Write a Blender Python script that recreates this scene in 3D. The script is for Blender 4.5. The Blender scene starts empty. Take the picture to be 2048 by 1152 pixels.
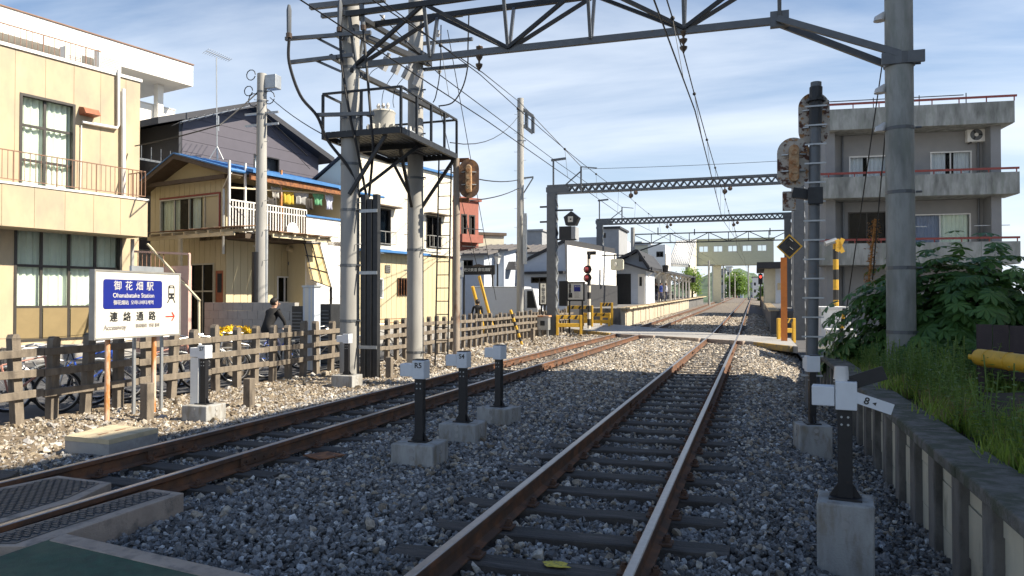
import bpy, bmesh, math, random
import numpy as np
from mathutils import Vector as V, Matrix, Euler
random.seed(7); np.random.seed(7)
S = bpy.context.scene; COL = S.collection
R = math.radians
# ---------------------------------------------------------------- camera, sky, sun, exposure
FPX = 1479.0                                    # focal length in photograph pixels (2048 wide)
YAW = math.atan((1508.6 - 1024) / FPX); PITCH = math.atan(24 / FPX)
CAMZ = 1.65
cam = bpy.data.objects.new('camera', bpy.data.cameras.new('camera')); COL.objects.link(cam)
cam.data.sensor_width = 36; cam.data.lens = FPX / 2048 * 36
cam.data.clip_start = .05; cam.data.clip_end = 6000
cam.location = (0, 0, CAMZ); cam.rotation_euler = (math.pi / 2 + PITCH, 0, YAW)
S.camera = cam
SUN_AZ = V((.995, .10)); SUN_EL = R(41)
sd = V((SUN_AZ.x * math.cos(SUN_EL), SUN_AZ.y * math.cos(SUN_EL), math.sin(SUN_EL))).normalized()
sun = bpy.data.objects.new('sun', bpy.data.lights.new('sun', 'SUN')); COL.objects.link(sun)
sun.data.energy = 5.0; sun.data.angle = R(.53); sun.data.color = (1, .90, .745)
sun.rotation_euler = sd.to_track_quat('Z', 'Y').to_euler()
W = bpy.data.worlds.new('World'); S.world = W; W.use_nodes = True
def build_world():
    nt = W.node_tree; N = nt.nodes; L = nt.links
    bg = N['Background']; bg.inputs[1].default_value = .076
    sky = N.new('ShaderNodeTexSky'); sky.sky_type = 'NISHITA'; sky.sun_disc = False
    sky.sun_elevation = SUN_EL; sky.sun_rotation = math.atan2(sd.x, sd.y)
    sky.air_density = 1.0; sky.dust_density = .3; sky.ozone_density = 3.0
    tc = N.new('ShaderNodeTexCoord'); sx = N.new('ShaderNodeSeparateXYZ'); L.new(tc.outputs['Generated'], sx.inputs[0])
    def math_(op, a, b=None):
        n = N.new('ShaderNodeMath'); n.operation = op
        for i, q in enumerate((a, b)):
            if q is None: continue
            if isinstance(q, (int, float)): n.inputs[i].default_value = q
            else: L.new(q, n.inputs[i])
        return n.outputs[0]
    zz = math_('ADD', math_('MAXIMUM', sx.outputs[2], 0), .18)
    cx = N.new('ShaderNodeCombineXYZ'); L.new(math_('DIVIDE', sx.outputs[0], zz), cx.inputs[0]); L.new(math_('DIVIDE', sx.outputs[1], zz), cx.inputs[1])
    mp = N.new('ShaderNodeMapping'); mp.inputs['Rotation'].default_value = (0, 0, R(35)); mp.inputs['Scale'].default_value = (.55, 1.5, 1)
    mp.inputs['Location'].default_value = (.9, 1.7, 0)
    L.new(cx.outputs[0], mp.inputs[0])
    nz = N.new('ShaderNodeTexNoise'); nz.inputs['Scale'].default_value = .8; nz.inputs['Detail'].default_value = 9; nz.inputs['Roughness'].default_value = .55; nz.inputs['Distortion'].default_value = .5
    L.new(mp.outputs[0], nz.inputs['Vector'])
    cr = N.new('ShaderNodeValToRGB'); cr.color_ramp.elements[0].position = .36; cr.color_ramp.elements[1].position = .64
    L.new(nz.outputs[0], cr.inputs[0])
    # the thin veil thickens towards the horizon, as high cloud seen at a low angle does
    hz = N.new('ShaderNodeMapRange'); hz.inputs[1].default_value = .0; hz.inputs[2].default_value = .62; hz.inputs[3].default_value = .62; hz.inputs[4].default_value = -.62
    L.new(sx.outputs[2], hz.inputs[0])
    fac = N.new('ShaderNodeMath'); fac.operation = 'ADD'; fac.use_clamp = True
    L.new(math_('MULTIPLY', cr.outputs[0], .75), fac.inputs[0]); L.new(hz.outputs[0], fac.inputs[1])
    mx = N.new('ShaderNodeMix'); mx.data_type = 'RGBA'; mx.clamp_factor = True
    L.new(math_('MULTIPLY', fac.outputs[0], .93), mx.inputs[0]); L.new(sky.outputs[0], mx.inputs[6]); mx.inputs[7].default_value = (6.6, 7.2, 8.0, 1)
    L.new(mx.outputs[2], bg.inputs[0])
build_world()
S.view_settings.view_transform = 'Standard'; S.view_settings.look = 'None'
S.view_settings.exposure = 1.0; S.view_settings.gamma = 1.0; S.view_settings.use_curve_mapping = False
S.render.engine = 'CYCLES'
S.cycles.max_bounces = 6; S.cycles.transparent_max_bounces = 12

# ---------------------------------------------------------------- from photograph pixels to places
RM = Euler((math.pi / 2 + PITCH, 0, YAW)).to_matrix(); CO = V((0, 0, CAMZ))
FW = V((-math.sin(YAW), math.cos(YAW), 0))
def ray(px, py): return RM @ V(((px - 1024) / FPX, (576 - py) / FPX, -1))
def gnd(px, py, z=0.):
    d = ray(px, py); return CO + d * ((z - CAMZ) / d.z)
def atX(px, py, X):
    d = ray(px, py); return CO + d * (X / d.x)
def atY(px, py, Y):
    d = ray(px, py); return CO + d * (Y / d.y)
def atD(px, py, D):
    d = ray(px, py); return CO + d * (D / d.dot(FW))
def gz(y): return max(0., (y - 34) * .014)      # the line climbs gently beyond the far crossing

# ---------------------------------------------------------------- materials
MATS = {}
def mat(n, c=(.5, .5, .5), r=.7, v=.14, s=5, c2=None, t=.55, tw=.08, s2=3, st=(1, 1, 1), b=.15, bs=50, m=0., c3=None, t3=.62, s3=14, spec=.5, coord='pos'):
    if n in MATS: return MATS[n]
    ma = bpy.data.materials.new(n); ma.use_nodes = True; nt = ma.node_tree; N = nt.nodes; L = nt.links
    P = N['Principled BSDF']; P.inputs['Roughness'].default_value = r; P.inputs['Metallic'].default_value = m
    P.inputs['Specular IOR Level'].default_value = spec
    g = N.new('ShaderNodeNewGeometry')
    src = g.outputs['Position']
    if coord == 'obj': src = N.new('ShaderNodeTexCoord').outputs['Object']
    def noise(sc, stretch=(1, 1, 1), det=5):
        mp = N.new('ShaderNodeMapping'); mp.inputs['Scale'].default_value = stretch; L.new(src, mp.inputs[0])
        q = N.new('ShaderNodeTexNoise'); q.inputs['Scale'].default_value = sc; q.inputs['Detail'].default_value = det; q.inputs['Roughness'].default_value = .6
        L.new(mp.outputs[0], q.inputs['Vector']); return q.outputs[0]
    def mixc(f, a, b_):
        mx = N.new('ShaderNodeMix'); mx.data_type = 'RGBA'
        L.new(f, mx.inputs[0])
        for i, q in ((6, a), (7, b_)):
            if isinstance(q, tuple): mx.inputs[i].default_value = (*q, 1)
            else: L.new(q, mx.inputs[i])
        return mx.outputs[2]
    lo = tuple(max(0, x * (1 - v)) for x in c); hi = tuple(min(1, x * (1 + v)) for x in c)
    rr = N.new('ShaderNodeValToRGB'); rr.color_ramp.elements[0].position = .3; rr.color_ramp.elements[1].position = .7
    L.new(noise(s, st), rr.inputs[0])
    col = mixc(rr.outputs[0], lo, hi)
    for cc, tt, ss in ((c2, t, s2), (c3, t3, s3)):
        if cc:
            q = N.new('ShaderNodeValToRGB'); q.color_ramp.elements[0].position = tt - tw; q.color_ramp.elements[1].position = tt + tw
            L.new(noise(ss, st, 8), q.inputs[0]); col = mixc(q.outputs[0], col, cc)
    L.new(col, P.inputs['Base Color'])
    if b:
        bu = N.new('ShaderNodeBump'); bu.inputs['Strength'].default_value = b; bu.inputs['Distance'].default_value = .02
        L.new(noise(bs), bu.inputs['Height']); L.new(bu.outputs[0], P.inputs['Normal'])
    MATS[n] = ma; return ma
def glass(n='glass', tint=(.93, .95, .94), refl=.12):
    if n in MATS: return MATS[n]
    ma = bpy.data.materials.new(n); ma.use_nodes = True; nt = ma.node_tree; N = nt.nodes; L = nt.links
    N.remove(N['Principled BSDF']); out = N['Material Output']
    t = N.new('ShaderNodeBsdfTransparent'); t.inputs[0].default_value = (*tint, 1)
    g = N.new('ShaderNodeBsdfGlossy'); g.inputs['Roughness'].default_value = .03
    lw = N.new('ShaderNodeLayerWeight'); lw.inputs[0].default_value = refl
    mx = N.new('ShaderNodeMixShader'); L.new(lw.outputs[0], mx.inputs[0]); L.new(t.outputs[0], mx.inputs[1]); L.new(g.outputs[0], mx.inputs[2])
    L.new(mx.outputs[0], out.inputs[0]); MATS[n] = ma; return ma

# ---------------------------------------------------------------- mesh building
WM = {}                                         # world matrix of each thing while it is being built
def I4(): return Matrix.Identity(4)
class MB:
    def __init__(s): s.v = []; s.f = []
    def add(s, vs, fs):
        k = len(s.v); s.v += [V(q) for q in vs]; s.f += [tuple(i + k for i in q) for q in fs]; return s
    def box(s, x0, x1, y0, y1, z0, z1, M=None):
        vs = [V(q) for q in ((x0, y0, z0), (x1, y0, z0), (x1, y1, z0), (x0, y1, z0), (x0, y0, z1), (x1, y0, z1), (x1, y1, z1), (x0, y1, z1))]
        if M is not None: vs = [M @ q for q in vs]
        return s.add(vs, ((3, 2, 1, 0), (4, 5, 6, 7), (0, 1, 5, 4), (1, 2, 6, 5), (2, 3, 7, 6), (3, 0, 4, 7)))
    def cbox(s, c, sz, M=None):
        return s.box(c[0] - sz[0] / 2, c[0] + sz[0] / 2, c[1] - sz[1] / 2, c[1] + sz[1] / 2, c[2] - sz[2] / 2, c[2] + sz[2] / 2, M)
    def bar(s, p, q, w, h=None, up=V((0, 0, 1))):
        p = V(p); q = V(q); h = h or w; d = (q - p); l = d.length
        if l < 1e-6: return s
        d /= l
        a = d.cross(V(up))
        if a.length < 1e-3: a = d.cross(V((1, 0, 0)))
        a.normalize(); b = a.cross(d)
        c = [(-1, -1), (1, -1), (1, 1), (-1, 1)]
        vs = [o + a * (i * w / 2) + b * (j * h / 2) for o in (p, q) for i, j in c]
        return s.add(vs, ((0, 3, 2, 1)[::-1], (4, 5, 6, 7)[::-1], (0, 1, 5, 4)[::-1], (1, 2, 6, 5)[::-1], (2, 3, 7, 6)[::-1], (3, 0, 4, 7)[::-1]))
    def tube(s, pts, r, n=8, caps=True):
        pts = [V(p) for p in pts]; k = len(pts); rs = r if isinstance(r, (list, tuple)) else [r] * k
        base = len(s.v); a = None
        for i, p in enumerate(pts):
            d = (pts[min(i + 1, k - 1)] - pts[max(i - 1, 0)])
            d = d.normalized() if d.length > 1e-9 else V((0, 0, 1))
            if a is None:
                a = d.cross(V((0, 0, 1)))
                if a.length < 1e-3: a = d.cross(V((0, 1, 0)))
            a = (a - d * a.dot(d)); a.normalize(); b = d.cross(a)
            for j in range(n):
                t = 2 * math.pi * j / n
                s.v.append(p + (a * math.cos(t) + b * math.sin(t)) * rs[i])
        for i in range(k - 1):
            for j in range(n):
                j2 = (j + 1) % n
                s.f.append((base + i * n + j, base + i * n + j2, base + (i + 1) * n + j2, base + (i + 1) * n + j))
        if caps:
            s.f.append(tuple(base + j for j in range(n))[::-1]); s.f.append(tuple(base + (k - 1) * n + j for j in range(n)))
        return s
    def prism(s, poly, d, M=None):
        """poly: 3D points of a flat face; d: extrusion vector"""
        n = len(poly); a = [V(p) for p in poly]; b = [p + V(d) for p in a]
        vs = a + b
        if M is not None: vs = [M @ q for q in vs]
        fs = [tuple(range(n))[::-1], tuple(range(n, 2 * n))] + [(i, (i + 1) % n, n + (i + 1) % n, n + i) for i in range(n)]
        return s.add(vs, fs)
    def sphere(s, c, r, n=10, m=6, sc=(1, 1, 1)):
        c = V(c); base = len(s.v)
        for i in range(m + 1):
            t = math.pi * i / m
            for j in range(n):
                a = 2 * math.pi * j / n
                s.v.append(c + V((math.sin(t) * math.cos(a) * r * sc[0], math.sin(t) * math.sin(a) * r * sc[1], math.cos(t) * r * sc[2])))
        for i in range(m):
            for j in range(n):
                j2 = (j + 1) % n
                s.f.append((base + i * n + j, base + (i + 1) * n + j, base + (i + 1) * n + j2, base + i * n + j2))
        return s
    def mesh(s, name, inv=None, smooth=False, fix=True):
        me = bpy.data.meshes.new(name)
        vs = [inv @ q for q in s.v] if inv is not None else s.v
        me.from_pydata([tuple(q) for q in vs], [], s.f)
        if fix:
            bm = bmesh.new(); bm.from_mesh(me); bmesh.ops.recalc_face_normals(bm, faces=bm.faces); bm.to_mesh(me); bm.free()
        if smooth:
            for p in me.polygons: p.use_smooth = True
        return me
    def build(s, name, m, parent=None, smooth=False, bevel=0, label=None, kind=None, sub=None, world=True):
        """parent: the thing (or part) this is a piece of"""
        if parent is not None:
            M = WM[parent.name]; inv = M.inverted() if world else None
            me = s.mesh(name, inv, smooth)
        else:
            if world:
                xs = [q.x for q in s.v]; ys = [q.y for q in s.v]
                c = V(((min(xs) + max(xs)) / 2, (min(ys) + max(ys)) / 2, min(q.z for q in s.v)))
            else: c = V((0, 0, 0))
            M = Matrix.Translation(c); me = s.mesh(name, M.inverted(), smooth)
        me.materials.append(m if not isinstance(m, str) else MATS[m])
        o = bpy.data.objects.new(name, me); COL.objects.link(o)
        if parent is not None: o.parent = parent; WM[o.name] = WM[parent.name]
        else: o.matrix_basis = M; WM[o.name] = M
        if smooth:
            try: me.set_sharp_from_angle(angle=R(40))
            except Exception: pass
        if bevel:
            mo = o.modifiers.new('bevel', 'BEVEL'); mo.width = bevel; mo.segments = 2; mo.limit_method = 'ANGLE'
        if label: o['label'] = label
        if kind: o['kind'] = kind
        return o
def tag(o, label=None, cat=None, group=None, kind=None):
    if label: o['label'] = label
    if cat: o['category'] = cat
    if group: o['group'] = group
    if kind: o['kind'] = kind
    return o
def thing(name, label, cat, loc=(0, 0, 0), rotz=0, group=None, kind=None):
    o = bpy.data.objects.new(name, None); COL.objects.link(o); o.empty_display_size = .2
    M = Matrix.Translation(V(loc)) @ Matrix.Rotation(rotz, 4, 'Z'); o.matrix_basis = M; WM[o.name] = M
    return tag(o, label, cat, group, kind)
def move(o, loc, rot=(0, 0, 0)):
    o.location = loc; o.rotation_euler = rot
def dup(root, loc, rot=(0, 0, 0), label=None, group=None):
    r = root.copy(); COL.objects.link(r); r.location = loc; r.rotation_euler = rot
    if label: r['label'] = label
    if group: r['group'] = group
    for ch in list(root.children):
        c = ch.copy(); COL.objects.link(c); c.parent = r
        for g in list(ch.children):
            d = g.copy(); COL.objects.link(d); d.parent = c
    return r
def inst(me, name, parent, M):
    """one more piece sharing mesh data; M in world space"""
    o = bpy.data.objects.new(name, me); COL.objects.link(o); o.parent = parent
    o.matrix_basis = WM[parent.name].inverted() @ M; return o
def text_mb(body, size, M, bold=0., align='CENTER', spacing=1.0, depth=.002):
    """lettering as geometry: M maps the text plane (x right, y up, z out) to the world"""
    cu = bpy.data.curves.new('lettering', 'FONT'); cu.body = body; cu.size = size; cu.align_x = align; cu.align_y = 'CENTER'
    cu.offset = bold; cu.extrude = depth; cu.space_character = spacing; cu.resolution_u = 3
    o = bpy.data.objects.new('lettering', cu); COL.objects.link(o)
    me = bpy.data.meshes.new_from_object(o.evaluated_get(bpy.context.evaluated_depsgraph_get()))
    mb = MB(); mb.add([M @ q.co for q in me.vertices], [tuple(p.vertices) for p in me.polygons])
    bpy.data.objects.remove(o); bpy.data.curves.remove(cu); bpy.data.meshes.remove(me); return mb
class Fac:
    """an upright plane: pixel column px lies at depth D; u runs along it at angle phi from +X"""
    def __init__(s, px, D, phi, z0=0.):
        p = atD(px, 600, D); s.O = V((p.x, p.y, 0)); a = R(phi)
        s.u = V((math.cos(a), math.sin(a), 0)); s.n = V((math.sin(a), -math.cos(a), 0)); s.phi = a
        s.M = Matrix(((s.u.x, s.n.x, 0, s.O.x), (s.u.y, s.n.y, 0, s.O.y), (0, 0, 1, 0), (0, 0, 0, 1)))
    def off(s, d):
        q = Fac.__new__(Fac); q.O = s.O + s.n * d; q.u = s.u; q.n = s.n; q.phi = s.phi
        q.M = Matrix(((q.u.x, q.n.x, 0, q.O.x), (q.u.y, q.n.y, 0, q.O.y), (0, 0, 1, 0), (0, 0, 0, 1))); return q
    def sz(s, px, py, d=0.):
        r = ray(px, py); o = s.O + s.n * d
        t = (o - CO).dot(s.n) / r.dot(s.n); p = CO + r * t
        return (p - s.O).dot(s.u), p.z
    def w(s, a, z, d=0.): return s.O + s.u * a + s.n * d + V((0, 0, z))
    def p(s, px, py, d=0.):
        a, z = s.sz(px, py, d); return s.w(a, z, d)
    def box(s, mb, s0, s1, z0, z1, d0, d1): return mb.box(s0, s1, d0, d1, z0, z1, s.M)
    def rect(s, px0, py0, px1, py1, d=0.):
        a, z1 = s.sz(px0, py0, d); b, z0 = s.sz(px1, py1, d); return a, b, z0, z1
    def text(s, body, size, a, z, d, **k):
        M = Matrix(((s.u.x, 0, s.n.x, 0), (s.u.y, 0, s.n.y, 0), (0, 1, 0, 0), (0, 0, 0, 1))); M.translation = s.w(a, z, d)
        return text_mb(body, size, M, **k)
def cut(r, holes):
    """rectangle r=(s0,s1,z0,z1) minus holes -> list of rectangles"""
    out = [r]
    for h in holes:
        nxt = []
        for (a, b, c, d) in out:
            if h[1] <= a or h[0] >= b or h[3] <= c or h[2] >= d: nxt.append((a, b, c, d)); continue
            if h[0] > a: nxt.append((a, h[0], c, d))
            if h[1] < b: nxt.append((h[1], b, c, d))
            x0 = max(a, h[0]); x1 = min(b, h[1])
            if h[2] > c: nxt.append((x0, x1, c, h[2]))
            if h[3] < d: nxt.append((x0, x1, h[3], d))
        out = nxt
    return [q for q in out if q[1] - q[0] > .004 and q[3] - q[2] > .004]
def wall(F, r, holes, d0, d1, name, m, parent):
    mb = MB()
    for a, b, c, d in cut(r, holes): F.box(mb, a, b, c, d, d0, d1)
    return mb.build(name, m, parent)
def panels(F, r, ws, hs, holes, d0, d1, gap, name, m, parent):
    s0, s1, z0, z1 = r
    xs = [s0]
    while xs[-1] + ws < s1 - ws * .3: xs.append(xs[-1] + ws)
    xs.append(s1); zs = [z0]
    while zs[-1] + hs < z1 - hs * .3: zs.append(zs[-1] + hs)
    zs.append(z1); k = 0
    for i in range(len(xs) - 1):
        for j in range(len(zs) - 1):
            c = cut((xs[i] + gap / 2, xs[i + 1] - gap / 2, zs[j] + gap / 2, zs[j + 1] - gap / 2), holes)
            if not c: continue
            e = random.uniform(-.003, .003); grp = []
            for q in c:                      # rectangles that touch make one piece
                tch = [g for g in grp if any(q[0] < r_[1] + .001 and q[1] > r_[0] - .001 and q[2] < r_[3] + .001 and q[3] > r_[2] - .001 for r_ in g)]
                grp = [g for g in grp if g not in tch] + [sum(tch, []) + [q]]
            for g in grp:
                mb = MB()
                for q in g: F.box(mb, *q, d0, d1 + e)
                mb.build(name, m, parent); k += 1
    return k
def curtain(F, s0, s1, z0, z1, d, m, parent, name='curtain', folds=None, amp=.03):
    n = max(8, int((s1 - s0) / .035)); mb = MB(); vs = []; fs = []
    ph = random.random() * 6
    for i in range(n + 1):
        a = s0 + (s1 - s0) * i / n; o = d + amp * math.sin(a * (2 * math.pi / .16) + ph + .6 * math.sin(a * 5)) + .3 * amp * math.sin(a * 71)
        vs += [F.w(a, z0, o), F.w(a, z1, o)]
    for i in range(n): fs.append((2 * i, 2 * i + 2, 2 * i + 3, 2 * i + 1))
    mb.add(vs, fs); return mb.build(name, m, parent, smooth=True)
def window(F, r, parent, nx=2, nz=1, fm='frame_dark', depth=-.12, fw=.05, cm=None, cr=None, splits=None, gm='glass', proud=.02, sill=None, zs=None, back='room_dark'):
    s0, s1, z0, z1 = r; mb = MB()
    d0, d1 = depth, depth + .06
    F.box(mb, s0, s1, z0, z0 + fw, d0, proud); F.box(mb, s0, s1, z1 - fw, z1, d0, proud)
    F.box(mb, s0, s0 + fw, z0 + fw, z1 - fw, d0, proud); F.box(mb, s1 - fw, s1, z0 + fw, z1 - fw, d0, proud)
    xs = [s0 + (s1 - s0) * i / nx for i in range(nx + 1)] if splits is None else [s0 + (s1 - s0) * q for q in splits]
    zz = [z0 + (z1 - z0) * j / nz for j in range(nz + 1)] if zs is None else [z0 + (z1 - z0) * q for q in zs]
    for x in xs[1:-1]: F.box(mb, x - fw * .5, x + fw * .5, z0 + fw, z1 - fw, d0, d1)
    for i in range(len(xs) - 1):
        for z in zz[1:-1]:
            a = xs[i] + (fw if i == 0 else fw * .5); b = xs[i + 1] - (fw if i == len(xs) - 2 else fw * .5)
            F.box(mb, a, b, z - fw * .5, z + fw * .5, d0, d1)
    w = mb.build('window', fm, parent)
    for i in range(len(xs) - 1):
        for j in range(len(zz) - 1):
            p = MB(); F.box(p, xs[i] + fw * .5, xs[i + 1] - fw * .5, zz[j] + fw * .5, zz[j + 1] - fw * .5, depth + .02 + .004 * (i % 2), depth + .024 + .004 * (i % 2))
            p.build('pane', gm, w)
    if cm:
        for q in (cr or [(0, 1)]): curtain(F, s0 + (s1 - s0) * q[0], s0 + (s1 - s0) * q[1], z0, z1, depth - .09, cm, w)
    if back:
        p = MB(); F.box(p, s0 - .1, s1 + .1, z0 - .1, z1 + .1, depth - .75, depth - .7); p.build('room_dark_backing', back, w)  # near-black backing sheet stands in for the unlit room
    if sill:
        p = MB(); F.box(p, s0 - .05, s1 + .05, z0 - .05, z0 - .003, -.02, .08); p.build('sill', sill, w)
    return w
def railing(F, s0, s1, z0, z1, d, step, parent, m, r=.012, rt=.02, name='railing', low=.08, ends=True):
    mb = MB(); mb.bar(F.w(s0, z1, d), F.w(s1, z1, d), rt * 2, rt * 1.6); mb.bar(F.w(s0, z0 + low, d), F.w(s1, z0 + low, d), rt * 1.6, rt * 1.2)
    o = mb.build(name, m, parent)
    n = max(1, round(abs(s1 - s0) / step))
    b0 = MB()
    for i in range(n + 1):
        a = s0 + (s1 - s0) * i / n; big = i % 8 == 0
        mb = MB(); mb.bar(F.w(a, z0 if big else z0 + low, d), F.w(a, z1 - rt, d), (rt if big else r) * 1.6, (rt if big else r) * 1.6, up=F.u)
        mb.build('baluster', m, o)
    return o
# ---------------------------------------------------------------- shared materials
mat('frame_dark', (.045, .04, .035), .45, b=0)
mat('frame_white', (.7, .7, .68), .4, v=.05, b=0)
mat('frame_alu', (.42, .42, .4), .4, v=.08, b=0, m=.6)
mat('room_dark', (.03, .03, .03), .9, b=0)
glass()
glass('glass_dark', (.35, .4, .42), .22)
mat('curtain_green', (.82, .88, .78), .9, v=.05, b=0)
mat('curtain_white', (.7, .72, .78), .9, v=.05, b=0)
mat('curtain_blue', (.3, .34, .48), .9, v=.05, b=0)
mat('concrete', (.36, .35, .33), .85, v=.13, s=3, c2=(.22, .21, .2), t=.62, s2=2.5, b=.25, bs=60)
mat('concrete_pole', (.33, .325, .305), .8, v=.14, s=3, st=(1, 1, .25), c2=(.3, .29, .27), t=.62, s2=4, b=.12, bs=80)
mat('concrete_stained', (.34, .35, .335), .9, v=.14, s=1.2, st=(1, 1, .25), c2=(.13, .135, .125), t=.56, tw=.14, s2=2.6, c3=(.22, .24, .21), t3=.6, s3=6, b=.2, bs=30)
mat('concrete_block', (.35, .35, .335), .85, v=.14, s=9, st=(1, 1, .3), c2=(.19, .18, .155), t=.58, tw=.12, s2=6, c3=(.24, .2, .15), t3=.64, s3=12, b=.3, bs=70)
mat('steel_grey', (.13, .14, .15), .5, v=.1, s=6, c2=(.16, .12, .09), t=.7, s2=9, b=.08, m=.4)
mat('steel_dark', (.03, .032, .035), .5, v=.2, s=6, b=.05, m=.3)
mat('galvanised', (.4, .42, .43), .45, v=.12, s=8, b=.05, m=.6)
mat('black_paint', (.012, .012, .014), .45, v=.2, s=20, c2=(.05, .03, .02), t=.72, s2=25, b=.05)
mat('white_paint', (.72, .72, .69), .5, v=.06, s=6, c2=(.45, .40, .33), t=.7, s2=12, b=.05)
mat('rust', (.28, .115, .045), .85, v=.3, s=14, c2=(.13, .055, .03), t=.52, s2=9, b=.3, bs=120)
mat('rust_pole', (.5, .2, .055), .7, v=.25, s=10, c2=(.68, .6, .52), t=.56, s2=5, b=.1, bs=90, st=(1, 1, .3))
mat('yellow_paint', (.62, .36, .03), .55, v=.12, s=8, c2=(.25, .14, .05), t=.68, s2=12, b=.05)
mat('red_paint', (.25, .05, .04), .6, v=.2, s=9, b=.05)
mat('wire_black', (.012, .012, .013), .6, v=.1, b=0)
mat('insulator', (.09, .06, .04), .3, v=.2, b=0)
mat('porcelain', (.65, .63, .6), .25, v=.06, b=0)
# ================================================================ GROUND AND TRACKS
mat('asphalt', (.085, .085, .088), .9, v=.18, s=2, c2=(.055, .055, .056), t=.6, s2=1.2, b=.3, bs=160)
mat('far_ground', (.10, .10, .09), .95, v=.2, s=.3, b=.1, bs=8)
mat('bed_dirt', (.10, .092, .085), .95, v=.3, s=25, c2=(.035, .033, .032), t=.5, s2=45, b=1.0, bs=45)
mat('strip_dirt', (.22, .17, .115), .95, v=.25, s=12, c2=(.14, .11, .075), t=.55, s2=2, b=.8, bs=60)
mat('soil', (.07, .055, .035), .95, v=.3, s=8, b=.6, bs=30)
mb = MB(); mb.add([(-1500, -200, -.34), (1500, -200, -.34), (1500, 3500, -.34), (-1500, 3500, -.34)], [(0, 1, 2, 3)])
tag(mb.build('ground', 'far_ground'), kind='structure')
def bed(x, y):
    z = -.02 + gz(y)
    if x > .05: z -= min(1, (x - .05) / 1.1) * .24
    if -4.2 < x < -2.4: z += .015
    for c_ in (-1.225, -5.335):
        if abs(x - c_) < .95: z -= .035 * (1 - max(0, abs(x - c_) - .75) / .2)
    if x < -6.9: z -= .0
    return z
def sheet(name, m, x0, x1, y0, y1, dx, dy, fz, jit=.0):
    nx = max(1, round((x1 - x0) / dx)); ny = max(1, round((y1 - y0) / dy)); mb = MB()
    vs = [(x0 + (x1 - x0) * i / nx, y0 + (y1 - y0) * j / ny, fz(x0 + (x1 - x0) * i / nx, y0 + (y1 - y0) * j / ny) + random.uniform(-jit, jit)) for j in range(ny + 1) for i in range(nx + 1)]
    fs = [(j * (nx + 1) + i, j * (nx + 1) + i + 1, (j + 1) * (nx + 1) + i + 1, (j + 1) * (nx + 1) + i) for j in range(ny) for i in range(nx)]
    mb.add(vs, fs); o = mb.build(name, m, smooth=True); tag(o, kind='structure'); return o
sheet('track_bed', 'bed_dirt', -7.0, 1.34, .5, 32, .3, .3, lambda x, y: bed(x, y) - .03, .012)
mat('ballast_far', (.19, .165, .135), .95, v=.35, s=22, c2=(.12, .10, .085), t=.52, s2=30, b=1., bs=35)
sheet('track_bed', 'ballast_far', -7.0, 1.2, 32, 190, 1.5, 2, lambda x, y: bed(x, y) - .01, .015)
sheet('gravel_strip', 'strip_dirt', -9.75, -7.0, -3, 42, .3, .4, lambda x, y: -.03, .012)
sheet('road', 'asphalt', -40, -9.75, -12, 60, 4, 4, lambda x, y: -.02)
sheet('road', 'asphalt', -60, -9.0, 60, 130, 6, 6, lambda x, y: -.05)

# crushed stone: one object each, instances of a handful of broken-stone shapes
def rock_meshes(n, m, seed):
    rnd = random.Random(seed); c = bpy.data.collections.new('stone_shapes_%d' % seed)
    for k in range(n):
        bm = bmesh.new()
        for _ in range(13):
            d = V((rnd.gauss(0, 1), rnd.gauss(0, 1), rnd.gauss(0, 1))).normalized() * rnd.uniform(.42, .58)
            bm.verts.new((d.x * 1.2, d.y * .95, d.z * .75))
        r = bmesh.ops.convex_hull(bm, input=bm.verts)
        bmesh.ops.delete(bm, geom=[g for g in r['geom_interior'] if isinstance(g, bmesh.types.BMVert)], context='VERTS')
        me = bpy.data.meshes.new('stone'); bm.to_mesh(me); bm.free(); me.materials.append(m)
        c.objects.link(bpy.data.objects.new('stone', me))
    return c
def stone_mat(n, cols, pos):
    ma = bpy.data.materials.new(n); ma.use_nodes = True; nt = ma.node_tree; N = nt.nodes; L = nt.links
    P = N['Principled BSDF']; P.inputs['Roughness'].default_value = .75
    oi = N.new('ShaderNodeObjectInfo'); cr = N.new('ShaderNodeValToRGB'); cr.color_ramp.interpolation = 'LINEAR'
    e = cr.color_ramp.elements
    while len(e) < len(cols): e.new(.5)
    for i, (c, p) in enumerate(zip(cols, pos)): e[i].position = p; e[i].color = (*c, 1)
    L.new(oi.outputs['Random'], cr.inputs[0])
    g = N.new('ShaderNodeNewGeometry'); nz = N.new('ShaderNodeTexNoise'); nz.inputs['Scale'].default_value = 55; nz.inputs['Detail'].default_value = 4
    L.new(g.outputs['Position'], nz.inputs['Vector'])
    mr = N.new('ShaderNodeMapRange'); mr.inputs[1].default_value = .3; mr.inputs[2].default_value = .7; mr.inputs[3].default_value = .65; mr.inputs[4].default_value = 1.3; L.new(nz.outputs[0], mr.inputs[0])
    mx = N.new('ShaderNodeMix'); mx.data_type = 'RGBA'; mx.blend_type = 'MULTIPLY'; mx.inputs[0].default_value = 1
    L.new(cr.outputs[0], mx.inputs[6]); L.new(mr.outputs[0], mx.inputs[7]); L.new(mx.outputs[2], P.inputs['Base Color']); MATS[n] = ma; return ma
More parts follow.
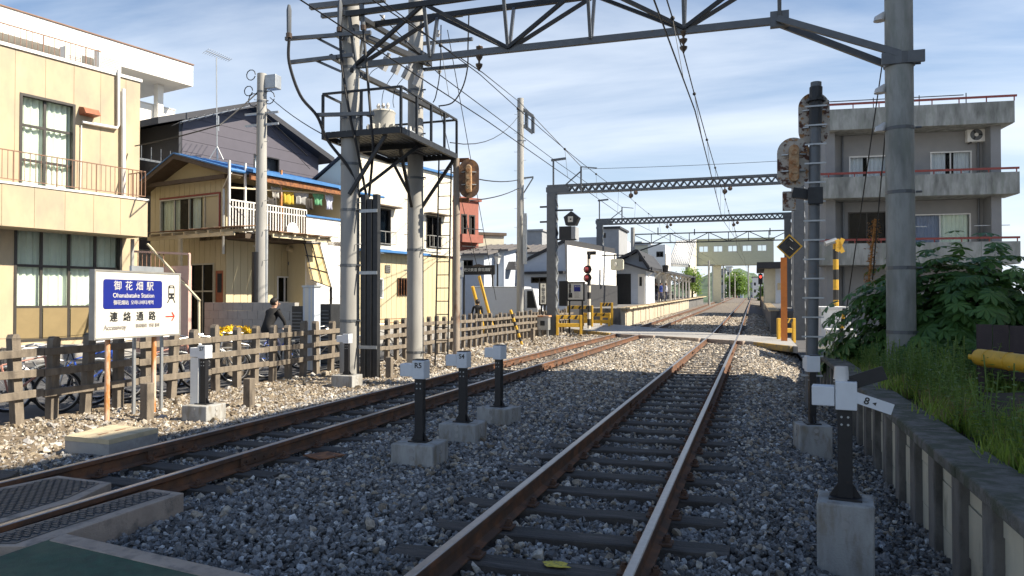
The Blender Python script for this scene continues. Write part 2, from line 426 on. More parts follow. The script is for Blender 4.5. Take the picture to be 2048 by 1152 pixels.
def scatter(name, pts, sizes, coll, m, label=None, cat=None, rot_full=True, tilt=.3):
    n = len(pts); me = bpy.data.meshes.new(name); me.vertices.add(n); me.vertices.foreach_set('co', np.asarray(pts, dtype=np.float32).ravel())
    a = me.attributes.new('rot', 'FLOAT_VECTOR', 'POINT')
    rot = np.random.uniform(-math.pi, math.pi, (n, 3)) if rot_full else np.stack([np.random.uniform(-tilt, tilt, n), np.random.uniform(-tilt, tilt, n), np.random.uniform(-math.pi, math.pi, n)], 1)
    if rot_full: rot[:, :2] *= .35
    a.data.foreach_set('vector', rot.astype(np.float32).ravel())
    a = me.attributes.new('scl', 'FLOAT', 'POINT'); a.data.foreach_set('value', np.asarray(sizes, dtype=np.float32))
    me.update(); me.materials.append(m)
    o = bpy.data.objects.new(name, me); COL.objects.link(o)
    ng = bpy.data.node_groups.new(name + '_scatter', 'GeometryNodeTree')
    ng.interface.new_socket('Geometry', in_out='INPUT', socket_type='NodeSocketGeometry'); ng.interface.new_socket('Geometry', in_out='OUTPUT', socket_type='NodeSocketGeometry')
    N = ng.nodes; L = ng.links; gi = N.new('NodeGroupInput'); go = N.new('NodeGroupOutput')
    ip = N.new('GeometryNodeInstanceOnPoints'); ci = N.new('GeometryNodeCollectionInfo'); ci.inputs['Collection'].default_value = coll
    ci.inputs['Separate Children'].default_value = True; ci.inputs['Reset Children'].default_value = True
    ra = N.new('GeometryNodeInputNamedAttribute'); ra.data_type = 'FLOAT_VECTOR'; ra.inputs[0].default_value = 'rot'
    sa = N.new('GeometryNodeInputNamedAttribute'); sa.data_type = 'FLOAT'; sa.inputs[0].default_value = 'scl'
    er = N.new('FunctionNodeEulerToRotation'); L.new(ra.outputs[0], er.inputs[0])
    ip.inputs['Pick Instance'].default_value = True
    L.new(gi.outputs[0], ip.inputs['Points']); L.new(ci.outputs[0], ip.inputs['Instance']); L.new(er.outputs[0], ip.inputs['Rotation']); L.new(sa.outputs[0], ip.inputs['Scale'])
    L.new(ip.outputs[0], go.inputs[0])
    mo = o.modifiers.new('scatter', 'NODES'); mo.node_group = ng
    return tag(o, label, cat, kind='stuff')
def depth_px(x, y, z=0.):
    cy, sy = math.cos(YAW), math.sin(YAW)
    D = -x * sy + y * cy; X = x * cy + y * sy
    return D, 1024 + FPX * X / np.maximum(D, .1)
def pts_in(x0, x1, y0, y1, dens_fn, fz):
    out = []; sz = []
    for (ya, yb, dens, size) in dens_fn:
        a = max(y0, ya); b = min(y1, yb)
        if b <= a: continue
        n = int((x1 - x0) * (b - a) * dens); x = np.random.uniform(x0, x1, n); y = np.random.uniform(a, b, n)
        D, px = depth_px(x, y); k = (D > 2.6) & (px > -60) & (px < 2110)
        x = x[k]; y = y[k]
        z = np.array([fz(p, q) for p, q in zip(x, y)])
        s_ = size * np.random.lognormal(0, .28, len(x)); z = z - .012 + np.random.uniform(-.012, .012, len(x)) + (np.random.rand(len(x)) ** 4) * .02
        out.append(np.stack([x, y, z], 1)); sz.append(s_)
    return np.concatenate(out), np.concatenate(sz)
TRK = {'right': (-1.79, -.66), 'left': (-5.90, -4.77)}       # rail centre lines (left edges of the heads measured in the photograph)
SLP = .625
def on_sleeper(p):
    x, y = p[:, 0], p[:, 1]; hit = np.zeros(len(p), bool)
    for (a, b), ph in ((TRK['right'], .1), (TRK['left'], .37)):
        c = (a + b) / 2
        dy = np.abs(((y - ph) / SLP) - np.round((y - ph) / SLP)) * SLP
        edge = 1.02 + .12 * np.sin(y * 5.1 + x)
        hit |= (np.abs(x - c) < edge) & (dy < .095 + .02 * np.sin(x * 9 + y * 3))
        for rx in (a, b): hit |= (np.abs(x - rx) < .085)
    return hit
bal_m = stone_mat('ballast_stone', [(.065, .063, .061), (.14, .137, .134), (.22, .217, .213), (.30, .297, .292), (.62, .62, .60)], [0, .3, .62, .92, 1.0])
bal_c = rock_meshes(9, bal_m, 3)
LV = [(0, 9, 1250, .040), (9, 15, 800, .048), (15, 22, 400, .06), (22, 33, 190, .08)]
p, s_ = pts_in(-6.95, 1.36, 1.0, 33, LV, bed)
k = ~on_sleeper(p) | (np.random.rand(len(p)) < .05)
# keep the far crossing clear
scatter('ballast', p[k], s_[k], bal_c, bal_m, 'grey crushed stone ballast around the railway tracks', 'ballast')
# rust-dusted brown stone; its paleness and spread towards the station also paint in sunlight
brn_m = stone_mat('ballast_brown', [(.16, .125, .085), (.29, .24, .18), (.40, .345, .27), (.50, .45, .37), (.66, .62, .55)], [0, .3, .6, .88, 1.0])
brn_c = rock_meshes(6, brn_m, 5)
p2, s2 = pts_in(-6.95, 1.2, 4.0, 66, [(4, 14, 380, .05), (14, 22, 420, .062), (22, 34, 260, .08), (34, 66, 110, .11)], bed)
k = ~on_sleeper(p2) & (np.random.rand(len(p2)) < np.maximum(np.clip((p2[:, 1] - 4) / 16, .04, 1), .75 * np.exp(-(np.min(np.abs(p2[:, :1] - np.array([[-1.79, -.66, -5.9, -4.77]])), axis=1) / .3) ** 2)))
scatter('ballast', p2[k] + np.array([0, 0, .012]), s2[k], brn_c, brn_m, 'brown dusty stones, paled to paint in sunlight, mixed into the ballast towards the far road crossing', 'ballast')
grv_m = stone_mat('gravel_beige', [(.12, .09, .06), (.23, .185, .125), (.33, .28, .21), (.34, .33, .32), (.58, .52, .42)], [0, .3, .6, .85, 1.0])
grv_c = rock_meshes(8, grv_m, 8)
p3, s3 = pts_in(-9.5, -6.7, 2.0, 40, [(0, 12, 520, .040), (12, 20, 300, .048), (20, 40, 130, .07)], lambda x, y: -.025)
big = np.random.rand(len(p3)) < .05; s3[big] *= 2.2
scatter('gravel', p3, s3, grv_c, grv_m, 'beige gravel and cobbles along the foot of the timber fence', 'gravel')

# ---------------------------------------------------------------- rails and sleepers
mat('rail_rust', (.185, .085, .042), .8, v=.25, s=7, c2=(.10, .06, .04), t=.48, s2=5, b=.2, bs=90, m=.15)
mat('rail_top', (.40, .37, .35), .36, v=.12, s=20, b=.02, m=.85)
mat('sleeper_wood', (.075, .066, .058), .9, v=.3, s=14, st=(.25, 3, 1), c2=(.14, .125, .11), t=.62, s2=6, b=.5, bs=40)
mat('fastening', (.12, .065, .04), .8, v=.3, s=30, b=.1)
mat('mark_yellow', (.62, .5, .07), .8, v=.2, s=30, c2=(.12, .11, .09), t=.58, s2=40, b=.1)
PROF = [(-.0635, 0), (.0635, 0), (.0635, .009), (.012, .027), (.008, .1), (.0325, .113), (.0325, .146), (.024, .153), (-.024, .153), (-.0325, .146), (-.0325, .113), (-.008, .1), (-.012, .027), (-.0635, .009)]
def extrude_y(mb, prof, x, ys, zf, z0):
    n = len(prof); base = len(mb.v)
    for y in ys:
        for (a, b) in prof: mb.v.append(V((x + a, y, b + z0 + zf(y))))
    for i in range(len(ys) - 1):
        for j in range(n):
            j2 = (j + 1) % n; mb.f.append((base + i * n + j, base + i * n + j2, base + (i + 1) * n + j2, base + (i + 1) * n + j))
    mb.f.append(tuple(base + j for j in range(n))); mb.f.append(tuple(base + (len(ys) - 1) * n + j for j in range(n)))
def sleeper_mesh(seed):
    rnd = random.Random(seed); mb = MB(); n = 8; vs = []
    for i in range(n + 1):
        x = -1.05 + 2.1 * i / n; w0 = -.1 + rnd.uniform(-.008, .008); w1 = .1 + rnd.uniform(-.008, .008); t = -.004 + rnd.uniform(-.006, .006) - .02 * (1 - abs(x)) * (1 if abs(x) < 1 else 0) * .5
        vs += [V((x, w0, -.15)), V((x, w0, t - .008)), V((x, w0 + .012, t)), V((x, w1 - .012, t)), V((x, w1, t - .008)), V((x, w1, -.15))]
    fs = []
    for i in range(n):
        for j in range(5): fs.append((i * 6 + j, i * 6 + j + 1, (i + 1) * 6 + j + 1, (i + 1) * 6 + j))
    fs += [tuple(range(6)), tuple(n * 6 + j for j in range(6))]
    mb.add(vs, fs); me = mb.mesh('sleeper'); me.materials.append(MATS['sleeper_wood']); return me
SLM = [sleeper_mesh(i) for i in range(5)]
def fast_mesh():
    mb = MB(); mb.box(-.035, .055, -.06, .06, .0, .014); mb.bar((-.01, 0, .012), (.03, 0, .03), .05, .02); mb.tube([(.02, 0, .01), (.02, 0, .065)], .017, 6); mb.tube([(.02, 0, .03), (.02, 0, .05)], .027, 6)
    me = mb.mesh('rail_fastening'); me.materials.append(MATS['fastening']); return me
FM = fast_mesh()
YS = [0.6, 34, 60, 90, 130, 190]
for key, lab in (('right', 'rusty railway track running beside the low retaining wall'), ('left', 'rusty railway track running beside the timber fence and platform')):
    a, b = TRK[key]; c = (a + b) / 2; ph = .1 if key == 'right' else .37
    t = thing('railway_track', lab, 'railway track', (c, .6, 0), group='railway tracks')
    for x in (a, b):
        mb = MB(); extrude_y(mb, PROF, x, YS, gz, 0.)
        r = mb.build('rail', 'rail_rust', t)
        mb = MB(); extrude_y(mb, [(-.030, .1500), (.030, .1500), (.0245, .1552), (-.0245, .1552)], x, YS, gz, 0.); mb.build('running_surface', 'rail_top', r)
    for y in (6.3 if key == 'left' else 11.4, 17.0 if key == 'left' else 23):
        for x in (a, b):
            for sgn in (-1, 1):
                mb = MB(); mb.box(x + sgn * .012, x + sgn * .034, y - .28, y + .28, .032, .108)
                for q in (-.2, -.07, .07, .2): mb.tube([(x + sgn * .03, y + q, .07), (x + sgn * .055, y + q, .07)], .014, 6)
                mb.build('fishplate', 'rail_rust', t)
    i0 = math.ceil((1.2 - ph) / SLP)
    for i in range(i0, int(45 / SLP)):
        y = ph + i * SLP
        if 27.5 < y < 34 and False: continue
        M = Matrix.Translation((c + random.uniform(-.03, .03), y, gz(y) + .004)) @ Matrix.Rotation(random.uniform(-.02, .02), 4, 'Z')
        so = inst(SLM[i % 5], 'sleeper', t, M); WM[so.name] = M
        if y < 19:
            for x in (a, b):
                for sgn in (-1, 1):
                    Mf = Matrix.Translation((x + sgn * .075, y + random.uniform(-.01, .01), .004)) @ (Matrix.Identity(4) if sgn > 0 else Matrix.Rotation(math.pi, 4, 'Z'))
                    f = bpy.data.objects.new('rail_fastening', FM); COL.objects.link(f); f.parent = so; f.matrix_basis = M.inverted() @ Mf
        if (key == 'right' and i == i0 + 5) or (key == 'left' and 5.2 < y < 9):
            xx = c + (.05 if key == 'right' else random.uniform(.2, .35)); mb = MB()
            n = 14; vs = [(xx + .10 * math.cos(q * 6.283 / n) * random.uniform(.6, 1.2), y + .06 * math.sin(q * 6.283 / n) * random.uniform(.7, 1.1), .0065) for q in range(n)]
            mb.prism(vs, (0, 0, .003)); mb.build('paint_mark', 'mark_yellow', so)

# ---------------------------------------------------------------- the crossing the picture was taken from
mat('asphalt_green', (.035, .085, .055), .9, v=.3, s=9, c2=(.085, .12, .075), t=.58, tw=.15, s2=2.2, c3=(.05, .055, .05), t3=.66, s3=16, b=.35, bs=140)
mat('deck_concrete', (.40, .32, .255), .85, v=.16, s=5, c2=(.22, .19, .16), t=.58, s2=7, b=.4, bs=60)
mat('deck_rubber', (.055, .062, .068), .55, v=.2, s=9, c2=(.1, .09, .08), t=.66, s2=11, b=.1)
DZ = .146
def flat(px): return [gnd(q[0], q[1], DZ) for q in px]
def ext(p, q, k): return q + (q - p) * k
o1, o2 = flat([(129, 1067.6), (378.7, 1151)]); i1, i2 = flat([(97.7, 1081.6), (289.7, 1151.4)])
dr = (o2 - o1).normalized(); dr = V((dr.x, dr.y * .55, 0)).normalized(); far = o1 + dr * 9; fin = i1 + dr * 9
deck_t = t = thing('crossing_deck', 'green surfaced crossing deck with brown concrete edging beside the near tracks', 'crossing deck', (o1.x, 2, 0))
mb = MB(); mb.prism([V((i1.x - .02, i1.y + .02, -.2)), V((fin.x, fin.y, -.2)), V((fin.x, -4, -.2)), V((i1.x - .02, -4, -.2))], (0, 0, DZ + .2)); mb.build('asphalt', 'asphalt_green', t)
mb = MB(); mb.prism([V((q.x, q.y, -.2)) for q in (i1, o1, far, fin)], (0, 0, DZ + .206)); mb.build('edging', 'deck_concrete', t, bevel=.008)
def rubber_panel(outline, inset, lab):
    P = flat(outline); mb = MB(); mb.prism([V((q.x, q.y, -.16)) for q in P], (0, 0, DZ + .16)); t = mb.build('panel', 'deck_concrete', deck_t, bevel=.006, label=lab)
    Q = flat(inset); st = MB(); st.prism([V((q.x, q.y, DZ + .001)) for q in Q], (0, 0, .004))
    xs = [q.x for q in Q]; ys = [q.y for q in Q]
    def inside(x, y):
        c = False; n = len(Q)
        for i in range(n):
            a, b = Q[i], Q[i - 1]
            if (a.y > y) != (b.y > y) and x < (b.x - a.x) * (y - a.y) / (b.y - a.y) + a.x: c = not c
        return c
    y = min(ys); r = 0
    while y < max(ys):
        x = min(xs) + (.035 if r % 2 else 0)
        while x < max(xs):
            if all(inside(x + i, y + j) for i in (-.03, .03) for j in (-.015, .015)): st.box(x - .026, x + .026, y - .011, y + .011, DZ + .004, DZ + .011)
            x += .07
        y += .034; r += 1
    st.build('studded_plate', 'deck_rubber', t, kind='stuff')
    return t
rubber_panel([(-90, 1093), (304, 977), (368, 985.6), (129, 1067.6), (60, 1092)], [(-60, 1087), (293, 982.5), (340, 988), (108, 1061), (30, 1088)], 'narrow studded panel with a concrete side on the outer side of the rail')
rubber_panel([(-120, 1003), (0, 975), (117, 951), (223, 965), (150, 1001), (0, 1045), (-120, 1078)], [(-110, 1004), (0, 981), (112, 956), (199, 967.5), (136, 996), (10, 1034), (-110, 1066)], 'wide studded panel with a pointed end between the left rails')
mb = MB(); q = flat([(-60, 945), (0, 935), (38, 938), (22, 948), (-60, 968)]); mb.prism([V((k.x, k.y, -.1)) for k in q], (0, 0, DZ + .08)); tag(mb.build('crossing_board', 'sleeper_wood'), 'weathered timber board outside the far rail of the crossing', 'board')

# hatch slab by the sign
mat('hatch_sand', (.55, .46, .30), .85, v=.1, s=10, c2=(.42, .36, .25), t=.6, s2=6, b=.2)
hz = .17
Q = [gnd(*k, hz) for k in ((130, 872), (223, 850), (316, 857), (218, 880))]
t = thing('cable_hatch', 'low sandy concrete cable hatch with two slots before the station sign', 'hatch', (Q[0] + Q[2]) / 2 - V((0, 0, hz)))
mb = MB(); mb.prism([V((q.x, q.y, -.08)) for q in Q], (0, 0, hz + .03)); mb.build('base', 'concrete', t)
c = (Q[0] + Q[2]) / 2; mb = MB(); mb.prism([c + (q - c) * 1.01 + V((0, 0, -.048)) for q in Q], (0, 0, .05)); lid = mb.build('lid', 'hatch_sand', t)
for f in (.32, .68):
    p0 = Q[0].lerp(Q[3], .5).lerp(Q[1].lerp(Q[2], .5), f); e = (Q[2] - Q[3]).normalized() * .07
    mb = MB(); mb.bar(p0 - e + V((0, 0, .003)), p0 + e + V((0, 0, .003)), .03, .004); mb.build('slot', 'rust', lid)

# rusty plate lying by the left track
mb = MB(); q = gnd(640, 914, .02); mb.prism([gnd(*k, .012) for k in ((606, 912), (655, 905), (692, 911), (640, 921))], (0, 0, .012)); tag(mb.build('steel_plate', 'rust'), 'rusty steel plate lying on the ballast beside the left track', 'plate')

# ---------------------------------------------------------------- retaining wall and bank on the right
mat('wall_post', (.17, .16, .145), .9, v=.2, s=6, c2=(.09, .085, .075), t=.55, s2=5, b=.4, bs=50, st=(1, 1, .4))
mat('wall_panel', (.52, .48, .37), .85, v=.12, s=4, c2=(.25, .23, .17), t=.62, s2=5, b=.2, st=(1, 1, .4))
mat('wall_cap', (.15, .14, .125), .95, v=.25, s=7, c2=(.07, .075, .05), t=.5, s2=6, b=.6, bs=40)
RX = 1.36; t = thing('retaining_wall', 'low retaining wall of grey posts and pale concrete boards below the grassy bank', 'wall', (RX, 9, -.3))
y = 1.4; i = 0
while y < 17.2:
    mb = MB(); mb.box(RX - .075, RX + .06, y - .1, y + .1, -.4, .5); mb.build('post', 'wall_post', t, bevel=.012)
    if y < 16.5:
        for k, (z0, z1) in enumerate(((-.4, -.06), (-.052, .29), (.298, .5))):
            mb = MB(); e = random.uniform(-.006, .006); mb.box(RX - .012 + e, RX + .05, y + .08, y + .64, z0, z1); mb.build('board', 'wall_panel', t)
    y += .72
y = 1.1
while y < 17.2:
    mb = MB(); l = 1.44; e = random.uniform(-.01, .01); mb.box(RX - .14 + e, RX + .2, y, y + l - .012, .502, .59 + e * .5); mb.build('coping', 'wall_cap', t, bevel=.015); y += l
def bank(x, y):
    z = .5 + min(1, max(0, (x - RX - .5) / 2.4)) * .3 * max(0, min(1, (12 - y) / 4)) - .2 * max(0, min(1, (y - 9.5) / 4)) * min(1, (x - RX) / .6)
    if y > 15.5: z *= max(0, 1 - (y - 15.5) / 5.5)
    return z - (.3 if y > 21 else 0) * 0
sheet('bank', 'soil', RX + .05, 16, -4, 21.5, .4, .5, bank, .03)
sheet('lineside_path', 'asphalt', 1.3, 16, 21.3, 40, 3, 3, lambda x, y: -.05)
# ================================================================ FENCE, SIGN, MARKERS
mat('fence_wood', (.185, .155, .12), .9, v=.3, s=9, st=(1, 1, .3), c2=(.09, .075, .06), t=.6, s2=6, b=.45, bs=55)
FX = -9.42
FEN0 = 4.6; FST = .555
fence_t = thing('timber_fence', 'long weathered timber fence of pointed posts and three rails beside the tracks', 'fence', (FX, 20, 0))
def post_mesh(h):
    mb = MB(); w = .062
    mb.prism([V((0, -w, -.2)), V((0, w, -.2)), V((0, w, h - .05)), V((0, .035, h)), V((0, -.035, h)), V((0, -w, h - .05))], (.11, 0, 0)); me = mb.mesh('post'); me.materials.append(MATS['fence_wood']); return me
PM = [post_mesh(1.18), post_mesh(1.13), post_mesh(1.16)]
def fence_gap(y): return 13.2 < y < 15.1          # the pole stands in the line of the fence
n = int((38.5 - FEN0) / FST)
for i in range(n):
    y = FEN0 + i * FST
    inst(PM[i % 3], 'post', fence_t, Matrix.Translation((FX - .06 + random.uniform(-.015, .015), y + random.uniform(-.03, .03), random.uniform(-.05, .04))) @ Matrix.Rotation(random.uniform(-.05, .05), 4, 'X') @ Matrix.Rotation(random.uniform(-.03, .03), 4, 'Y') @ Matrix.Rotation(random.uniform(-.05, .05), 4, 'Z'))
for z in (.36, .66, .93):
    y = FEN0 - .2
    while y < 38.3:
        l = 1.66
        if True:
            mb = MB(); dz = random.uniform(-.02, .02); dz2 = random.uniform(-.02, .02)
            mb.bar((FX + .075, y, z + dz), (FX + .075, y + l - .012, z + dz2), .045, .105); mb.build('rail', 'fence_wood', fence_t, bevel=.006)
        y += l
# barbed strand above the near end
mb = MB(); pts = [(FX + .05, 3.5 + i * .5, 1.14 + .015 * math.sin(i * 1.3)) for i in range(12)]; mb.tube(pts, .003, 4); mb.build('wire_strand', 'wire_black', fence_t)
# short stumps in front of the fence
for k, (px, py, h) in enumerate(((294, 838, .5), (498, 810, .42), (779, 753, .42), (1065, 681, .5))):
    q = gnd(px, py, 0); mb = MB(); mb.box(q.x - .065, q.x + .065, q.y - .065, q.y + .065, -.15, h)
    tag(mb.build('stump', 'fence_wood', bevel=.01), ['short square timber stump between the station sign posts', 'short square timber stump by the bicycles and the cyclist', 'short square timber stump between the two concrete poles', 'short square timber stump beside the grey relay case'][k], 'stump', 'timber stumps before the fence')

# ---- station sign
SX = -8.42; SF = Fac(190, 600 and -SX / (math.sin(YAW) + (1024 - 190) / FPX * math.cos(YAW)), 90 + 2.)
mat('sign_white', (.62, .60, .53), .4, v=.03, b=0); mat('sign_blue', (.008, .017, .20), .35, v=.06, b=0); mat('sign_black', (.02, .02, .02), .5, b=0); mat('sign_red', (.65, .05, .03), .5, b=0)
mat('sign_grey', (.28, .26, .24), .5, b=0); mat('sign_frame', (.35, .34, .31), .5, m=.5, b=0)
a0, zt = SF.sz(190, 540); a1, _ = SF.sz(360, 548); _, zb = SF.sz(190, 679)
t = thing('station_sign', 'white board with blue station name panel, black train symbol and red arrow on posts', 'sign', SF.w((a0 + a1) / 2, 0, 0))
mb = MB(); SF.box(mb, a0, a1, zb, zt, -.07, 0); brd = mb.build('board', 'sign_white', t)
mb = MB()
for q in ((a0 - .012, a0 + .012, zb - .012, zt + .012), (a1 - .012, a1 + .012, zb - .012, zt + .012), (a0 + .012, a1 - .012, zb - .012, zb + .012), (a0 + .012, a1 - .012, zt - .012, zt + .012)): SF.box(mb, *q, -.085, .008)
mb.build('frame', 'sign_frame', t)
WW = a1 - a0; HH = zt - zb
def sp(u, v_): return a0 + WW * u, zt - HH * v_
def rrect(F, s0, s1, z0, z1, rad, d0, d1):
    pts = []
    for cx, cz, st in ((s1 - rad, z1 - rad, 0), (s0 + rad, z1 - rad, 90), (s0 + rad, z0 + rad, 180), (s1 - rad, z0 + rad, 270)):
        for k in range(6): an = R(st + 18 * k); pts.append(F.w(cx + rad * math.cos(an), cz + rad * math.sin(an), d0))
    return MB().prism(pts, F.n * (d1 - d0))
u0, v1 = sp(.085, .125); u1, v0 = sp(.765, .565)
rrect(SF, u0, u1, v0, v1, .04, .001, .004).build('name_panel', 'sign_blue', brd)
def lett(body, u, v_, size, m, bold=.0, sp_=1.0, d=.006, **k):
    s_, z = sp(u, v_); SF.text(body, size, s_, z, d, bold=bold, spacing=sp_, **k).build('lettering', m, brd)
lett('御 花 畑 駅', .425, .225, .14, 'sign_white', .0, 1.15)
lett('Ohanabatake Station', .425, .365, .092, 'sign_white', .0, 1.0)
lett('御花畑站  오하나바타케역', .425, .475, .07, 'sign_white', .0, .95)
lett('連 絡 通 路', .42, .69, .14, 'sign_black', .0015, 1.42)
lett('Accessway', .215, .84, .095, 'sign_grey', .001, .95)
lett('联络铁路  연결 통로', .59, .83, .055, 'sign_grey', .001, 1.0)
# red arrow
s0, z0 = sp(.81, .70); s1, _ = sp(.925, .70); mb = MB(); mb.bar(SF.w(s0, z0, .004), SF.w(s1, z0, .004), .018, .003, up=SF.n)
for q in (-1, 1): mb.bar(SF.w(s1, z0, .0055 + q * .001), SF.w(s1 - .055, z0 + q * .065, .0055 + q * .001), .018, .003, up=SF.n)
mb.build('arrow', 'sign_red', brd)
# train symbol
cs, cz = sp(.885, .30); tr = rrect(SF, cs - .065, cs + .065, cz - .105, cz + .1, .03, .001, .004); tb = tr.build('train_symbol', 'sign_black', brd)
mb = rrect(SF, cs - .05, cs + .05, cz - .02, cz + .055, .008, .0045, .006); mb.box(cs - .03, cs + .03, .0045, .006, cz + .07, cz + .085, SF.M)
for q in (-1, 1): mb.tube([SF.w(cs + q * .036, cz - .065, .0045), SF.w(cs + q * .036, cz - .065, .006)], .014, 10)
mb.build('symbol_cutout', 'sign_white', brd)
mb = MB()
for q in (-1, 1): mb.bar(SF.w(cs + q * .035, cz - .1, .003), SF.w(cs + q * .08, cz - .165, .003), .016, .003, up=SF.n)
mb.build('symbol_legs', 'sign_black', brd)
for px, py in ((228, 842), (320, 819)):
    g = gnd(px, py); s_, _ = SF.sz(px, 680); mb = MB(); mb.tube([SF.w(s_, -.15, -.11), SF.w(s_, zt - .1, -.11)], .035, 10); mb.build('post', 'rust_pole', t, smooth=True)
for px, py in ((293, 810), (347, 808)):
    s_, _ = SF.sz(px, 680); mb = MB(); p0 = SF.w(s_, -.1, -.22)
    mb.bar(p0, p0 + V((0, 0, zt + .0)), .045, .03); mb.build('brace_post', 'galvanised', t)
mb = MB(); SF.box(mb, a0 + .85, a1 - .12, zt + .02, zt + .1, -.24, -.2); mb.build('back_plate', 'galvanised', t)

# ---- point markers on concrete blocks
mat('marker_white', (.68, .70, .72), .45, v=.05, s=8, c2=(.4, .38, .35), t=.72, s2=12, b=.03)
def marker(px, py, label, txt=None, two=True, h=.97, bh=.2, rot=0., flap=False, white_post=False, bw=.46, bd=.4):
    g = gnd(px, py, bed(gnd(px, py).x, gnd(px, py).y)); g0 = V((g.x, g.y, 0))
    t = thing('point_marker', label, 'marker post', (0, 0, 0), 0, 'point markers on concrete blocks')
    mb = MB(); mb.box(-bw / 2, bw / 2, -bd / 2, bd / 2, -.3, bh); b = mb.build('block', 'concrete_block', t, bevel=.012, world=False)
    for (x, y) in ((0, -bd / 2), (.2 if False else bw / 2, 0)):
        mb = MB()
        for dz in (-.055, -.13):
            if y < 0: mb.tube([(x, y - .001, bh + dz), (x, y - .006, bh + dz)], .026, 10)
            else: mb.tube([(x + .001, y, bh + dz), (x + .006, y, bh + dz)], .026, 10)
        mb.build('lifting_plug', 'concrete', b, world=False)
    mb = MB(); mb.prism([V((-.1, -.08, bh)), V((.1, -.08, bh)), V((.1, .08, bh)), V((-.1, .08, bh))], (0, 0, .014))
    for q in (-1, 1): mb.prism([V((q * .045, -.006, bh + .014)), V((q * .098, -.006, bh + .014)), V((q * .045, -.006, bh + .1))], (0, .012, 0))
    mb.build('foot_plate', 'black_paint', t, world=False)
    mb = MB(); mb.box(-.045, .045, -.035, -.025, bh + .01, h - .13); mb.box(-.045, -.037, -.025, .035, bh + .01, h - .13); mb.box(.037, .045, -.025, .035, bh + .01, h - .13); mb.box(-.037, .037, .027, .035, bh + .01, h - .13)
    po = mb.build('post', 'black_paint', t, world=False)
    mb = MB()
    for zz in (h - .2, h - .25):
        for q in (-.02, .02): mb.tube([(q, -.036, zz), (q, -.042, zz)], .008, 6)
    mb.build('bolts', 'galvanised', po, world=False)
    if white_post:
        mb = MB(); mb.box(-.2, -.06, -.05, .05, bh - .1, h - .14); mb.build('white_post', 'white_paint', t, world=False, bevel=.004)
    # two flat boxes set one before the other, facing along the track, a black sheet at the left for the dark inside
    mb = MB(); mb.box(-.055, .075, -.075, .075, h - .15, h + .035); k = mb.build('number_box', 'marker_white', t, world=False, bevel=.006)
    mb = MB(); mb.box(-.2, -.06, -.06, .06, h - .13, h); l = mb.build('lamp_box', 'marker_white', t, world=False, bevel=.006)
    mb = MB(); mb.box(-.205, -.2005, -.052, .052, h - .122, h - .008); mb.build('inner_shade_sheet', 'black_paint', l, world=False)  # black sheet on a closed box paints in its dark inside
    mb = MB(); mb.box(-.07, .06, -.03, .08, h + .0355, h + .045); mb.build('box_lid', 'steel_dark', k, world=False)
    if txt:
        M = Matrix(((1, 0, 0, .012), (0, 0, -1, -.0765), (0, 1, 0, h - .015), (0, 0, 0, 1))); text_mb(txt, .075, M, bold=.001).build('lettering', 'sign_black', k, world=False)
    if flap:
        mb = MB(); mb.bar((.03, 0, h + .02), (.24, .0, h + .1), .014, .09, up=(0, 0, 1)); mb.build('flap', 'black_paint', t, world=False)
        mb = MB(); mb.tube([(-.02, 0, h + .03), (-.02, 0, h + .13)], [.05, .042], 12); mb.build('glass_cap', 'porcelain', t, world=False, smooth=True)
        mb = MB(); mb.bar((.06, -.07, h - .06), (.28, -.07, h - .13), .008, .07); fb = mb.build('number_plate', 'marker_white', t, world=False)
        M = Matrix(((.953, .303, 0, .15), (0, 0, -1, -.0755), (-.303, .953, 0, h - .09), (0, 0, 0, 1))); text_mb('8 ◂', .065, M, bold=.001).build('lettering', 'sign_black', fb, world=False)
    move(t, g0, (0, 0, rot)); return t
marker(840, 925, 'black post with blue white boxes marked R5 on a concrete block', 'R5', rot=0., h=1.0, bh=.21)
marker(926, 880, 'black post with blue white boxes marked S4 on a concrete block', 'S4', rot=0., h=1.0, bh=.21)
marker(998, 845, 'black post with unmarked narrow boxes on a block beyond the S4 post', None, rot=-.25, h=1.0, bh=.21)
marker(408, 838, 'marker with white boxes lettered S7 and a white post before the fence', 'S7', rot=0., h=.98, bh=.19, white_post=True, bw=.42)
marker(694, 772, 'small marker with white boxes on a block before the cable riser', None, rot=0., h=.96, bh=.2)
marker(1692, 1138, 'marker with white lamp box, glass cap and tilted number plate near the wall', None, rot=-.12, h=1.08, bh=.34, flap=True, bw=.34, bd=.34)
marker(1625, 905, 'slim black marker post on a block at the foot of the signal mast', None, rot=-1.4, h=.96, bh=.2, bw=.36, bd=.36)

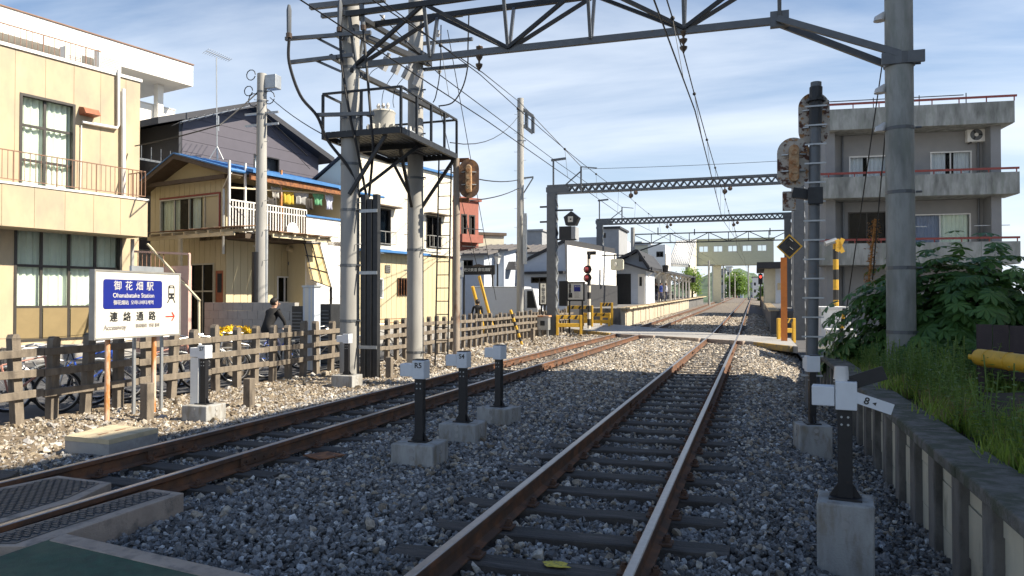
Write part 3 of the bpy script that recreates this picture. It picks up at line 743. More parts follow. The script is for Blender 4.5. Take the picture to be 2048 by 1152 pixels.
# ================================================================ POLES, GANTRIES, OVERHEAD LINE
def bands(mb, x, y, zs, r):
    for z in zs: mb.tube([(x, y, z - .03), (x, y, z + .03)], r, 14)
def pole(name, label, g, h, r0, r1, cat='pole', steps=True, bz=(), m='concrete_pole', group=None):
    t = thing(name, label, cat, (g.x, g.y, g.z), group=group)
    mb = MB(); k = 7; mb.tube([(g.x, g.y, g.z - .3 + (h + .3) * i / k) for i in range(k + 1)], [r0 + (r1 - r0) * i / k for i in range(k + 1)], 20); mb.build('shaft', m, t, smooth=True)
    if bz:
        for z in bz: mb = MB(); bands(mb, g.x, g.y, (z,), r0 + (r1 - r0) * (z / h) + .008); mb.tube([(g.x + r0, g.y - .06, z), (g.x + r0 + .09, g.y - .06, z)], .02, 6); mb.build('band', 'steel_grey', t)
    if steps:
        z = 2.4; i = 0
        while z < h - .4:
            mb = MB(); a = (g.x + (r0 * .8 + .02), g.y - .1, z) if i % 2 else (g.x - (r0 * .8 + .02), g.y + .05, z); b = (a[0] + (.14 if i % 2 else -.14), a[1], z); mb.tube([a, b, (b[0], b[1], z + .03)], .009, 5); mb.build('step_bolt', 'galvanised', t); z += .45; i += 1
    return t
GA = gnd(699, 752); GB = gnd(830, 732); GC = atD(521, 690, 22.5); GC.z = 0; GD = atD(1041, 660, 35); GD.z = 0
GA = V((GA.x, GA.y, 0)); GB = V((GB.x, GB.y, 0))
TY = GA.y
pr = atY(1802, 600, TY); GR = V((pr.x, pr.y, bank(pr.x, pr.y) - .1))
PA = pole('concrete_pole', 'concrete pole carrying the transformer platform beside the black cable riser', GA, 9.5, .215, .185, bz=(1.2, 2.4, 3.6, 4.6, 5.6, 6.7), group='railway concrete poles')
PB = pole('concrete_pole', 'concrete pole at the far end of the transformer platform beside the ladder', GB, 9.8, .215, .185, bz=(.35, 2.9, 4.7, 5.8, 6.9), group='railway concrete poles')
PR = pole('concrete_pole', 'thick shaded concrete pole standing in the leafy bush on the bank', GR, 8.5, .235, .22, bz=(1.1, 2.2, 3.5, 4.6, 5.7), steps=False, m='concrete_stained', group='railway concrete poles')
PC = pole('utility_pole', 'concrete utility pole with a junction box in front of the laundry balcony', GC, atD(521, 148, 22.5).z, .19, .14, bz=(7.3, 7.7, 8.0), group='street utility poles')
PD = pole('utility_pole', 'tall slim concrete pole rising behind the far timber fence', GD, atD(1041, 197, 35).z, .19, .15, bz=(9.2, 10.6), group='street utility poles')
# dark wrap, box and cable loops on the street pole
mb = MB(); mb.tube([(GC.x - .08, GC.y - .12, .3), (GC.x - .08, GC.y - .12, 3.1)], .13, 10); mb.build('cable_guard', 'black_paint', PC, smooth=True)
mb = MB(); mb.tube([(GC.x + .17, GC.y + .03, .2), (GC.x + .17, GC.y + .03, 3.8)], .05, 8); mb.build('conduit', 'galvanised', PC, smooth=True)
b0 = atD(546, 165, 22.5); mb = MB(); mb.cbox(b0, (.4, .3, .42)); mb.build('junction_box', 'galvanised', PC, bevel=.02)
for k, (px, py, rr) in enumerate(((502, 150, .16), (497, 182, .15), (508, 200, .2), (538, 195, .2))):
    c0 = atD(px, py, 22.5); mb = MB(); mb.tube([c0 + V((rr * math.cos(a * .6), 0, rr * math.sin(a * .6))) for a in range(11)], .015, 5); mb.build('cable_loop', 'wire_black', PC)
for z in (7.35, 7.0):
    mb = MB(); mb.bar((GC.x - .6, GC.y, z), (GC.x + .6, GC.y, z), .06, .06); mb.build('cross_arm', 'galvanised', PC)
# slim pole details
c0 = atD(1041, 222, 35); mb = MB()
for q in ((1046, 228, 1066, 248), (1046, 262, 1066, 268)): pass
A = [atD(1046, 219, 35), atD(1066, 233, 35), atD(1066, 266, 35), atD(1047, 251, 35), atD(1053, 224, 35), atD(1053, 255, 35)]
for i, j in ((0, 1), (1, 2), (2, 3), (4, 5)): mb.bar(A[i], A[j], .14, .14)
mb.build('wire_frame', 'steel_grey', PD)
mb = MB(); mb.bar(atD(1041, 357, 35), atD(1067, 354, 35), .07, .07); mb.bar(atD(1043, 393, 35), atD(1066, 356, 35), .06, .06); mb.build('bracket', 'steel_grey', PD)
mb = MB(); q0 = atD(1044, 470, 35); mb.box(q0.x + .12, q0.x + .3, q0.y - .25, q0.y - .15, q0.z - 1.4, q0.z + 1.0); mb.build('duct', 'galvanised', PD)

# transformer platform between the two poles
dk = 5.27; X0, X1, Y0, Y1 = -8.9, -7.02, 13.95, 17.0
t = thing('transformer_platform', 'black steel platform with railings fixed high between the two concrete poles', 'platform', ((X0 + X1) / 2, (Y0 + Y1) / 2, dk - .3))
mb = MB()
for y in (Y0, (Y0 + Y1) / 2, Y1): mb.bar((X0, y, dk - .06), (X1, y, dk - .06), .07, .12)
for x in (X0, X1): mb.bar((x, Y0, dk - .06), (x, Y1, dk - .06), .072, .13)
mb.build('deck_frame', 'steel_dark', t)
i = 0; x = X0 + .06
while x < X1 - .05:
    mb = MB(); mb.box(x, x + .105, Y0 + .02, Y1 - .02, dk, dk + .03); mb.build('deck_plank', 'steel_dark', t); x += .13
C = [(X0, Y0), (X1, Y0), (X1, Y1), (X0, Y1)]
for i in range(4):
    a, b = C[i], C[(i + 1) % 4]; mb = MB(); mb.bar((*a, dk + .86), (*b, dk + .86), .045, .045); mb.build('top_rail', 'steel_dark', t)
    n = 2 if i % 2 == 0 else 4
    for k in range(n):
        f = k / n; q = (a[0] + (b[0] - a[0]) * f, a[1] + (b[1] - a[1]) * f); mb = MB(); mb.bar((*q, dk), (*q, dk + .84), .05, .05); mb.build('rail_post', 'steel_dark', t)
for (p0, p1) in (((GA.x + .1, GA.y - .2, dk - 1.35), (X1 + .2 - .6, Y0 + .1, dk - .1)), ((GA.x, GA.y + .2, dk - 1.3), (X1 - .3, GA.y + 1.2, dk - .1)), ((GB.x, GB.y - .2, dk - 1.3), (X1 - .8, Y1 - 1.5, dk - .1)), ((GB.x + .1, GB.y, dk - 1.4), (X1 + .0, Y1 - .1, dk - .1)), ((GB.x + .05, GB.y + .1, dk - 1.4), (X0 + .2, Y1 - .2, dk - .1))):
    mb = MB(); mb.bar(p0, p1, .07, .07); mb.build('brace', 'steel_dark', t)
# transformer on the platform
mat('transformer_grey', (.46, .45, .41), .5, v=.06, s=5, c2=(.3, .27, .22), t=.7, s2=6, b=.05)
tq = atD(758, 232, 16.2); tx, ty = -8.05, 15.1
t = thing('transformer', 'pale grey finned oil transformer standing on the steel platform', 'transformer', (tx, ty, dk + .03))
mb = MB(); mb.tube([(tx, ty, dk + .04), (tx, ty, dk + .62), (tx, ty, dk + .66), (tx, ty, dk + .70)], [.27, .27, .29, .25], 20); mb.build('tank', 'transformer_grey', t, smooth=True)
for k in range(14):
    an = k * 2 * math.pi / 14; mb = MB(); mb.bar((tx + .27 * math.cos(an), ty + .27 * math.sin(an), dk + .2), (tx + .38 * math.cos(an), ty + .38 * math.sin(an), dk + .2), .02, .3); mb.build('fin', 'transformer_grey', t)
for k in (-1, 0, 1): mb = MB(); mb.tube([(tx + k * .12, ty, dk + .7), (tx + k * .12, ty, dk + .76), (tx + k * .12, ty, dk + .82), (tx + k * .12, ty, dk + .88)], [.05, .03, .05, .02], 8); mb.build('bushing', 'porcelain', t, smooth=True)
t = thing('switch_box', 'small grey switch box beside the transformer on the platform', 'switch box', (-7.9, 16.0, dk + .03))
mb = MB(); mb.box(-8.1, -7.7, 15.8, 16.15, dk + .04, dk + .42); b_ = mb.build('case', 'galvanised', t, bevel=.03)
for k in (-1, 0, 1): mb = MB(); mb.tube([(-7.9 + k * .12, 15.95, dk + .42), (-7.9 + k * .12, 15.95, dk + .52)], [.04, .025], 8); mb.build('bushing', 'porcelain', t)
# cable riser beside the first pole
cx0, cy0 = GA.x + .42, GA.y + .05; hr = atD(728, 392, 16.2).z
t = thing('cable_riser', 'tall black cable riser of steel channels with cables entering its top', 'cable riser', (cx0, cy0, 0))
for k in range(3): mb = MB(); mb.box(cx0 - .14 + k * .135, cx0 - .02 + k * .135, cy0 - .09 + k * .02, cy0 + .09, -.1, hr - .1 * (k == 1)); mb.build('channel', 'steel_dark', t, bevel=.008)
for z in (.6, 2.2, hr - .4): mb = MB(); mb.box(cx0 - .16, cx0 + .27, cy0 - .115, cy0 - .095, z, z + .07); mb.build('clamp', 'galvanised', t)
# cross arms, insulators and fuses high on the two poles
t = thing('crossarm_set', 'tangle of dark steel cross arms with cable ends on the near platform pole', 'cross arms', GA + V((0, 0, 5.7)))
def arm(t, p0, p1, D0, D1, w=.075, name='cross_arm', m='steel_grey'):
    mb = MB(); mb.bar(atD(*p0, D0), atD(*p1, D1), w, w); return mb.build(name, m, t)
arm(t, (571, 78), (742, 65), 15.9, 15.6); arm(t, (578, 125), (706, 110), 15.9, 15.7); arm(t, (634, 230), (748, 227), 15.8, 15.6); arm(t, (620, 14), (770, -2), 15.9, 15.6, .11); arm(t, (643, 32), (720, 24), 15.9, 15.7, .09)
arm(t, (634, 76), (690, 105), 15.9, 15.8, .05, 'stay'); arm(t, (632, 121), (682, 143), 15.9, 15.8, .05, 'stay'); arm(t, (673, 68), (728, 105), 15.7, 17, .09); arm(t, (668, 115), (730, 150), 15.7, 17, .09)
for p0, p1 in (((578, 10), (578, 76)), ((680, 0), (679, 64)), ((722, -5), (727, 60))):
    mb = MB(); a, b = atD(*p0, 15.7), atD(*p1, 15.7); mb.tube([a, a.lerp(b, .15), a.lerp(b, .85), b], [.03, .055, .05, .03], 8); mb.build('cable_end', 'steel_grey', t, smooth=True)
    mb = MB()
    for k in range(4): q = a.lerp(b, .86 + k * .035); mb.tube([q, q + V((0, 0, -.02))], .065, 8)
    mb.build('ribs', 'insulator', t)
t2 = thing('crossarm_set', 'steel arms with white fuse cutouts between the platform poles', 'cross arms', GB + V((0, 0, 6)))
arm(t2, (700, 62), (860, 128), 15.9, 18.6, .13, m='steel_dark'); arm(t2, (722, 36), (852, 112), 15.8, 18.6, .10, m='steel_dark'); arm(t2, (700, 140), (895, 232), 15.9, 18.8, .10, m='steel_dark'); arm(t2, (660, 112), (730, 150), 15.9, 16.6, .09, m='steel_dark')
arm(t2, (838, 88), (945, 78), 18.6, 18.0); arm(t2, (838, 140), (936, 131), 18.6, 18.0); arm(t2, (812, 42), (925, 30), 18.6, 18.0)
mat('cutout_grey', (.5, .5, .5), .4, b=0)
for k, (px, py) in enumerate(((770, 128), (793, 135), (814, 146), (836, 160))):
    a = atD(px, py, 17 + k * .3); mb = MB(); M = Matrix.Translation(a) @ Matrix.Rotation(.5, 4, 'Y'); mb.cbox((0, 0, 0), (.12, .16, .3), M); mb.cbox((0, -.02, .2), (.07, .07, .12), M); mb.build('fuse_cutout', 'cutout_grey', t2)
for k, (px, py) in enumerate(((766, 45), (790, 66), (814, 82), (766, 98), (868, 40), (876, 74), (879, 147))):
    a = atD(px, py, 17 + k * .25); mb = MB(); mb.tube([a, a + V((0, 0, .06)), a + V((0, 0, .08)), a + V((0, 0, .16))], [.025, .06, .03, .05], 8); mb.build('pin_insulator', 'porcelain', t2, smooth=True)
# cables hanging from the arms
def cable(label, pts, r, m='wire_black', name='cable', group='cables on the platform poles', n=6):
    q = [V(p) for p in pts]; out = []
    for i in range(len(q) - 1):          # Catmull-Rom through the points
        p0 = q[max(i - 1, 0)]; p1 = q[i]; p2 = q[i + 1]; p3 = q[min(i + 2, len(q) - 1)]
        for k in range(n):
            u = k / n; out.append(.5 * ((2 * p1) + (p2 - p0) * u + (2 * p0 - 5 * p1 + 4 * p2 - p3) * u * u + (3 * p1 - p0 - 3 * p2 + p3) * u ** 3))
    out.append(q[-1]); mb = MB(); mb.tube(out, r, 5); return tag(mb.build(name, m, smooth=True), label, 'cable', group)
cable('thick black cable looping from the outer arm end down to the riser', [atD(*k) for k in ((578, 76, 15.7), (578, 125, 15.7), (600, 190, 15.7), (634, 232, 15.7), (655, 280, 15.8), (700, 340, 15.9), (720, 395, 16.1))], .035)
cable('thick black cable hanging along the near pole into the riser', [atD(*k) for k in ((680, 60, 15.7), (684, 130, 15.7), (700, 230, 15.7), (715, 300, 15.8), (733, 392, 16.1))], .03)
cable('thick black cable hanging beside the transformer into the riser', [atD(*k) for k in ((727, 60, 15.6), (735, 150, 15.6), (742, 240, 15.6), (746, 300, 15.7), (738, 394, 16.1))], .03)
cable('black cable drooping in a loop from the arms of the far pole', [atD(*k) for k in ((938, 20, 18), (936, 90, 18), (935, 135, 18), (925, 175, 18), (905, 205, 18), (877, 212, 18))], .018)
cable('thin cable dropping from the far pole arms to the platform', [atD(*k) for k in ((882, 50, 18.2), (880, 140, 18.2), (872, 190, 18.2), (866, 205, 18.2))], .014)
for k, (a, b, lab) in enumerate((((770, 128), (742, 150), 'first'), ((793, 139), (770, 180), 'second'), ((812, 150), (792, 180), 'third'))):
    cable(['thin lead curving from the leftmost fuse cutout to the platform', 'thin lead curving from the middle fuse cutout to the transformer', 'thin lead curving from the last fuse cutout to the switch box'][k], [atD(*a, 17), atD(b[0], b[1] - 5, 17), atD(b[0] - 6, b[1] + 20, 17), atD(b[0] - 4, 215, 16.5)], .008)

# truss gantry over the near tracks
LZ = 6.76; t = thing('truss_gantry', 'dark steel truss spanning the tracks between the near poles at the picture top', 'gantry', (-3, TY, LZ))
NX = [-8.2, -6.45, -4.72, -3.02, -1.23, .46]
mb = MB(); mb.bar((GA.x + .15, TY, LZ), (.5, TY, LZ - .04), .09, .13); mb.build('lower_chord', 'steel_grey', t)
for dy in (-.35, .35):
    mb = MB(); mb.bar((GA.x + .1, TY + dy, LZ + 1.0), (GR.x + .1, TY + dy, LZ + 1.0), .085, .11); mb.build('upper_chord', 'steel_dark', t)
    for i, x in enumerate(NX):
        mb = MB(); mb.bar((x, TY + dy * .15, LZ), (x, TY + dy, LZ + 1.0), .06, .06); mb.build('upright', 'steel_grey', t)
    for i in range(len(NX) - 1):
        a, b = NX[i], NX[i + 1]
        mb = MB()
        if i % 2 == 1: mb.bar((b, TY + dy * .15, LZ), (a, TY + dy, LZ + 1.0), .07, .07)
        else: mb.bar((a, TY + dy * .15, LZ), (b, TY + dy, LZ + 1.0), .07, .07)
        mb.build('diagonal', 'steel_dark', t)
for dy in (-.12, .12):
    mb = MB(); mb.bar((.42, TY + dy, LZ - .04), (GR.x - .02, TY + dy * 1.7, atY(1795, 122 + dy * 60, TY).z), .075, .11); mb.build('knee_brace', 'steel_grey', t)
mb = MB(); mb.box(.3, .62, TY - .06, TY + .06, LZ - .16, LZ + .12); mb.build('gusset', 'steel_grey', t)
zb_ = atY(1800, 122, TY).z; mb = MB(); mb.tube([(GR.x, GR.y, zb_ - .1), (GR.x, GR.y, zb_ + .1)], .25, 16); mb.bar((GR.x - .3, GR.y - .2, zb_), (GR.x + .36, GR.y - .2, zb_), .06, .2); mb.build('pole_clamp', 'steel_grey', t)
def insulator(a, b, label, n=3, r=.075, group='hanging insulators under the truss'):
    mb = MB(); a, b = V(a), V(b); pts = []; rs = []
    for k in range(n):
        f0, f1 = (k + .15) / n, (k + .85) / n
        for f, q in ((f0, .022), (f0 + .02, r), (f0 + .16 / n * 2, r * .9), (f1, .022)): pts.append(a.lerp(b, f)); rs.append(q)
    mb.tube([a] + pts + [b], [.015] + rs + [.015], 12); return tag(mb.build('insulator', 'insulator', smooth=True), label, 'insulator', group)
ins1 = atY(1367, 62, TY); ins2 = atY(959, 92, TY)
insulator(ins1 + V((0, 0, .02)), atY(1367, 106, TY), 'dark ribbed insulator hanging from the truss over the right track', 3)
insulator(ins2 + V((0, 0, .02)), atY(958, 142, TY), 'dark ribbed insulator hanging from the truss over the left track', 3)

# box gantries with lattice beams
def box_gantry(px0, D0, px1, py_beam, base_px, label, beam_h, W_=.38):
    a = atD(px0, 600, D0); Y = a.y; xl = a.x; xr = atY(px1, 600, Y).x; zb = atD(px0, py_beam, D0).z
    t = thing('lattice_gantry', label, 'gantry', ((xl + xr) / 2, Y, 0), group='lattice gantries over the tracks')
    for x in (xl, xr):
        col = MB()
        col.box(x - W_ / 2, x + W_ / 2 - .1, Y - .2, Y - .17, -.2, zb - .02); col.box(x - W_ / 2, x - W_ / 2 + .03, Y - .17, Y + .2, -.2, zb - .02); col.box(x + W_ / 2 - .1, x + W_ / 2 - .07, Y - .17, Y + .2, -.2, zb - .02)
        c = col.build('column', 'steel_grey', t)
        z = 0
        while z < zb - .5:
            mb = MB(); mb.bar((x + W_ / 2 - .05, Y - .19, z), (x + W_ / 2 - .05, Y + .19, z + .32), .04, .05); mb.bar((x + W_ / 2 - .05, Y + .19, z + .32), (x + W_ / 2 - .05, Y - .19, z + .64), .04, .05); mb.build('lacing', 'galvanised', c); z += .64
    for dz in (0, beam_h):
        mb = MB(); mb.box(xl - .25, xr + .25, Y - .14, Y + .14, zb + dz - .05, zb + dz + .05); mb.build('chord', 'steel_grey', t)
    for x in (xl, xr): mb = MB(); mb.box(x - .3, x + .75 if x == xl else x + .3, Y - .15, Y + .15, zb + .052, zb + beam_h - .052); mb.build('end_plate', 'steel_grey', t)
    n = int((xr - xl - .8) / (beam_h * .95)); st = (xr - xl - .9) / n
    for i in range(n):
        x = xl + .75 + i * st
        mb = MB()
        for dy in (-.12, .12): mb.bar((x, Y + dy, zb + .05), (x + st / 2, Y + dy, zb + beam_h - .05), .035, .06); mb.bar((x + st / 2, Y + dy, zb + beam_h - .05), (x + st, Y + dy, zb + .05), .035, .06)
        mb.build('lacing', 'steel_grey', t)
    return t, xl, xr, Y, zb + beam_h
G1, xl1, xr1, Y1g, zt1 = box_gantry(1106, 34.8, 1600, 387, 0, 'lattice gantry with steel columns at the near side of the road crossing', .34, .5)
G2, xl2, xr2, Y2g, zt2 = box_gantry(1201, 49, 1577, 449, 0, 'lattice gantry with steel columns at the start of the platform', .32, .45)
for g, xl, Y, zt, marks in ((G1, xl1, Y1g, zt1, ((1109, 322), (1164, 335))), (G2, xl2, Y2g, zt2, ((1200, 402), (1245, 415)))):
    for k, (px, py) in enumerate(marks):
        q = atY(px, py, Y); mb = MB(); mb.bar((q.x, Y - .2, zt - .4 * k), (q.x, Y - .2, q.z), .07, .07)
        if k: mb.bar((q.x, Y - .2, q.z - .2), (q.x - .75, Y - .2, zt), .05, .05); mb.bar((q.x, Y - .2, q.z), (q.x + .75, Y - .2, q.z - .1), .06, .04)
        else: mb.bar((q.x - .1, Y - .2, q.z), (q.x + .6, Y - .2, q.z + .05), .1, .1)
        mb.build('wire_arm', 'steel_grey', g)
for k, (px, py) in enumerate(((1084, 414), (1084, 444))): mb = MB(); q = atY(px, py, Y1g); mb.bar((q.x - .1, Y1g, q.z), (xl1, Y1g, q.z), .06, .08); mb.build('side_arm', 'steel_dark', G1)
# thin truss further on
p0 = atD(1266, 600, 63); Y3 = p0.y; x3 = p0.x; x3r = atY(1580, 600, Y3).x; z3 = atD(1266, 487, 63).z; z3t = atD(1266, 469, 63).z
t = thing('thin_gantry', 'thin wire truss on a concrete post over the platform tracks', 'gantry', (x3, Y3, 0))
mb = MB(); mb.tube([(x3, Y3, 0), (x3, Y3, atD(1266, 455, 63).z)], [.22, .18], 12); mb.build('post', 'concrete_pole', t, smooth=True)
mb = MB(); mb.tube([(x3r, Y3, 0), (x3r, Y3, atD(1266, 455, 63).z)], [.22, .18], 12); mb.build('post', 'concrete_pole', t, smooth=True)
for z in (z3, z3t): mb = MB(); mb.bar((x3, Y3, z), (x3r, Y3, z), .09, .09); mb.build('chord', 'steel_dark', t)
for i in range(8):
    a = x3 + (x3r - x3) * i / 8; b = x3 + (x3r - x3) * (i + 1) / 8; mb = MB(); mb.bar((a, Y3, z3 if i % 2 else z3t), (b, Y3, z3t if i % 2 else z3), .06, .06); mb.bar((b, Y3, z3), (b, Y3, z3t), .06, .06); mb.build('diagonal', 'steel_dark', t)
for (px, py0, py1) in ((1389, 458, 470), (1540, 456, 470), (1316, 455, 470)): mb = MB(); mb.bar(atY(px, py0, Y3), atY(px, py1, Y3), .08, .08); mb.build('insulator_post', 'steel_dark', t)
mb = MB(); mb.bar((x3, Y3, atD(1266, 506, 63).z), (x3 + 2.5, Y3, z3), .1, .1); mb.build('knee_brace', 'steel_dark', t)

# overhead wires
def wire(label, pts, r=.012, group='overhead wires', name='overhead_wire', sag=0., n=8):
    q = [V(p) for p in pts]; out = []
    for i in range(len(q) - 1):
        L_ = (q[i + 1] - q[i]).length
        for k in range(n): u = k / n; p = q[i].lerp(q[i + 1], u); p.z -= sag * L_ * 4 * u * (1 - u); out.append(p)
    out.append(q[-1]); mb = MB(); mb.tube(out, r, 4); return tag(mb.build(name, 'wire_black'), label, 'wire', group)
def contact(xc, label, zc=5.2, zm=6.3, xm=None):
    xm = xc if xm is None else xm
    ys = [-6, TY, Y1g, Y2g, Y3, 100, 150]
    zz = [zc + gz(y) for y in ys]; zz[0] = zc + .05
    wire('contact wire over the %s' % label, [(xc + (.18 if i % 2 else -.1), y, z) for i, (y, z) in enumerate(zip(ys, zz))], .012)
    wire('carrier wire above the contact wire of the %s' % label, [(xm, y, zm + gz(y)) for y in ys], .012, sag=.008)
    # droppers
    y = 3.; k = 0
    while y < 60:
        for i in range(len(ys) - 1):
            if ys[i] <= y < ys[i + 1]:
                u = (y - ys[i]) / (ys[i + 1] - ys[i]); L_ = ys[i + 1] - ys[i]; zt = zm + gz(y) - .008 * L_ * 4 * u * (1 - u); xx = (xc + (.18 if i % 2 else -.1)) * (1 - u) + (xc + (.18 if (i + 1) % 2 else -.1)) * u
                mb = MB(); mb.tube([(xm, y, zt), (xx, y, zc + gz(y))], .005, 4); mb.sphere((xm, y, zt), .04, 6, 4); tag(mb.build('dropper', 'wire_black'), 'thin dropper with clamp joining the two wires over the %s' % label, 'dropper', 'droppers of the overhead line')
        y += 4.6; k += 1
contact(-1.22, 'right track', xm=ins1.x); contact(-5.34, 'left track', 5.3, 6.3, xm=ins2.x)
for g, xs, Y, z in ((G1, (-5.3, -1.2), Y1g, zt1), (G2, (-5.3, -1.2), Y2g, zt2)):
    for x in xs: mb = MB(); mb.bar((x, Y - .15, z - .3), (x, Y - .15, z - .75), .05, .05); mb.sphere((x, Y - .15, z - .62), .11, 8, 6); mb.sphere((x + .22, Y - .15, z - .5), .1, 8, 6); mb.build('wire_hanger', 'insulator', g)
tp = GD + V((0, 0, 0))
wire('long feeder wire sloping from the platform poles to the slim pole', [atD(745, 0, 14), atD(965, 145, 19), atD(1040, 205, 34.5), atY(1164, 335, Y1g)], .016)
wire('long wire sloping from the platform poles to the first lattice gantry', [atD(760, 30, 16), atD(880, 150, 19), atY(1115, 325, Y1g), atY(1245, 415, Y2g)], .016)
wire('wire running from the first gantry arm across to the mast', [atY(1166, 338, Y1g), atY(1560, 322, Y1g)], .01, sag=.004)
wire('wire sagging from the slim pole to the far platform pole', [atD(1037, 232, 35), atD(900, 285, 20)], .014, sag=.03)
wire('wire bundle from the slim pole to the signal post', [atD(1035, 360, 35), atD(905, 345, 20)], .02, sag=.01)
wire('lower wire from the slim pole to the signal post', [atD(1036, 377, 35), atD(905, 402, 20)], .02, sag=.01)
wire('service cable from the street pole to the beige building', [atD(515, 185, 22.5), atD(440, 250, 21), atD(270, 292, 22.6)], .022, sag=.01)
wire('service cable from the street pole to the eaves of the dark house', [atD(523, 225, 22.5), atD(615, 312, 24)], .02)
wire('telephone cable from the street pole to the near platform pole', [atD(540, 195, 22.5), atD(690, 290, 16.3)], .014, sag=.015)
wire('thin cable from the street pole down to the blue roof', [atD(527, 240, 22.5), atD(620, 338, 24)], .01)
wire('stay wire from the platform to the striped guards', [atD(878, 212, 18.2), atD(970, 600, 24)], .01, 'stay wires')
wire('second stay wire beside the signal post', [atD(895, 60, 18.2), atD(992, 600, 27)], .01, 'stay wires')
wire('stay wire dropping from the thick pole to the striped yellow guard', [GR + V((-.2, 0, 6)), atD(1690, 640, 15.5)], .011, 'stay wires')
wire('second stay wire dropping from the thick pole to the bank', [GR + V((-.15, 0, 5.2)), atD(1745, 560, 14.)], .011, 'stay wires')
# porcelain clevises on the thick pole
for k, z in enumerate((600, 160, 345)):
    zz = atY(1780, [40, 185, 262][k], TY).z; mb = MB(); mb.tube([(GR.x - .3, GR.y, zz), (GR.x - .3, GR.y, zz + .04), (GR.x - .22, GR.y, zz + .14)], [.1, .09, .03], 10); mb.build('insulator', 'porcelain', PR, smooth=True)

# ---- signal post and ladder by the platform
sp_ = V((-7.02, 17.0, 0)); t = thing('signal_post', 'brown steel post with an oval rusty signal head seen from behind', 'signal', (sp_.x, sp_.y, 0), group='railway signals')
mat('post_brown', (.30, .25, .20), .7, v=.15, s=6, st=(1, 1, .3), c2=(.18, .10, .06), t=.6, s2=6, b=.1)
mb = MB(); mb.tube([(sp_.x, sp_.y, -.2), (sp_.x, sp_.y, dk - .1)], .085, 12); mb.build('post', 'post_brown', t, smooth=True)
mat('signal_back', (.16, .10, .07), .8, v=.25, s=10, c2=(.30, .16, .07), t=.55, s2=5, b=.2); mat('signal_case', (.48, .33, .19), .7, v=.2, s=12, c2=(.35, .16, .06), t=.52, s2=10, b=.2)
mat('signal_rusty', (.46, .42, .36), .7, v=.15, s=8, c2=(.09, .035, .02), t=.53, tw=.03, s2=7, b=.2, c3=(.35, .18, .07), t3=.58, s3=10)
def oval(F, cs, cz, w, h, d0, d1, n=8):
    r = w / 2; pts = []
    for k in range(n * 2 + 1): a = math.pi * k / (n * 2); pts.append(F.w(cs + r * math.cos(a), cz + h / 2 - r + r * math.sin(a), d0))
    for k in range(n * 2 + 1): a = math.pi + math.pi * k / (n * 2); pts.append(F.w(cs + r * math.cos(a), cz - h / 2 + r + r * math.sin(a), d0))
    return MB().prism(pts, F.n * (d1 - d0))
def signal_head(t, F, px, py, wpx, hpx, m_back, m_case):
    cs, cz = F.sz(px, py); e, _ = F.sz(px + wpx / 2, py); _, zt = F.sz(px, py - hpx / 2); w = 2 * (e - cs); h = 2 * (zt - cz)
    b = oval(F, cs, cz, w, h, -.02, 0).build('backboard', m_back, t)
    mb = oval(F, cs, cz - .02 * h, w * .3, h * .72, .001, .12); mb.build('lamp_case', m_case, t, bevel=.02)
    for q in (-.23, .0, .23): mb = MB(); mb.tube([F.w(cs, cz + q * h * .8, .12), F.w(cs, cz + q * h * .8, .15)], w * .09, 10); mb.build('cover', m_case, t)
    for q in (-.16, .16):
        mb = MB(); mb.bar(F.w(cs - w * .36, cz + q * h, .012), F.w(cs - w * .16, cz + q * h, .05), .03, .02); mb.bar(F.w(cs + w * .36, cz + q * h, .012), F.w(cs + w * .16, cz + q * h, .05), .03, .02); mb.build('strap', 'galvanised', t)
    for q in (-1, 1): mb = MB(); mb.tube([F.w(cs + q * w * .25, cz + .1 * h, -.02), F.w(cs + q * w * .0, cz + .1 * h, -.02)], .02, 6)
    return cs, cz, w, h
F5 = Fac(905, 18.3, 14); cs, cz, w, h = signal_head(t, F5.off(.05), 938, 357, 40, 78, 'signal_back', 'signal_case')
for py in (320, 400): mb = MB(); mb.bar((sp_.x, sp_.y, F5.sz(910, py)[1]), F5.p(938, py, .0), .05, .1); mb.build('bracket', 'rust', t)
t = thing('ladder', 'thin dark steel ladder leaning up to the platform beside the post', 'ladder', (sp_.x - .35, sp_.y, 0))
l0 = [(sp_.x - .62, sp_.y + .1), (sp_.x - .28, sp_.y + .1)]
for x, y in l0: mb = MB(); mb.bar((x, y, 0), (x + .1, y, dk), .03, .03); mb.build('stile', 'steel_dark', t)
z = .3
while z < dk: mb = MB(); mb.tube([(l0[0][0] + .1 * z / dk, l0[0][1], z), (l0[1][0] + .1 * z / dk, l0[1][1], z)], .012, 5); mb.build('rung', 'steel_dark', t); z += .33
# ---- right signal mast with two rusty heads
ms = gnd(1622, 808); ms = V((ms.x, ms.y, -.05)); mt = atD(1632, 165, 11.85)
t = thing('signal_mast', 'steel signal mast with two rusty oval heads seen from behind and rungs', 'signal', ms, group='railway signals')
mb = MB(); mb.tube([ms, V((mt.x, mt.y, mt.z))], [.095, .085], 14); mb.build('mast', 'steel_grey', t, smooth=True)
mb = MB(); q = ms.lerp(mt, .94); mb.tube([q, q + V((0, 0, .05))], .15, 8); mb.tube([ms.lerp(mt, .86), ms.lerp(mt, .985)], .1, 12); mb.build('mast_cap', 'steel_dark', t)
F6 = Fac(1632, 11.85, 4); signal_head(t, F6.off(-.13), 1628, 238, 63, 106, 'signal_rusty', 'signal_rusty'); signal_head(t, F6.off(-.05), 1587, 326, 66, 102, 'signal_rusty', 'signal_case')
mb = MB(); mb.bar(F6.p(1585, 385), F6.p(1630, 392), .1, .16); mb.build('bracket', 'steel_dark', t); mb = MB(); F6.box(mb, *F6.rect(1566, 383, 1592, 420), -.1, .0); mb.build('cable_box', 'signal_rusty', t)
z = .5
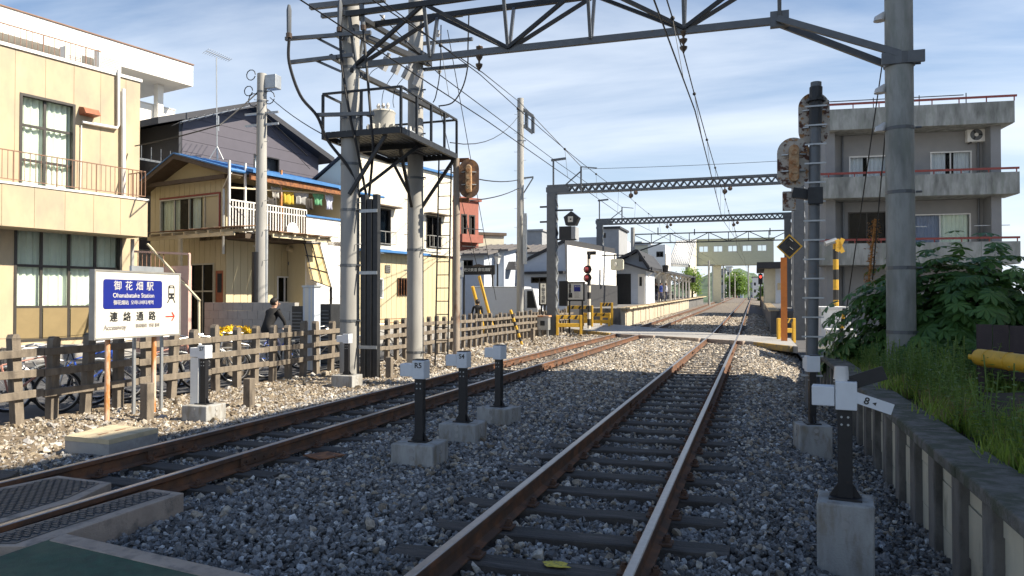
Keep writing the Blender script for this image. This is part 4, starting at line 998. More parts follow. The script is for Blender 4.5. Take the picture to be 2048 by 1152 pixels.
while z < 4.9:
    q = ms.lerp(mt, z / 5.1); mb = MB(); mb.bar(q + V((-.16, -.11, 0)), q + V((.16, -.11, 0)), .02, .025); mb.build('rung', 'galvanised', t); z += .3
mb = MB(); q = ms.lerp(mt, .62); mb.box(q.x - .1, q.x + .12, q.y - .16, q.y - .05, q.z, q.z + .26); mb.build('terminal_box', 'steel_dark', t)
# ================================================================ BUILDINGS ON THE LEFT
PH = 77.5                                       # the street runs 12.5 degrees off the tracks
mat('beige_panel', (.50, .405, .265), .8, v=.08, s=1.5, c2=(.36, .31, .23), t=.56, tw=.15, s2=1.6, st=(1, 1, .5), b=.1)
mat('beige_wall', (.46, .385, .26), .85, v=.06, s=2, c2=(.40, .34, .24), t=.62, tw=.15, s2=2, b=.1)
mat('trim_white', (.74, .73, .69), .5, v=.04, b=0); mat('rail_brown', (.22, .12, .075), .6, v=.15, b=0); mat('door_tan', (.24, .18, .085), .6, v=.08, s=3, b=.03)
mat('vent_red', (.32, .10, .045), .6, v=.2, s=9, b=.1)
def Zat(F, px, py, d=0.): return F.sz(px, py, d)[1]
def Sat(F, px, d=0.): return F.sz(px, 600, d)[0]
FB = Fac(277, 23, PH); z_top = Zat(FB, 277, 161); sL = Sat(FB, -110); zg = .0
t = thing('beige_building', 'two storey beige panelled building with a projecting balcony and curtained windows', 'building', FB.w(sL / 2, 0, -4))
zf = Zat(FB, 275, 468)
wu = (Sat(FB, 35), Sat(FB, 147), Zat(FB, 91, 385), Zat(FB, 91, 196)); wl = (Sat(FB, 27), Sat(FB, 243), Zat(FB, 130, 680), zf - .03)
holes = [wu, wl]
wall(FB, (sL, 0, zg - .3, z_top - .04), holes, -.25, -.035, 'wall', 'beige_wall', t)
mb = MB(); FB.box(mb, sL, 0, zg - .3, z_top - .05, -9, -8.8); FB.box(mb, -.22, -.02, zg - .3, z_top - .05, -8.8, -.26); FB.box(mb, sL, sL + .2, zg - .3, z_top - .05, -8.8, -.26); FB.box(mb, sL + .2, -.22, z_top - .3, z_top - .06, -8.8, -.26); mb.build('rear_walls', 'beige_wall', t)
panels(FB, (sL, 0, zf, z_top - .045), .78, 4., holes, -.033, 0, .008, 'wall_panel', 'beige_panel', t)
panels(FB, (sL, 0, zg, zf - .01), .9, 4., holes, -.033, 0, .008, 'wall_panel', 'beige_panel', t)
mb = MB(); FB.box(mb, sL, .04, z_top - .042, z_top + .05, -.3, .05); mb.build('roof_trim', 'trim_white', t)
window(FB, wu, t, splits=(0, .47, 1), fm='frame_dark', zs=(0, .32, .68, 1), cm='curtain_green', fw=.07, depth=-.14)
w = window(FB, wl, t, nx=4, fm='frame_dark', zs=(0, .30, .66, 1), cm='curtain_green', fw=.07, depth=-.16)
ww = (wl[1] - wl[0]) / 4
for i in range(4): mb = MB(); FB.box(mb, wl[0] + ww * i + .05, wl[0] + ww * (i + 1) - .05, wl[2] + .06, wl[2] + (wl[3] - wl[2]) * .29, -.1, -.085); mb.build('lower_panel', 'door_tan', w)
mb = MB(); FB.box(mb, wl[0] - .3, wl[1] + .3, -.1, wl[2] - .12, .02, .5); mb.build('step', 'concrete', t)
# balcony
BD = 1.05; sb1 = Sat(FB, 294, BD); zt_, zb_ = Zat(FB, 294, 402, BD), Zat(FB, 292, 474, BD)
panels(FB, (sL, sb1, zb_, zt_), .78, 4, [], BD - .1, BD, .008, 'balcony_panel', 'beige_panel', t)
mb = MB(); FB.box(mb, sb1 - .1, sb1, zb_, zt_, .003, BD - .102); FB.box(mb, sL, sb1 - .1, zb_, zb_ + .18, .003, BD - .102); mb.build('balcony_slab', 'beige_wall', t)
mb = MB(); FB.box(mb, sL, sb1 + .03, zt_ + .003, zt_ + .06, BD - .14, BD + .03); mb.build('balcony_trim', 'trim_white', t)
zr = Zat(FB, 288, 343, BD - .05)
railing(FB, sL, sb1 - .04, zt_ + .06, zr, BD - .06, .135, t, 'rail_brown', r=.008, rt=.016)
FB2 = Fac.__new__(Fac); FB2.O = FB.w(sb1 - .05, 0, 0); FB2.u = FB.n; FB2.n = FB.u; FB2.phi = 0; FB2.M = Matrix(((FB2.u.x, FB2.n.x, 0, FB2.O.x), (FB2.u.y, FB2.n.y, 0, FB2.O.y), (0, 0, 1, 0), (0, 0, 0, 1)))
railing(FB2, .15, BD - .1, zt_ + .06, zr, 0, .135, t, 'rail_brown', r=.008, rt=.016)
# roof railing
zr0 = z_top + .05; sr = Sat(FB, 205); railing(FB, sL, sr, zr0, Zat(FB, 205, 100), -.2, .15, t, 'rail_brown', r=.008, rt=.016, low=.06)
# vent hood, pipes
q = FB.rect(158, 213, 188, 236); mb = MB(); mb.prism([FB.w(q[0], q[2], .002), FB.w(q[0], q[3], .002), FB.w(q[0], q[3] - .05, .25), FB.w(q[0], q[2] + .02, .36)], FB.u * (q[1] - q[0])); mb.build('vent_hood', 'vent_red', t)
def pipe(t, pts, r, m, name='pipe', n=8): mb = MB(); mb.tube(pts, r, n); return mb.build(name, m, t, smooth=True)
pipe(t, [FB.p(165, 244, .1), FB.p(234, 256, .1), FB.p(237, 250, .1), FB.p(237, 140, .1)], .045, 'trim_white')
pipe(t, [FB.p(247, 178, .12), FB.p(247, 398, .12)], .06, 'trim_white', 'downpipe')
pipe(t, [FB.p(163, 250, .05), FB.p(161, 380, .05)], .015, 'trim_white')
pipe(t, [FB.p(265, 478, .5), FB.p(263, 640, .5)], .055, 'concrete_pole', 'downpipe')
# aircon on its roof and on the terrace behind
def aircon(label, M, name='air_conditioner', w=.8, h=.6, dp=.3, cat='air conditioner', vent=False):
    t = thing(name, label, cat, (0, 0, 0)); 
    mb = MB(); mb.box(-w / 2, w / 2, -dp, 0, .05, h); mb.build('case', 'trim_white', t, world=False, bevel=.02)
    if vent:
        for k in range(9): mb = MB(); mb.box(-w * .4, w * .4, .001, .012, .1 + k * .052, .125 + k * .052); mb.build('slat', 'frame_alu', t, world=False)
    else:
        mb = MB(); mb.tube([(-w * .12, .001, h * .53), (-w * .12, .012, h * .53)], h * .37, 20); f = mb.build('fan_guard', 'steel_grey', t, world=False)
        mb = MB(); mb.tube([(-w * .12, .013, h * .53), (-w * .12, .02, h * .53)], h * .12, 14); mb.build('fan_hub', 'trim_white', f, world=False)
        for k in range(3): mb = MB(); a = 2.1 * k; mb.bar((-w * .12, .014, h * .53), (-w * .12 + h * .33 * math.cos(a), .014, h * .53 + h * .33 * math.sin(a)), .07, .003, up=(0, 1, 0)); mb.build('fan_blade', 'steel_dark', f, world=False)
    for k in (-1, 1): mb = MB(); mb.box(k * w * .35 - .03, k * w * .35 + .03, -dp, .0, 0, .049); mb.build('foot', 'steel_dark', t, world=False)
    t.matrix_basis = M; return t
def FM_(F, s, z, d):   # x along u, y out along n
    M = F.M.copy(); M.translation = F.w(s, z, d); return M
aircon('slatted white outdoor unit on the flat roof of the beige building', FM_(FB, Sat(FB, 236), z_top + .05, -.5), vent=True, w=.7, h=.75)
# ---- white building behind
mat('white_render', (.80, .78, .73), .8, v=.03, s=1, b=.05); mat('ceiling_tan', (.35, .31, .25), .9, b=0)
FW_ = Fac(383, 36, PH); t = thing('white_building', 'white flat roofed building with an open terrace behind the beige building', 'building', FW_.w(-6, 0, -4))
sL2 = Sat(FW_, -120); zt2 = Zat(FW_, 383, 130); zb2 = Zat(FW_, 383, 172); zp = Zat(FW_, 380, 212); s340 = Sat(FW_, 340); s351 = Sat(FW_, 351)
mb = MB(); FW_.box(mb, sL2, 0, zb2, zt2, -6, 0); mb.build('roof_slab', 'white_render', t)
mb = MB(); FW_.box(mb, sL2, .03, zt2 + .003, zt2 + .05, -6, .05); mb.build('roof_edge', 'rail_brown', t)
mb = MB(); FW_.box(mb, sL2, 0, zp - 4, zp, -1.6, -1.4); FW_.box(mb, sL2, 0, 0, zp - 4, -7, -1.4); mb.build('parapet', 'white_render', t)
mb = MB(); FW_.box(mb, sL2, .02, zp + .003, zp + .05, -1.62, -1.36); mb.build('parapet_cap', 'trim_white', t)
for a, b in ((s340, s351), (Sat(FW_, 8), Sat(FW_, 27))): mb = MB(); FW_.box(mb, a, b, zp - 1, zb2 - .003, -1.38, -1.05); mb.build('column', 'white_render', t)
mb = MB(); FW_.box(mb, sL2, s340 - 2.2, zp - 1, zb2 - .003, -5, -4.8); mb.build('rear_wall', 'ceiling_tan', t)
mb = MB(); FW_.box(mb, s340 - 2.15, s340 - .6, zb2 - .5, zb2 - .003, -5, -3.4); mb.build('beam', 'white_render', t)
aircon('white outdoor unit beside the railing on the roof of the beige building', FM_(FB, Sat(FB, 188), z_top + .05, -1.2), vent=True, w=.5, h=.8)
# ---- dark clad house
mat('siding_dark', (.085, .078, .098), .6, v=.06, s=3, b=.05); mat('roof_black', (.03, .032, .04), .6, v=.15, s=6, b=.2)
FD = Fac(645, 34, PH); t = thing('dark_house', 'gabled house clad in dark purple grey boards behind the blue roof', 'house', FD.w(-5, 0, -4))
sa, za = FD.sz(497, 212); s1, z1 = FD.sz(645, 318); s0 = 2 * sa - s1; z0 = z1; zlow = 4.0
s360 = Sat(FD, 362); wd = (Sat(FD, 506), Sat(FD, 557), Zat(FD, 530, 350), Zat(FD, 530, 312))
rowh = .44
def half(zz): return (za - zz) / (za - z1) * (s1 - sa)
zz_ = []; z = z1
while z > zlow: zz_.append((z - rowh, z)); z -= rowh
for a_, b_ in zz_:
    for q in cut((s360, s1 - .25, a_, b_ - .012), [wd]): mb = MB(); FD.box(mb, *q, -.1, 0); mb.build('siding_board', 'siding_dark', t)
z = z1
while z < za - .15:
    e_ = min(z + rowh, za - .03); mb = MB(); mb.prism([FD.w(max(s360, sa - half(z)), z, -.1), FD.w(min(s1 - .25, sa + half(z)), z, -.1), FD.w(min(s1 - .25, sa + half(e_)), e_ - .012, -.1), FD.w(max(s360, sa - half(e_)), e_ - .012, -.1)], FD.n * .1); mb.build('siding_board', 'siding_dark', t); z += rowh
window(FD, wd, t, nx=1, fm='black_paint', cm='curtain_white', cr=[(0, .5)], depth=-.1)
mb = MB(); mb.prism([FD.w(s360 - .05, zlow, -.4), FD.w(s1 - .3, zlow, -.4), FD.w(s1 - .3, z1 - .1, -.4), FD.w(sa, za - .2, -.4), FD.w(s360 - .05, za - (sa - s360) / (s1 - sa) * (za - z1) - .2, -.4)], FD.n * -7); mb.build('house_body', 'siding_dark', t)
for sg in (-1, 1):
    e = sa + sg * (s1 - sa) * 1.05; ez = za - (za - z1) * 1.05
    mb = MB(); mb.prism([FD.w(sa, za + .12, .55), FD.w(e, ez + .12, .55), FD.w(e, ez - .12, .55), FD.w(sa, za - .1, .55)], FD.n * -9); mb.build('roof', 'roof_black', t)
zq = za - (sa - s360) / (s1 - sa) * (za - z1); mb = MB(); mb.prism([FD.w(s0 + .4, zlow, -2.8), FD.w(s360 - .1, zlow, -2.8), FD.w(s360 - .1, zq - .2, -2.8), FD.w(s0 + .4, z1 - .1, -2.8)], FD.n * -.2); FD.box(mb, s360 - .14, s360 - .02, zlow, zq - .25, -2.8, .0); mb.build('recess_wall', 'roof_black', t)
mb = MB(); FD.box(mb, Sat(FD, 275), s360, Zat(FD, 330, 328), Zat(FD, 330, 324), -.1, .0)
for k in range(9): a = Sat(FD, 280) + k * .38; mb.bar(FD.w(a, Zat(FD, 330, 324), 0), FD.w(a, Zat(FD, 330, 300), 0), .03, .03)
mb.build('balcony_rail', 'steel_grey', t)
# ---- yellow house with blue roof
mat('siding_cream', (.52, .45, .285), .7, v=.06, s=3, st=(1, 1, .3), c2=(.5, .43, .27), t=.65, s2=3, b=.05); mat('roof_blue', (.05, .17, .40), .5, v=.12, s=6, b=.05)
mat('eave_brown', (.10, .075, .055), .8, v=.2, s=5, b=.1); mat('cream_steel', (.58, .50, .34), .6, v=.08, b=.03)
YD = 25.; FL = Fac(452, YD, PH - 90); FR = Fac(452, YD, PH)
t = thing('yellow_house', 'cream clad two storey house with a blue metal roof and laundry balcony', 'house', FL.w(-2, 0, -3))
sl = Sat(FL, 300); zf2 = Zat(FL, 452, 468); zr_ = Zat(FL, 450, 345)
wn = (Sat(FL, 319), Sat(FL, 438), Zat(FL, 380, 463), Zat(FL, 380, 394))
dn = (Sat(FL, 432), Sat(FL, 462) - .02, -.1, Zat(FL, 440, 541)); dn = (Sat(FL, 430), -.15, -.1, Zat(FL, 440, 541)); gl = (Sat(FL, 378), Sat(FL, 428), -.1, Zat(FL, 400, 527))
mb = MB(); FL.box(mb, sl, -.3, -.2, zr_, -7, -6.9); FL.box(mb, sl, sl + .1, -.2, zr_, -6.9, -.06); FL.box(mb, sl + .1, -.1, 2.9, 3.1, -6.9, -.1); mb.build('rear_walls', 'siding_cream', t)
n = int((0 - sl) / .27)
for i in range(n):
    a = sl + (-sl) * i / n; b = sl + (-sl) * (i + 1) / n - .014
    for q in cut((a, b, zf2, zr_), [wn]) + cut((a, b, -.2, zf2 - .01), [gl, dn]): mb = MB(); FL.box(mb, *q, -.05, 0); mb.build('siding_board', 'siding_cream', t)
window(FL, wn, t, splits=(0, .24, .49, .75, 1), fm='frame_alu', cm='curtain_green', cr=[(.0, .28), (.5, .62), (.7, 1)], depth=-.08, gm='glass')
mb = MB(); FL.box(mb, wn[1] + .002, wn[1] + .06, wn[2], wn[3] + .05, 0, .04); FL.box(mb, wn[0], wn[1], wn[3] + .002, wn[3] + .06, 0, .04); mb.build('window_surround', 'red_paint', t)
window(FL, gl, t, nx=2, zs=(0, .68, 1), fm='frame_alu', depth=-.1, gm='glass_dark')
mb = MB(); FL.box(mb, dn[0], dn[1], dn[2], dn[3], -.06, -.02); dd = mb.build('door', 'vent_red', t); mb = MB(); FL.box(mb, dn[0] + .1, dn[1] - .1, dn[3] - .75, dn[3] - .1, -.019, -.01); mb.build('door_light', 'room_dark', dd); mb = MB(); mb.tube([FL.w(dn[1] - .18, 1.0, .0), FL.w(dn[1] - .18, 1.35, .0)], .015, 6); mb.build('handle', 'galvanised', dd)
# main roof: gable to the camera
sa, za = FL.sz(347, 308, .6); s1, z1 = FL.sz(459, 338, .6); s0, z0 = FL.sz(262, 378, .6)
for (e, ez) in ((s1, z1), (s0, z0)):
    mb = MB(); mb.prism([FL.w(sa, za, .6), FL.w(e, ez, .6), FL.w(e, ez - .16, .6), FL.w(sa, za - .16, .6)], FL.n * -8); mb.build('roof_frame', 'eave_brown', t)
    mb = MB(); mb.prism([FL.w(sa, za + .004, .63), FL.w(e, ez + .004, .63), FL.w(e, ez + .05, .63), FL.w(sa, za + .05, .63)], FL.n * -8.05); r_ = mb.build('roof_sheet', 'roof_blue', t)
    for k in range(18): mb = MB(); p0 = FL.w(sa, za + .052, .3 - k * .45); p1 = FL.w(e, ez + .052, .3 - k * .45); mb.bar(p0, p1, .04, .04); mb.build('roof_seam', 'roof_blue', r_)
mb = MB(); mb.prism([FL.w(s0 + .7, z0 + .0, -.02), FL.w(s1 - .1, zr_ - .06, -.02), FL.w(s1 - .3, z1 - .2, -.02), FL.w(sa, za - .2, -.02), FL.w(s0 + .5, z0 + .12, -.02)], FL.n * -.05); mb.build('gable_wall', 'siding_cream', t)
mb = MB(); mb.bar(FL.p(285, 373, .3), FL.p(452, 352, .3), .12, .14); mb.build('eave_beam', 'eave_brown', t)
mb = MB(); mb.tube([FL.w(s1 + .03, z1 - .02, .6), FL.w(s1 + .03, z1 - .02, -7)], .06, 8); mb.build('gutter', 'roof_blue', t, smooth=True)
pipe(t, [FL.w(s1, z1 - .1, .55), FL.w(-.0, z1 - .5, .12), FL.w(-.0, 3.2, .12)], .05, 'frame_alu', 'downpipe')
# street side: upper wall recessed behind the balcony
zA = Zat(FR, 560, 346, 0); sE = Sat(FR, 690)
mb = MB(); FR.box(mb, .1, sE, zf2 - .3, zA + .2, -1.4, -1.3); FR.box(mb, 0.05, .1, zf2, zA, -1.3, 0); mb.build('balcony_wall', 'siding_cream', t)
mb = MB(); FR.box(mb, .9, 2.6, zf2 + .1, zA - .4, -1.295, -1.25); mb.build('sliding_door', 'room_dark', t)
mb = MB(); FR.box(mb, -.0, sE, zf2 - .18, zf2 - .02, -1.4, .95); mb.build('balcony_floor', 'eave_brown', t)
r0, r1 = Sat(FR, 458, .95), Sat(FR, 612, .95); zT = Zat(FR, 600, 419, .95)
ro = railing(FR, r0, r1, zf2, zT, .95, .12, t, 'trim_white', r=.02, rt=.028, name='balcony_railing', low=.06)
mb = MB(); mb.bar(FR.w(r0, zT - .22, .95), FR.w(r1, zT - .22, .95), .04, .04); mb.build('middle_rail', 'trim_white', ro)
for px in (458, 490, 562): a = Sat(FR, px, .95); mb = MB(); mb.bar(FR.w(a, zf2, .93), FR.w(a, zA - .1, .93), .06, .06); mb.build('balcony_post', 'rust_pole' if px == 562 else 'trim_white', t)
mb = MB(); mb.bar(FR.w(r0, Zat(FR, 460, 375, .95), .93), FR.w(Sat(FR, 680, .95), Zat(FR, 676, 388, .95), .93), .05, .05); mb.build('drying_pole', 'cream_steel', t)
# lean-to roof over the balcony
a0_, b0_ = Sat(FR, 505, 1.3), Sat(FR, 690, 1.3); zE = Zat(FR, 600, 362, 1.3)
mb = MB(); mb.prism([FR.w(a0_, zE, 1.3), FR.w(a0_, zE + .1, 1.3), FR.w(a0_, zE + .75, -1.4), FR.w(a0_, zE + .6, -1.4)], FR.u * (b0_ - a0_)); mb.build('balcony_roof', 'roof_blue', t)
mb = MB(); mb.bar(FR.w(a0_, zE - .12, 1.15), FR.w(b0_, zE - .12, 1.15), .1, .2); mb.build('balcony_beam', 'rust', t)
# white side wall and the lower street wall
WS = .95; w0 = Sat(FR, 612, WS); w1 = Sat(FR, 682, WS); zW = Zat(FR, 620, 434, WS)
for i in range(5):
    a = w0 + (w1 - w0) * i / 5; b = w0 + (w1 - w0) * (i + 1) / 5 - .01; mb = MB(); FR.box(mb, a, b, -.2, zW, WS - .05, WS); mb.build('side_panel', 'white_render', t)
mb = MB(); FR.box(mb, w0 + .02, w1, -.2, zW - .02, -1.3, WS - .06); mb.build('side_block', 'siding_cream', t)
mb = MB(); FR.box(mb, w0 - .04, w1, zW + .003, zW + .07, WS - .1, WS + .06); mb.build('side_trim', 'roof_blue', t)
wg = (Sat(FR, 554), Sat(FR, 602), Zat(FR, 578, 606), Zat(FR, 578, 553)); n = int(w0 / .27)
for i in range(n):
    a = w0 * i / n; b = w0 * (i + 1) / n - .014
    for q in cut((a, b, -.2, zf2 - .2), [wg]): mb = MB(); FR.box(mb, *q, -.05, 0); mb.build('siding_board', 'siding_cream', t)
window(FR, wg, t, nx=3, fm='frame_white', depth=-.08, gm='glass_dark')
pipe(t, [FR.p(575, 497, .2), FR.p(592, 503, .2), FR.p(606, 506, .2), FR.p(608, 560, .2), FR.p(608, 610, .2)], .09, 'cream_steel', 'vent_pipe')
mb = MB(); mb.tube([FR.p(581, 527, .01), FR.p(581, 527, .08)], .1, 10); mb.build('round_vent', 'steel_grey', t)
# satellite dish
q = FR.p(582, 460, 1.0); tt = thing('satellite_dish', 'pale oval satellite dish fixed to the balcony railing', 'satellite dish', q - V((0, 0, .3)))
mb = MB(); n = FR.n; mb.tube([q + n * .02, q + n * .05, q + n * .09], [.08, .2, .27], 16); mb.build('dish', 'trim_white', tt, smooth=True); mb = MB(); mb.tube([q + V((0, 0, -.3)) + n * .0, q + n * .03], .02, 6); mb.build('arm', 'steel_grey', tt)
# awning over the yard
aw = thing('yard_awning', 'rusty corrugated awning on cream steel beams below the balcony', 'awning', FL.w(-1, 0, 1))
zA1 = Zat(FL, 400, 466, 1.3); sA0 = Sat(FL, 296, 1.3)
k = 0; s_ = sA0
mat('corrugated', (.22, .12, .07), .8, v=.3, s=6, c2=(.34, .25, .17), t=.55, s2=4, b=.2)
while s_ < 2.0:
    mb = MB(); mb.prism([FL.w(s_, zA1 + .1, 1.5), FL.w(s_ + .3, zA1 + .1 + (.03 if k % 2 else 0), 1.5), FL.w(s_ + .3, zA1 + .115, 1.5), FL.w(s_, zA1 + .115 + .01, 1.5)], FL.n * -1.4 + V((0, 0, .16))); mb.build('sheet', 'corrugated', aw); s_ += .305; k += 1
s_ = sA0 + .3
while s_ < 2.0: mb = MB(); mb.bar(FL.w(s_, zA1 + .0, 1.45), FL.w(s_, zA1 + .15, .1), .06, .09); mb.build('rafter', 'cream_steel', aw); s_ += .6
mb = MB(); mb.bar(FL.w(sA0, zA1 - .08, 1.3), FL.w(2.0, zA1 - .08, 1.3), .08, .12); mb.build('beam', 'cream_steel', aw)
px_ = Sat(FL, 360, 1.3); mb = MB(); mb.bar(FL.w(px_, -.1, 1.3), FL.w(px_, zA1 - .14, 1.3), .1, .1); mb.build('post', 'cream_steel', aw)
k = 0; s_ = .3
while s_ < Sat(FR, 640, 1.5):
    mb = MB(); mb.prism([FR.w(s_, zA1 + .08, 2.2), FR.w(s_ + .3, zA1 + .08 + (.03 if k % 2 else 0), 2.2), FR.w(s_ + .3, zA1 + .11, 2.2), FR.w(s_, zA1 + .11, 2.2)], FR.n * -2.15 + V((0, 0, .2))); mb.build('sheet', 'corrugated', aw); s_ += .305; k += 1
s_ = .5
while s_ < Sat(FR, 640, 1.5): mb = MB(); mb.bar(FR.w(s_, zA1 + .03, 2.15), FR.w(s_, zA1 + .2, .05), .06, .09); mb.build('rafter', 'cream_steel', aw); s_ += .55
mb = MB(); mb.bar(FR.w(.2, zA1 - .04, 2.0), FR.w(Sat(FR, 640, 1.5), zA1 - .04, 2.0), .07, .12); mb.build('beam', 'cream_steel', aw)
# slanted translucent panel
mat('panel_amber', (.55, .42, .2), .6, v=.1, b=0)
tp = thing('slanted_screen', 'slanted amber plastic screen in a black frame under the awning end', 'screen', FR.p(640, 640, 1.3))
c4 = [FR.p(605, 487, 1.0), FR.p(638, 487, 1.0), FR.p(662, 575, 1.5), FR.p(622, 560, 1.5)]
mb = MB(); mb.prism(c4, FR.n * .01); mb.build('sheet', 'panel_amber', tp)
for f in (0, .33, .66, 1): mb = MB(); mb.bar(c4[0].lerp(c4[3], f) + FR.n * .03, c4[1].lerp(c4[2], f) + FR.n * .03, .03, .03); mb.build('bar', 'black_paint', tp)
for f in (.05, .5, .95): mb = MB(); mb.bar(c4[0].lerp(c4[1], f) + FR.n * .06, c4[3].lerp(c4[2], f) + FR.n * .06, .03, .03); mb.build('bar', 'black_paint', tp)
mb = MB(); mb.bar(c4[2], V((c4[2].x, c4[2].y, -.1)), .07, .07); mb.build('leg', 'black_paint', tp)
# laundry
def cloth(label, px0, py0, px1, py1, m, shirt=False, d=.9):
    a, b, z0, z1 = FR.rect(px0, py0, px1, py1, d); mb = MB(); n = 8; k = 6; vs = []
    for j in range(k + 1):
        f = j / k
        for i in range(n + 1):
            u = i / n; w_ = 1.0
            if shirt: w_ = 1.0 if f < .35 else .68
            s_ = (a + b) / 2 + (u - .5) * (b - a) * w_
            vs.append(FR.w(s_, z1 + (z0 - z1) * f + .02 * math.sin(u * 9 + px0), d + .05 * math.sin(u * 14 + px0) * (.3 + f)))
    fs = [(j * (n + 1) + i, j * (n + 1) + i + 1, (j + 1) * (n + 1) + i + 1, (j + 1) * (n + 1) + i) for j in range(k) for i in range(n)]
    mb.add(vs, fs); o = mb.build('garment', m, smooth=True); mo = o.modifiers.new('t', 'SOLIDIFY'); mo.thickness = .012
    return tag(o, label, 'laundry', 'washing hung on the balcony')
for nm, c in (('cloth_yellow', (.55, .40, .05)), ('cloth_grey', (.36, .36, .35)), ('cloth_green', (.16, .40, .22)), ('cloth_white', (.62, .64, .74)), ('cloth_dark', (.05, .045, .04)), ('cloth_pale', (.5, .48, .44)), ('cloth_black', (.012, .012, .013)), ('cloth_blue', (.03, .06, .28))): mat(nm, c, .9, v=.08, s=9, b=.05)
cloth('yellow towel hanging on the balcony drying pole', 565, 376, 586, 410, 'cloth_yellow'); cloth('grey t-shirt hanging on the balcony drying pole', 588, 380, 618, 411, 'cloth_grey', True)
cloth('green t-shirt hanging on the balcony drying pole', 624, 384, 647, 412, 'cloth_green', True); cloth('white t-shirt hanging at the pole end by the brown post', 649, 388, 666, 420, 'cloth_white', True)
cloth('dark trousers hanging between the grey and green shirts', 610, 395, 624, 420, 'cloth_dark'); cloth('pale shirt hanging beside the white balcony post', 541, 372, 559, 398, 'cloth_pale', True); cloth('dark printed cloth draped over the balcony rail', 535, 395, 553, 425, 'cloth_dark')
# rooftop aerials
def yagi(label, base, top, boom0, boom1, n, el, group=None):
    t = thing('tv_aerial', label, 'aerial', base, group=group); mb = MB(); mb.tube([base, top], .022, 6); mb.build('mast', 'galvanised', t)
    mb = MB(); mb.tube([boom0, boom1], .015, 5); b = mb.build('boom', 'galvanised', t); d = (boom1 - boom0).normalized(); sd_ = d.cross(V((0, 0, 1))).normalized()
    for i in range(n): c = boom0.lerp(boom1, i / (n - 1)); l = el * (1 - .4 * i / n); mb = MB(); mb.tube([c - sd_ * l, c + sd_ * l], .009, 4); mb.build('element', 'galvanised', t)
    return t
bs = atD(434, 320, 27); ya = yagi('tall roof aerial with a small array at its top above the blue roof', bs, atD(433, 115, 27), atD(412, 102, 27), atD(460, 120, 27.6), 12, .35, 'roof aerials')
for k in range(3): a = 2.1 * k; mb = MB(); mb.tube([bs + V((.28 * math.cos(a), .28 * math.sin(a), 0)), bs + V((0, 0, .5))], .018, 5); mb.build('tripod_leg', 'galvanised', ya)
yagi('long horizontal fishbone aerial below the tall one', atD(437, 262, 26.8), atD(437, 232, 26.8), atD(360, 244, 26.2), atD(500, 212, 28), 10, .8, 'roof aerials')
# yard: block wall, stair, cabinets
t = thing('block_wall', 'low grey concrete block wall in front of the cream house', 'wall', FL.w(-.2, 0, 2.2)); y0_ = Fac(410, 22, PH - 90)
mat('block_grey', (.34, .33, .31), .9, v=.12, s=4, b=.3)
a, b = Sat(y0_, 409), Sat(y0_, 590); zt = Zat(y0_, 450, 598); rows = 7; cols = 9
for j in range(rows):
    for i in range(cols + 1):
        w_ = (b - a) / cols; s0_ = a + w_ * (i - (.5 if j % 2 else 0)); e0 = max(a, s0_ + .006); e1 = min(b, s0_ + w_ - .006)
        if e1 - e0 < .05: continue
        mb = MB(); y0_.box(mb, e0, e1, zt * j / rows - .1 + .005, zt * (j + 1) / rows - .1, -.15, random.uniform(-.003, .003)); mb.build('block', 'block_grey', t)
# pink stair with rails
mat('pink_paint', (.58, .38, .32), .7, v=.08, s=4, b=.05)
SF2 = Fac(340, 21, PH - 90); t = thing('outside_stair', 'pink walled outside stair with tan handrails beside the beige building', 'stair', SF2.w(0, 0, 0))
q = SF2.rect(272, 535, 376, 680); mb = MB(); SF2.box(mb, q[0], q[1], -.1, q[3], -.1, 0); mb.build('side_wall', 'pink_paint', t)
mb = MB(); mb.bar(SF2.p(270, 503, .02), SF2.p(379, 508, .02), .06, .06); mb.bar(SF2.p(379, 508, .02), SF2.p(378, 560, .02), .05, .05); mb.build('frame_rail', 'pink_paint', t)
mb = MB(); mb.bar(SF2.p(295, 488, .06), SF2.p(400, 602, .06), .05, .05); mb.bar(SF2.p(398, 600, .06), SF2.p(398, 690, .06), .05, .05); mb.build('handrail', 'cream_steel', t)
for k in range(7): mb = MB(); x = 276 + k * 8.5; mb.bar(SF2.p(x, 505, .01), SF2.p(x, 538, .01), .018, .018); mb.build('baluster', 'rail_brown', t)
# ---- cream building with two windows beyond
CD = WS; c0 = Sat(FR, 700, CD); c1 = Sat(FR, 905, CD); zc = Zat(FR, 718, 308, CD)
t = thing('cream_building', 'tall plain cream walled building with two barred upper windows and a blue ledge', 'building', FR.w((c0 + c1) / 2, 0, -3))
mat('white_wall', (.70, .655, .54), .8, v=.06, s=1.2, st=(1, 1, .3), c2=(.55, .50, .41), t=.66, tw=.12, s2=2, b=.05)
W1 = (Sat(FR, 741, CD), Sat(FR, 781, CD), Zat(FR, 760, 490, CD), Zat(FR, 760, 416, CD)); W2 = (Sat(FR, 852, CD), Sat(FR, 882, CD), Zat(FR, 865, 497, CD), Zat(FR, 865, 432, CD))
W3 = (Sat(FR, 740, CD), Sat(FR, 766, CD), Zat(FR, 752, 597, CD), Zat(FR, 752, 556, CD)); W4 = (Sat(FR, 795, CD), Sat(FR, 816, CD), Zat(FR, 805, 592, CD), Zat(FR, 805, 556, CD))
zl = Zat(FR, 760, 506, CD); F9 = FR.off(CD)
panels(F9, (Sat(F9, 684), c1, -.2 + 0 * c0, zl), 99, 99, [(c0, 99, -9, 99)], -.2, 0, .01, 'wall_panel', 'white_wall', t)
panels(F9, (c0, c1, zl + .12, zc), 3.4, 3.0, [W1, W2], -.2, 0, .01, 'wall_panel', 'white_wall', t)
n = int((c1 - c0) / .3)
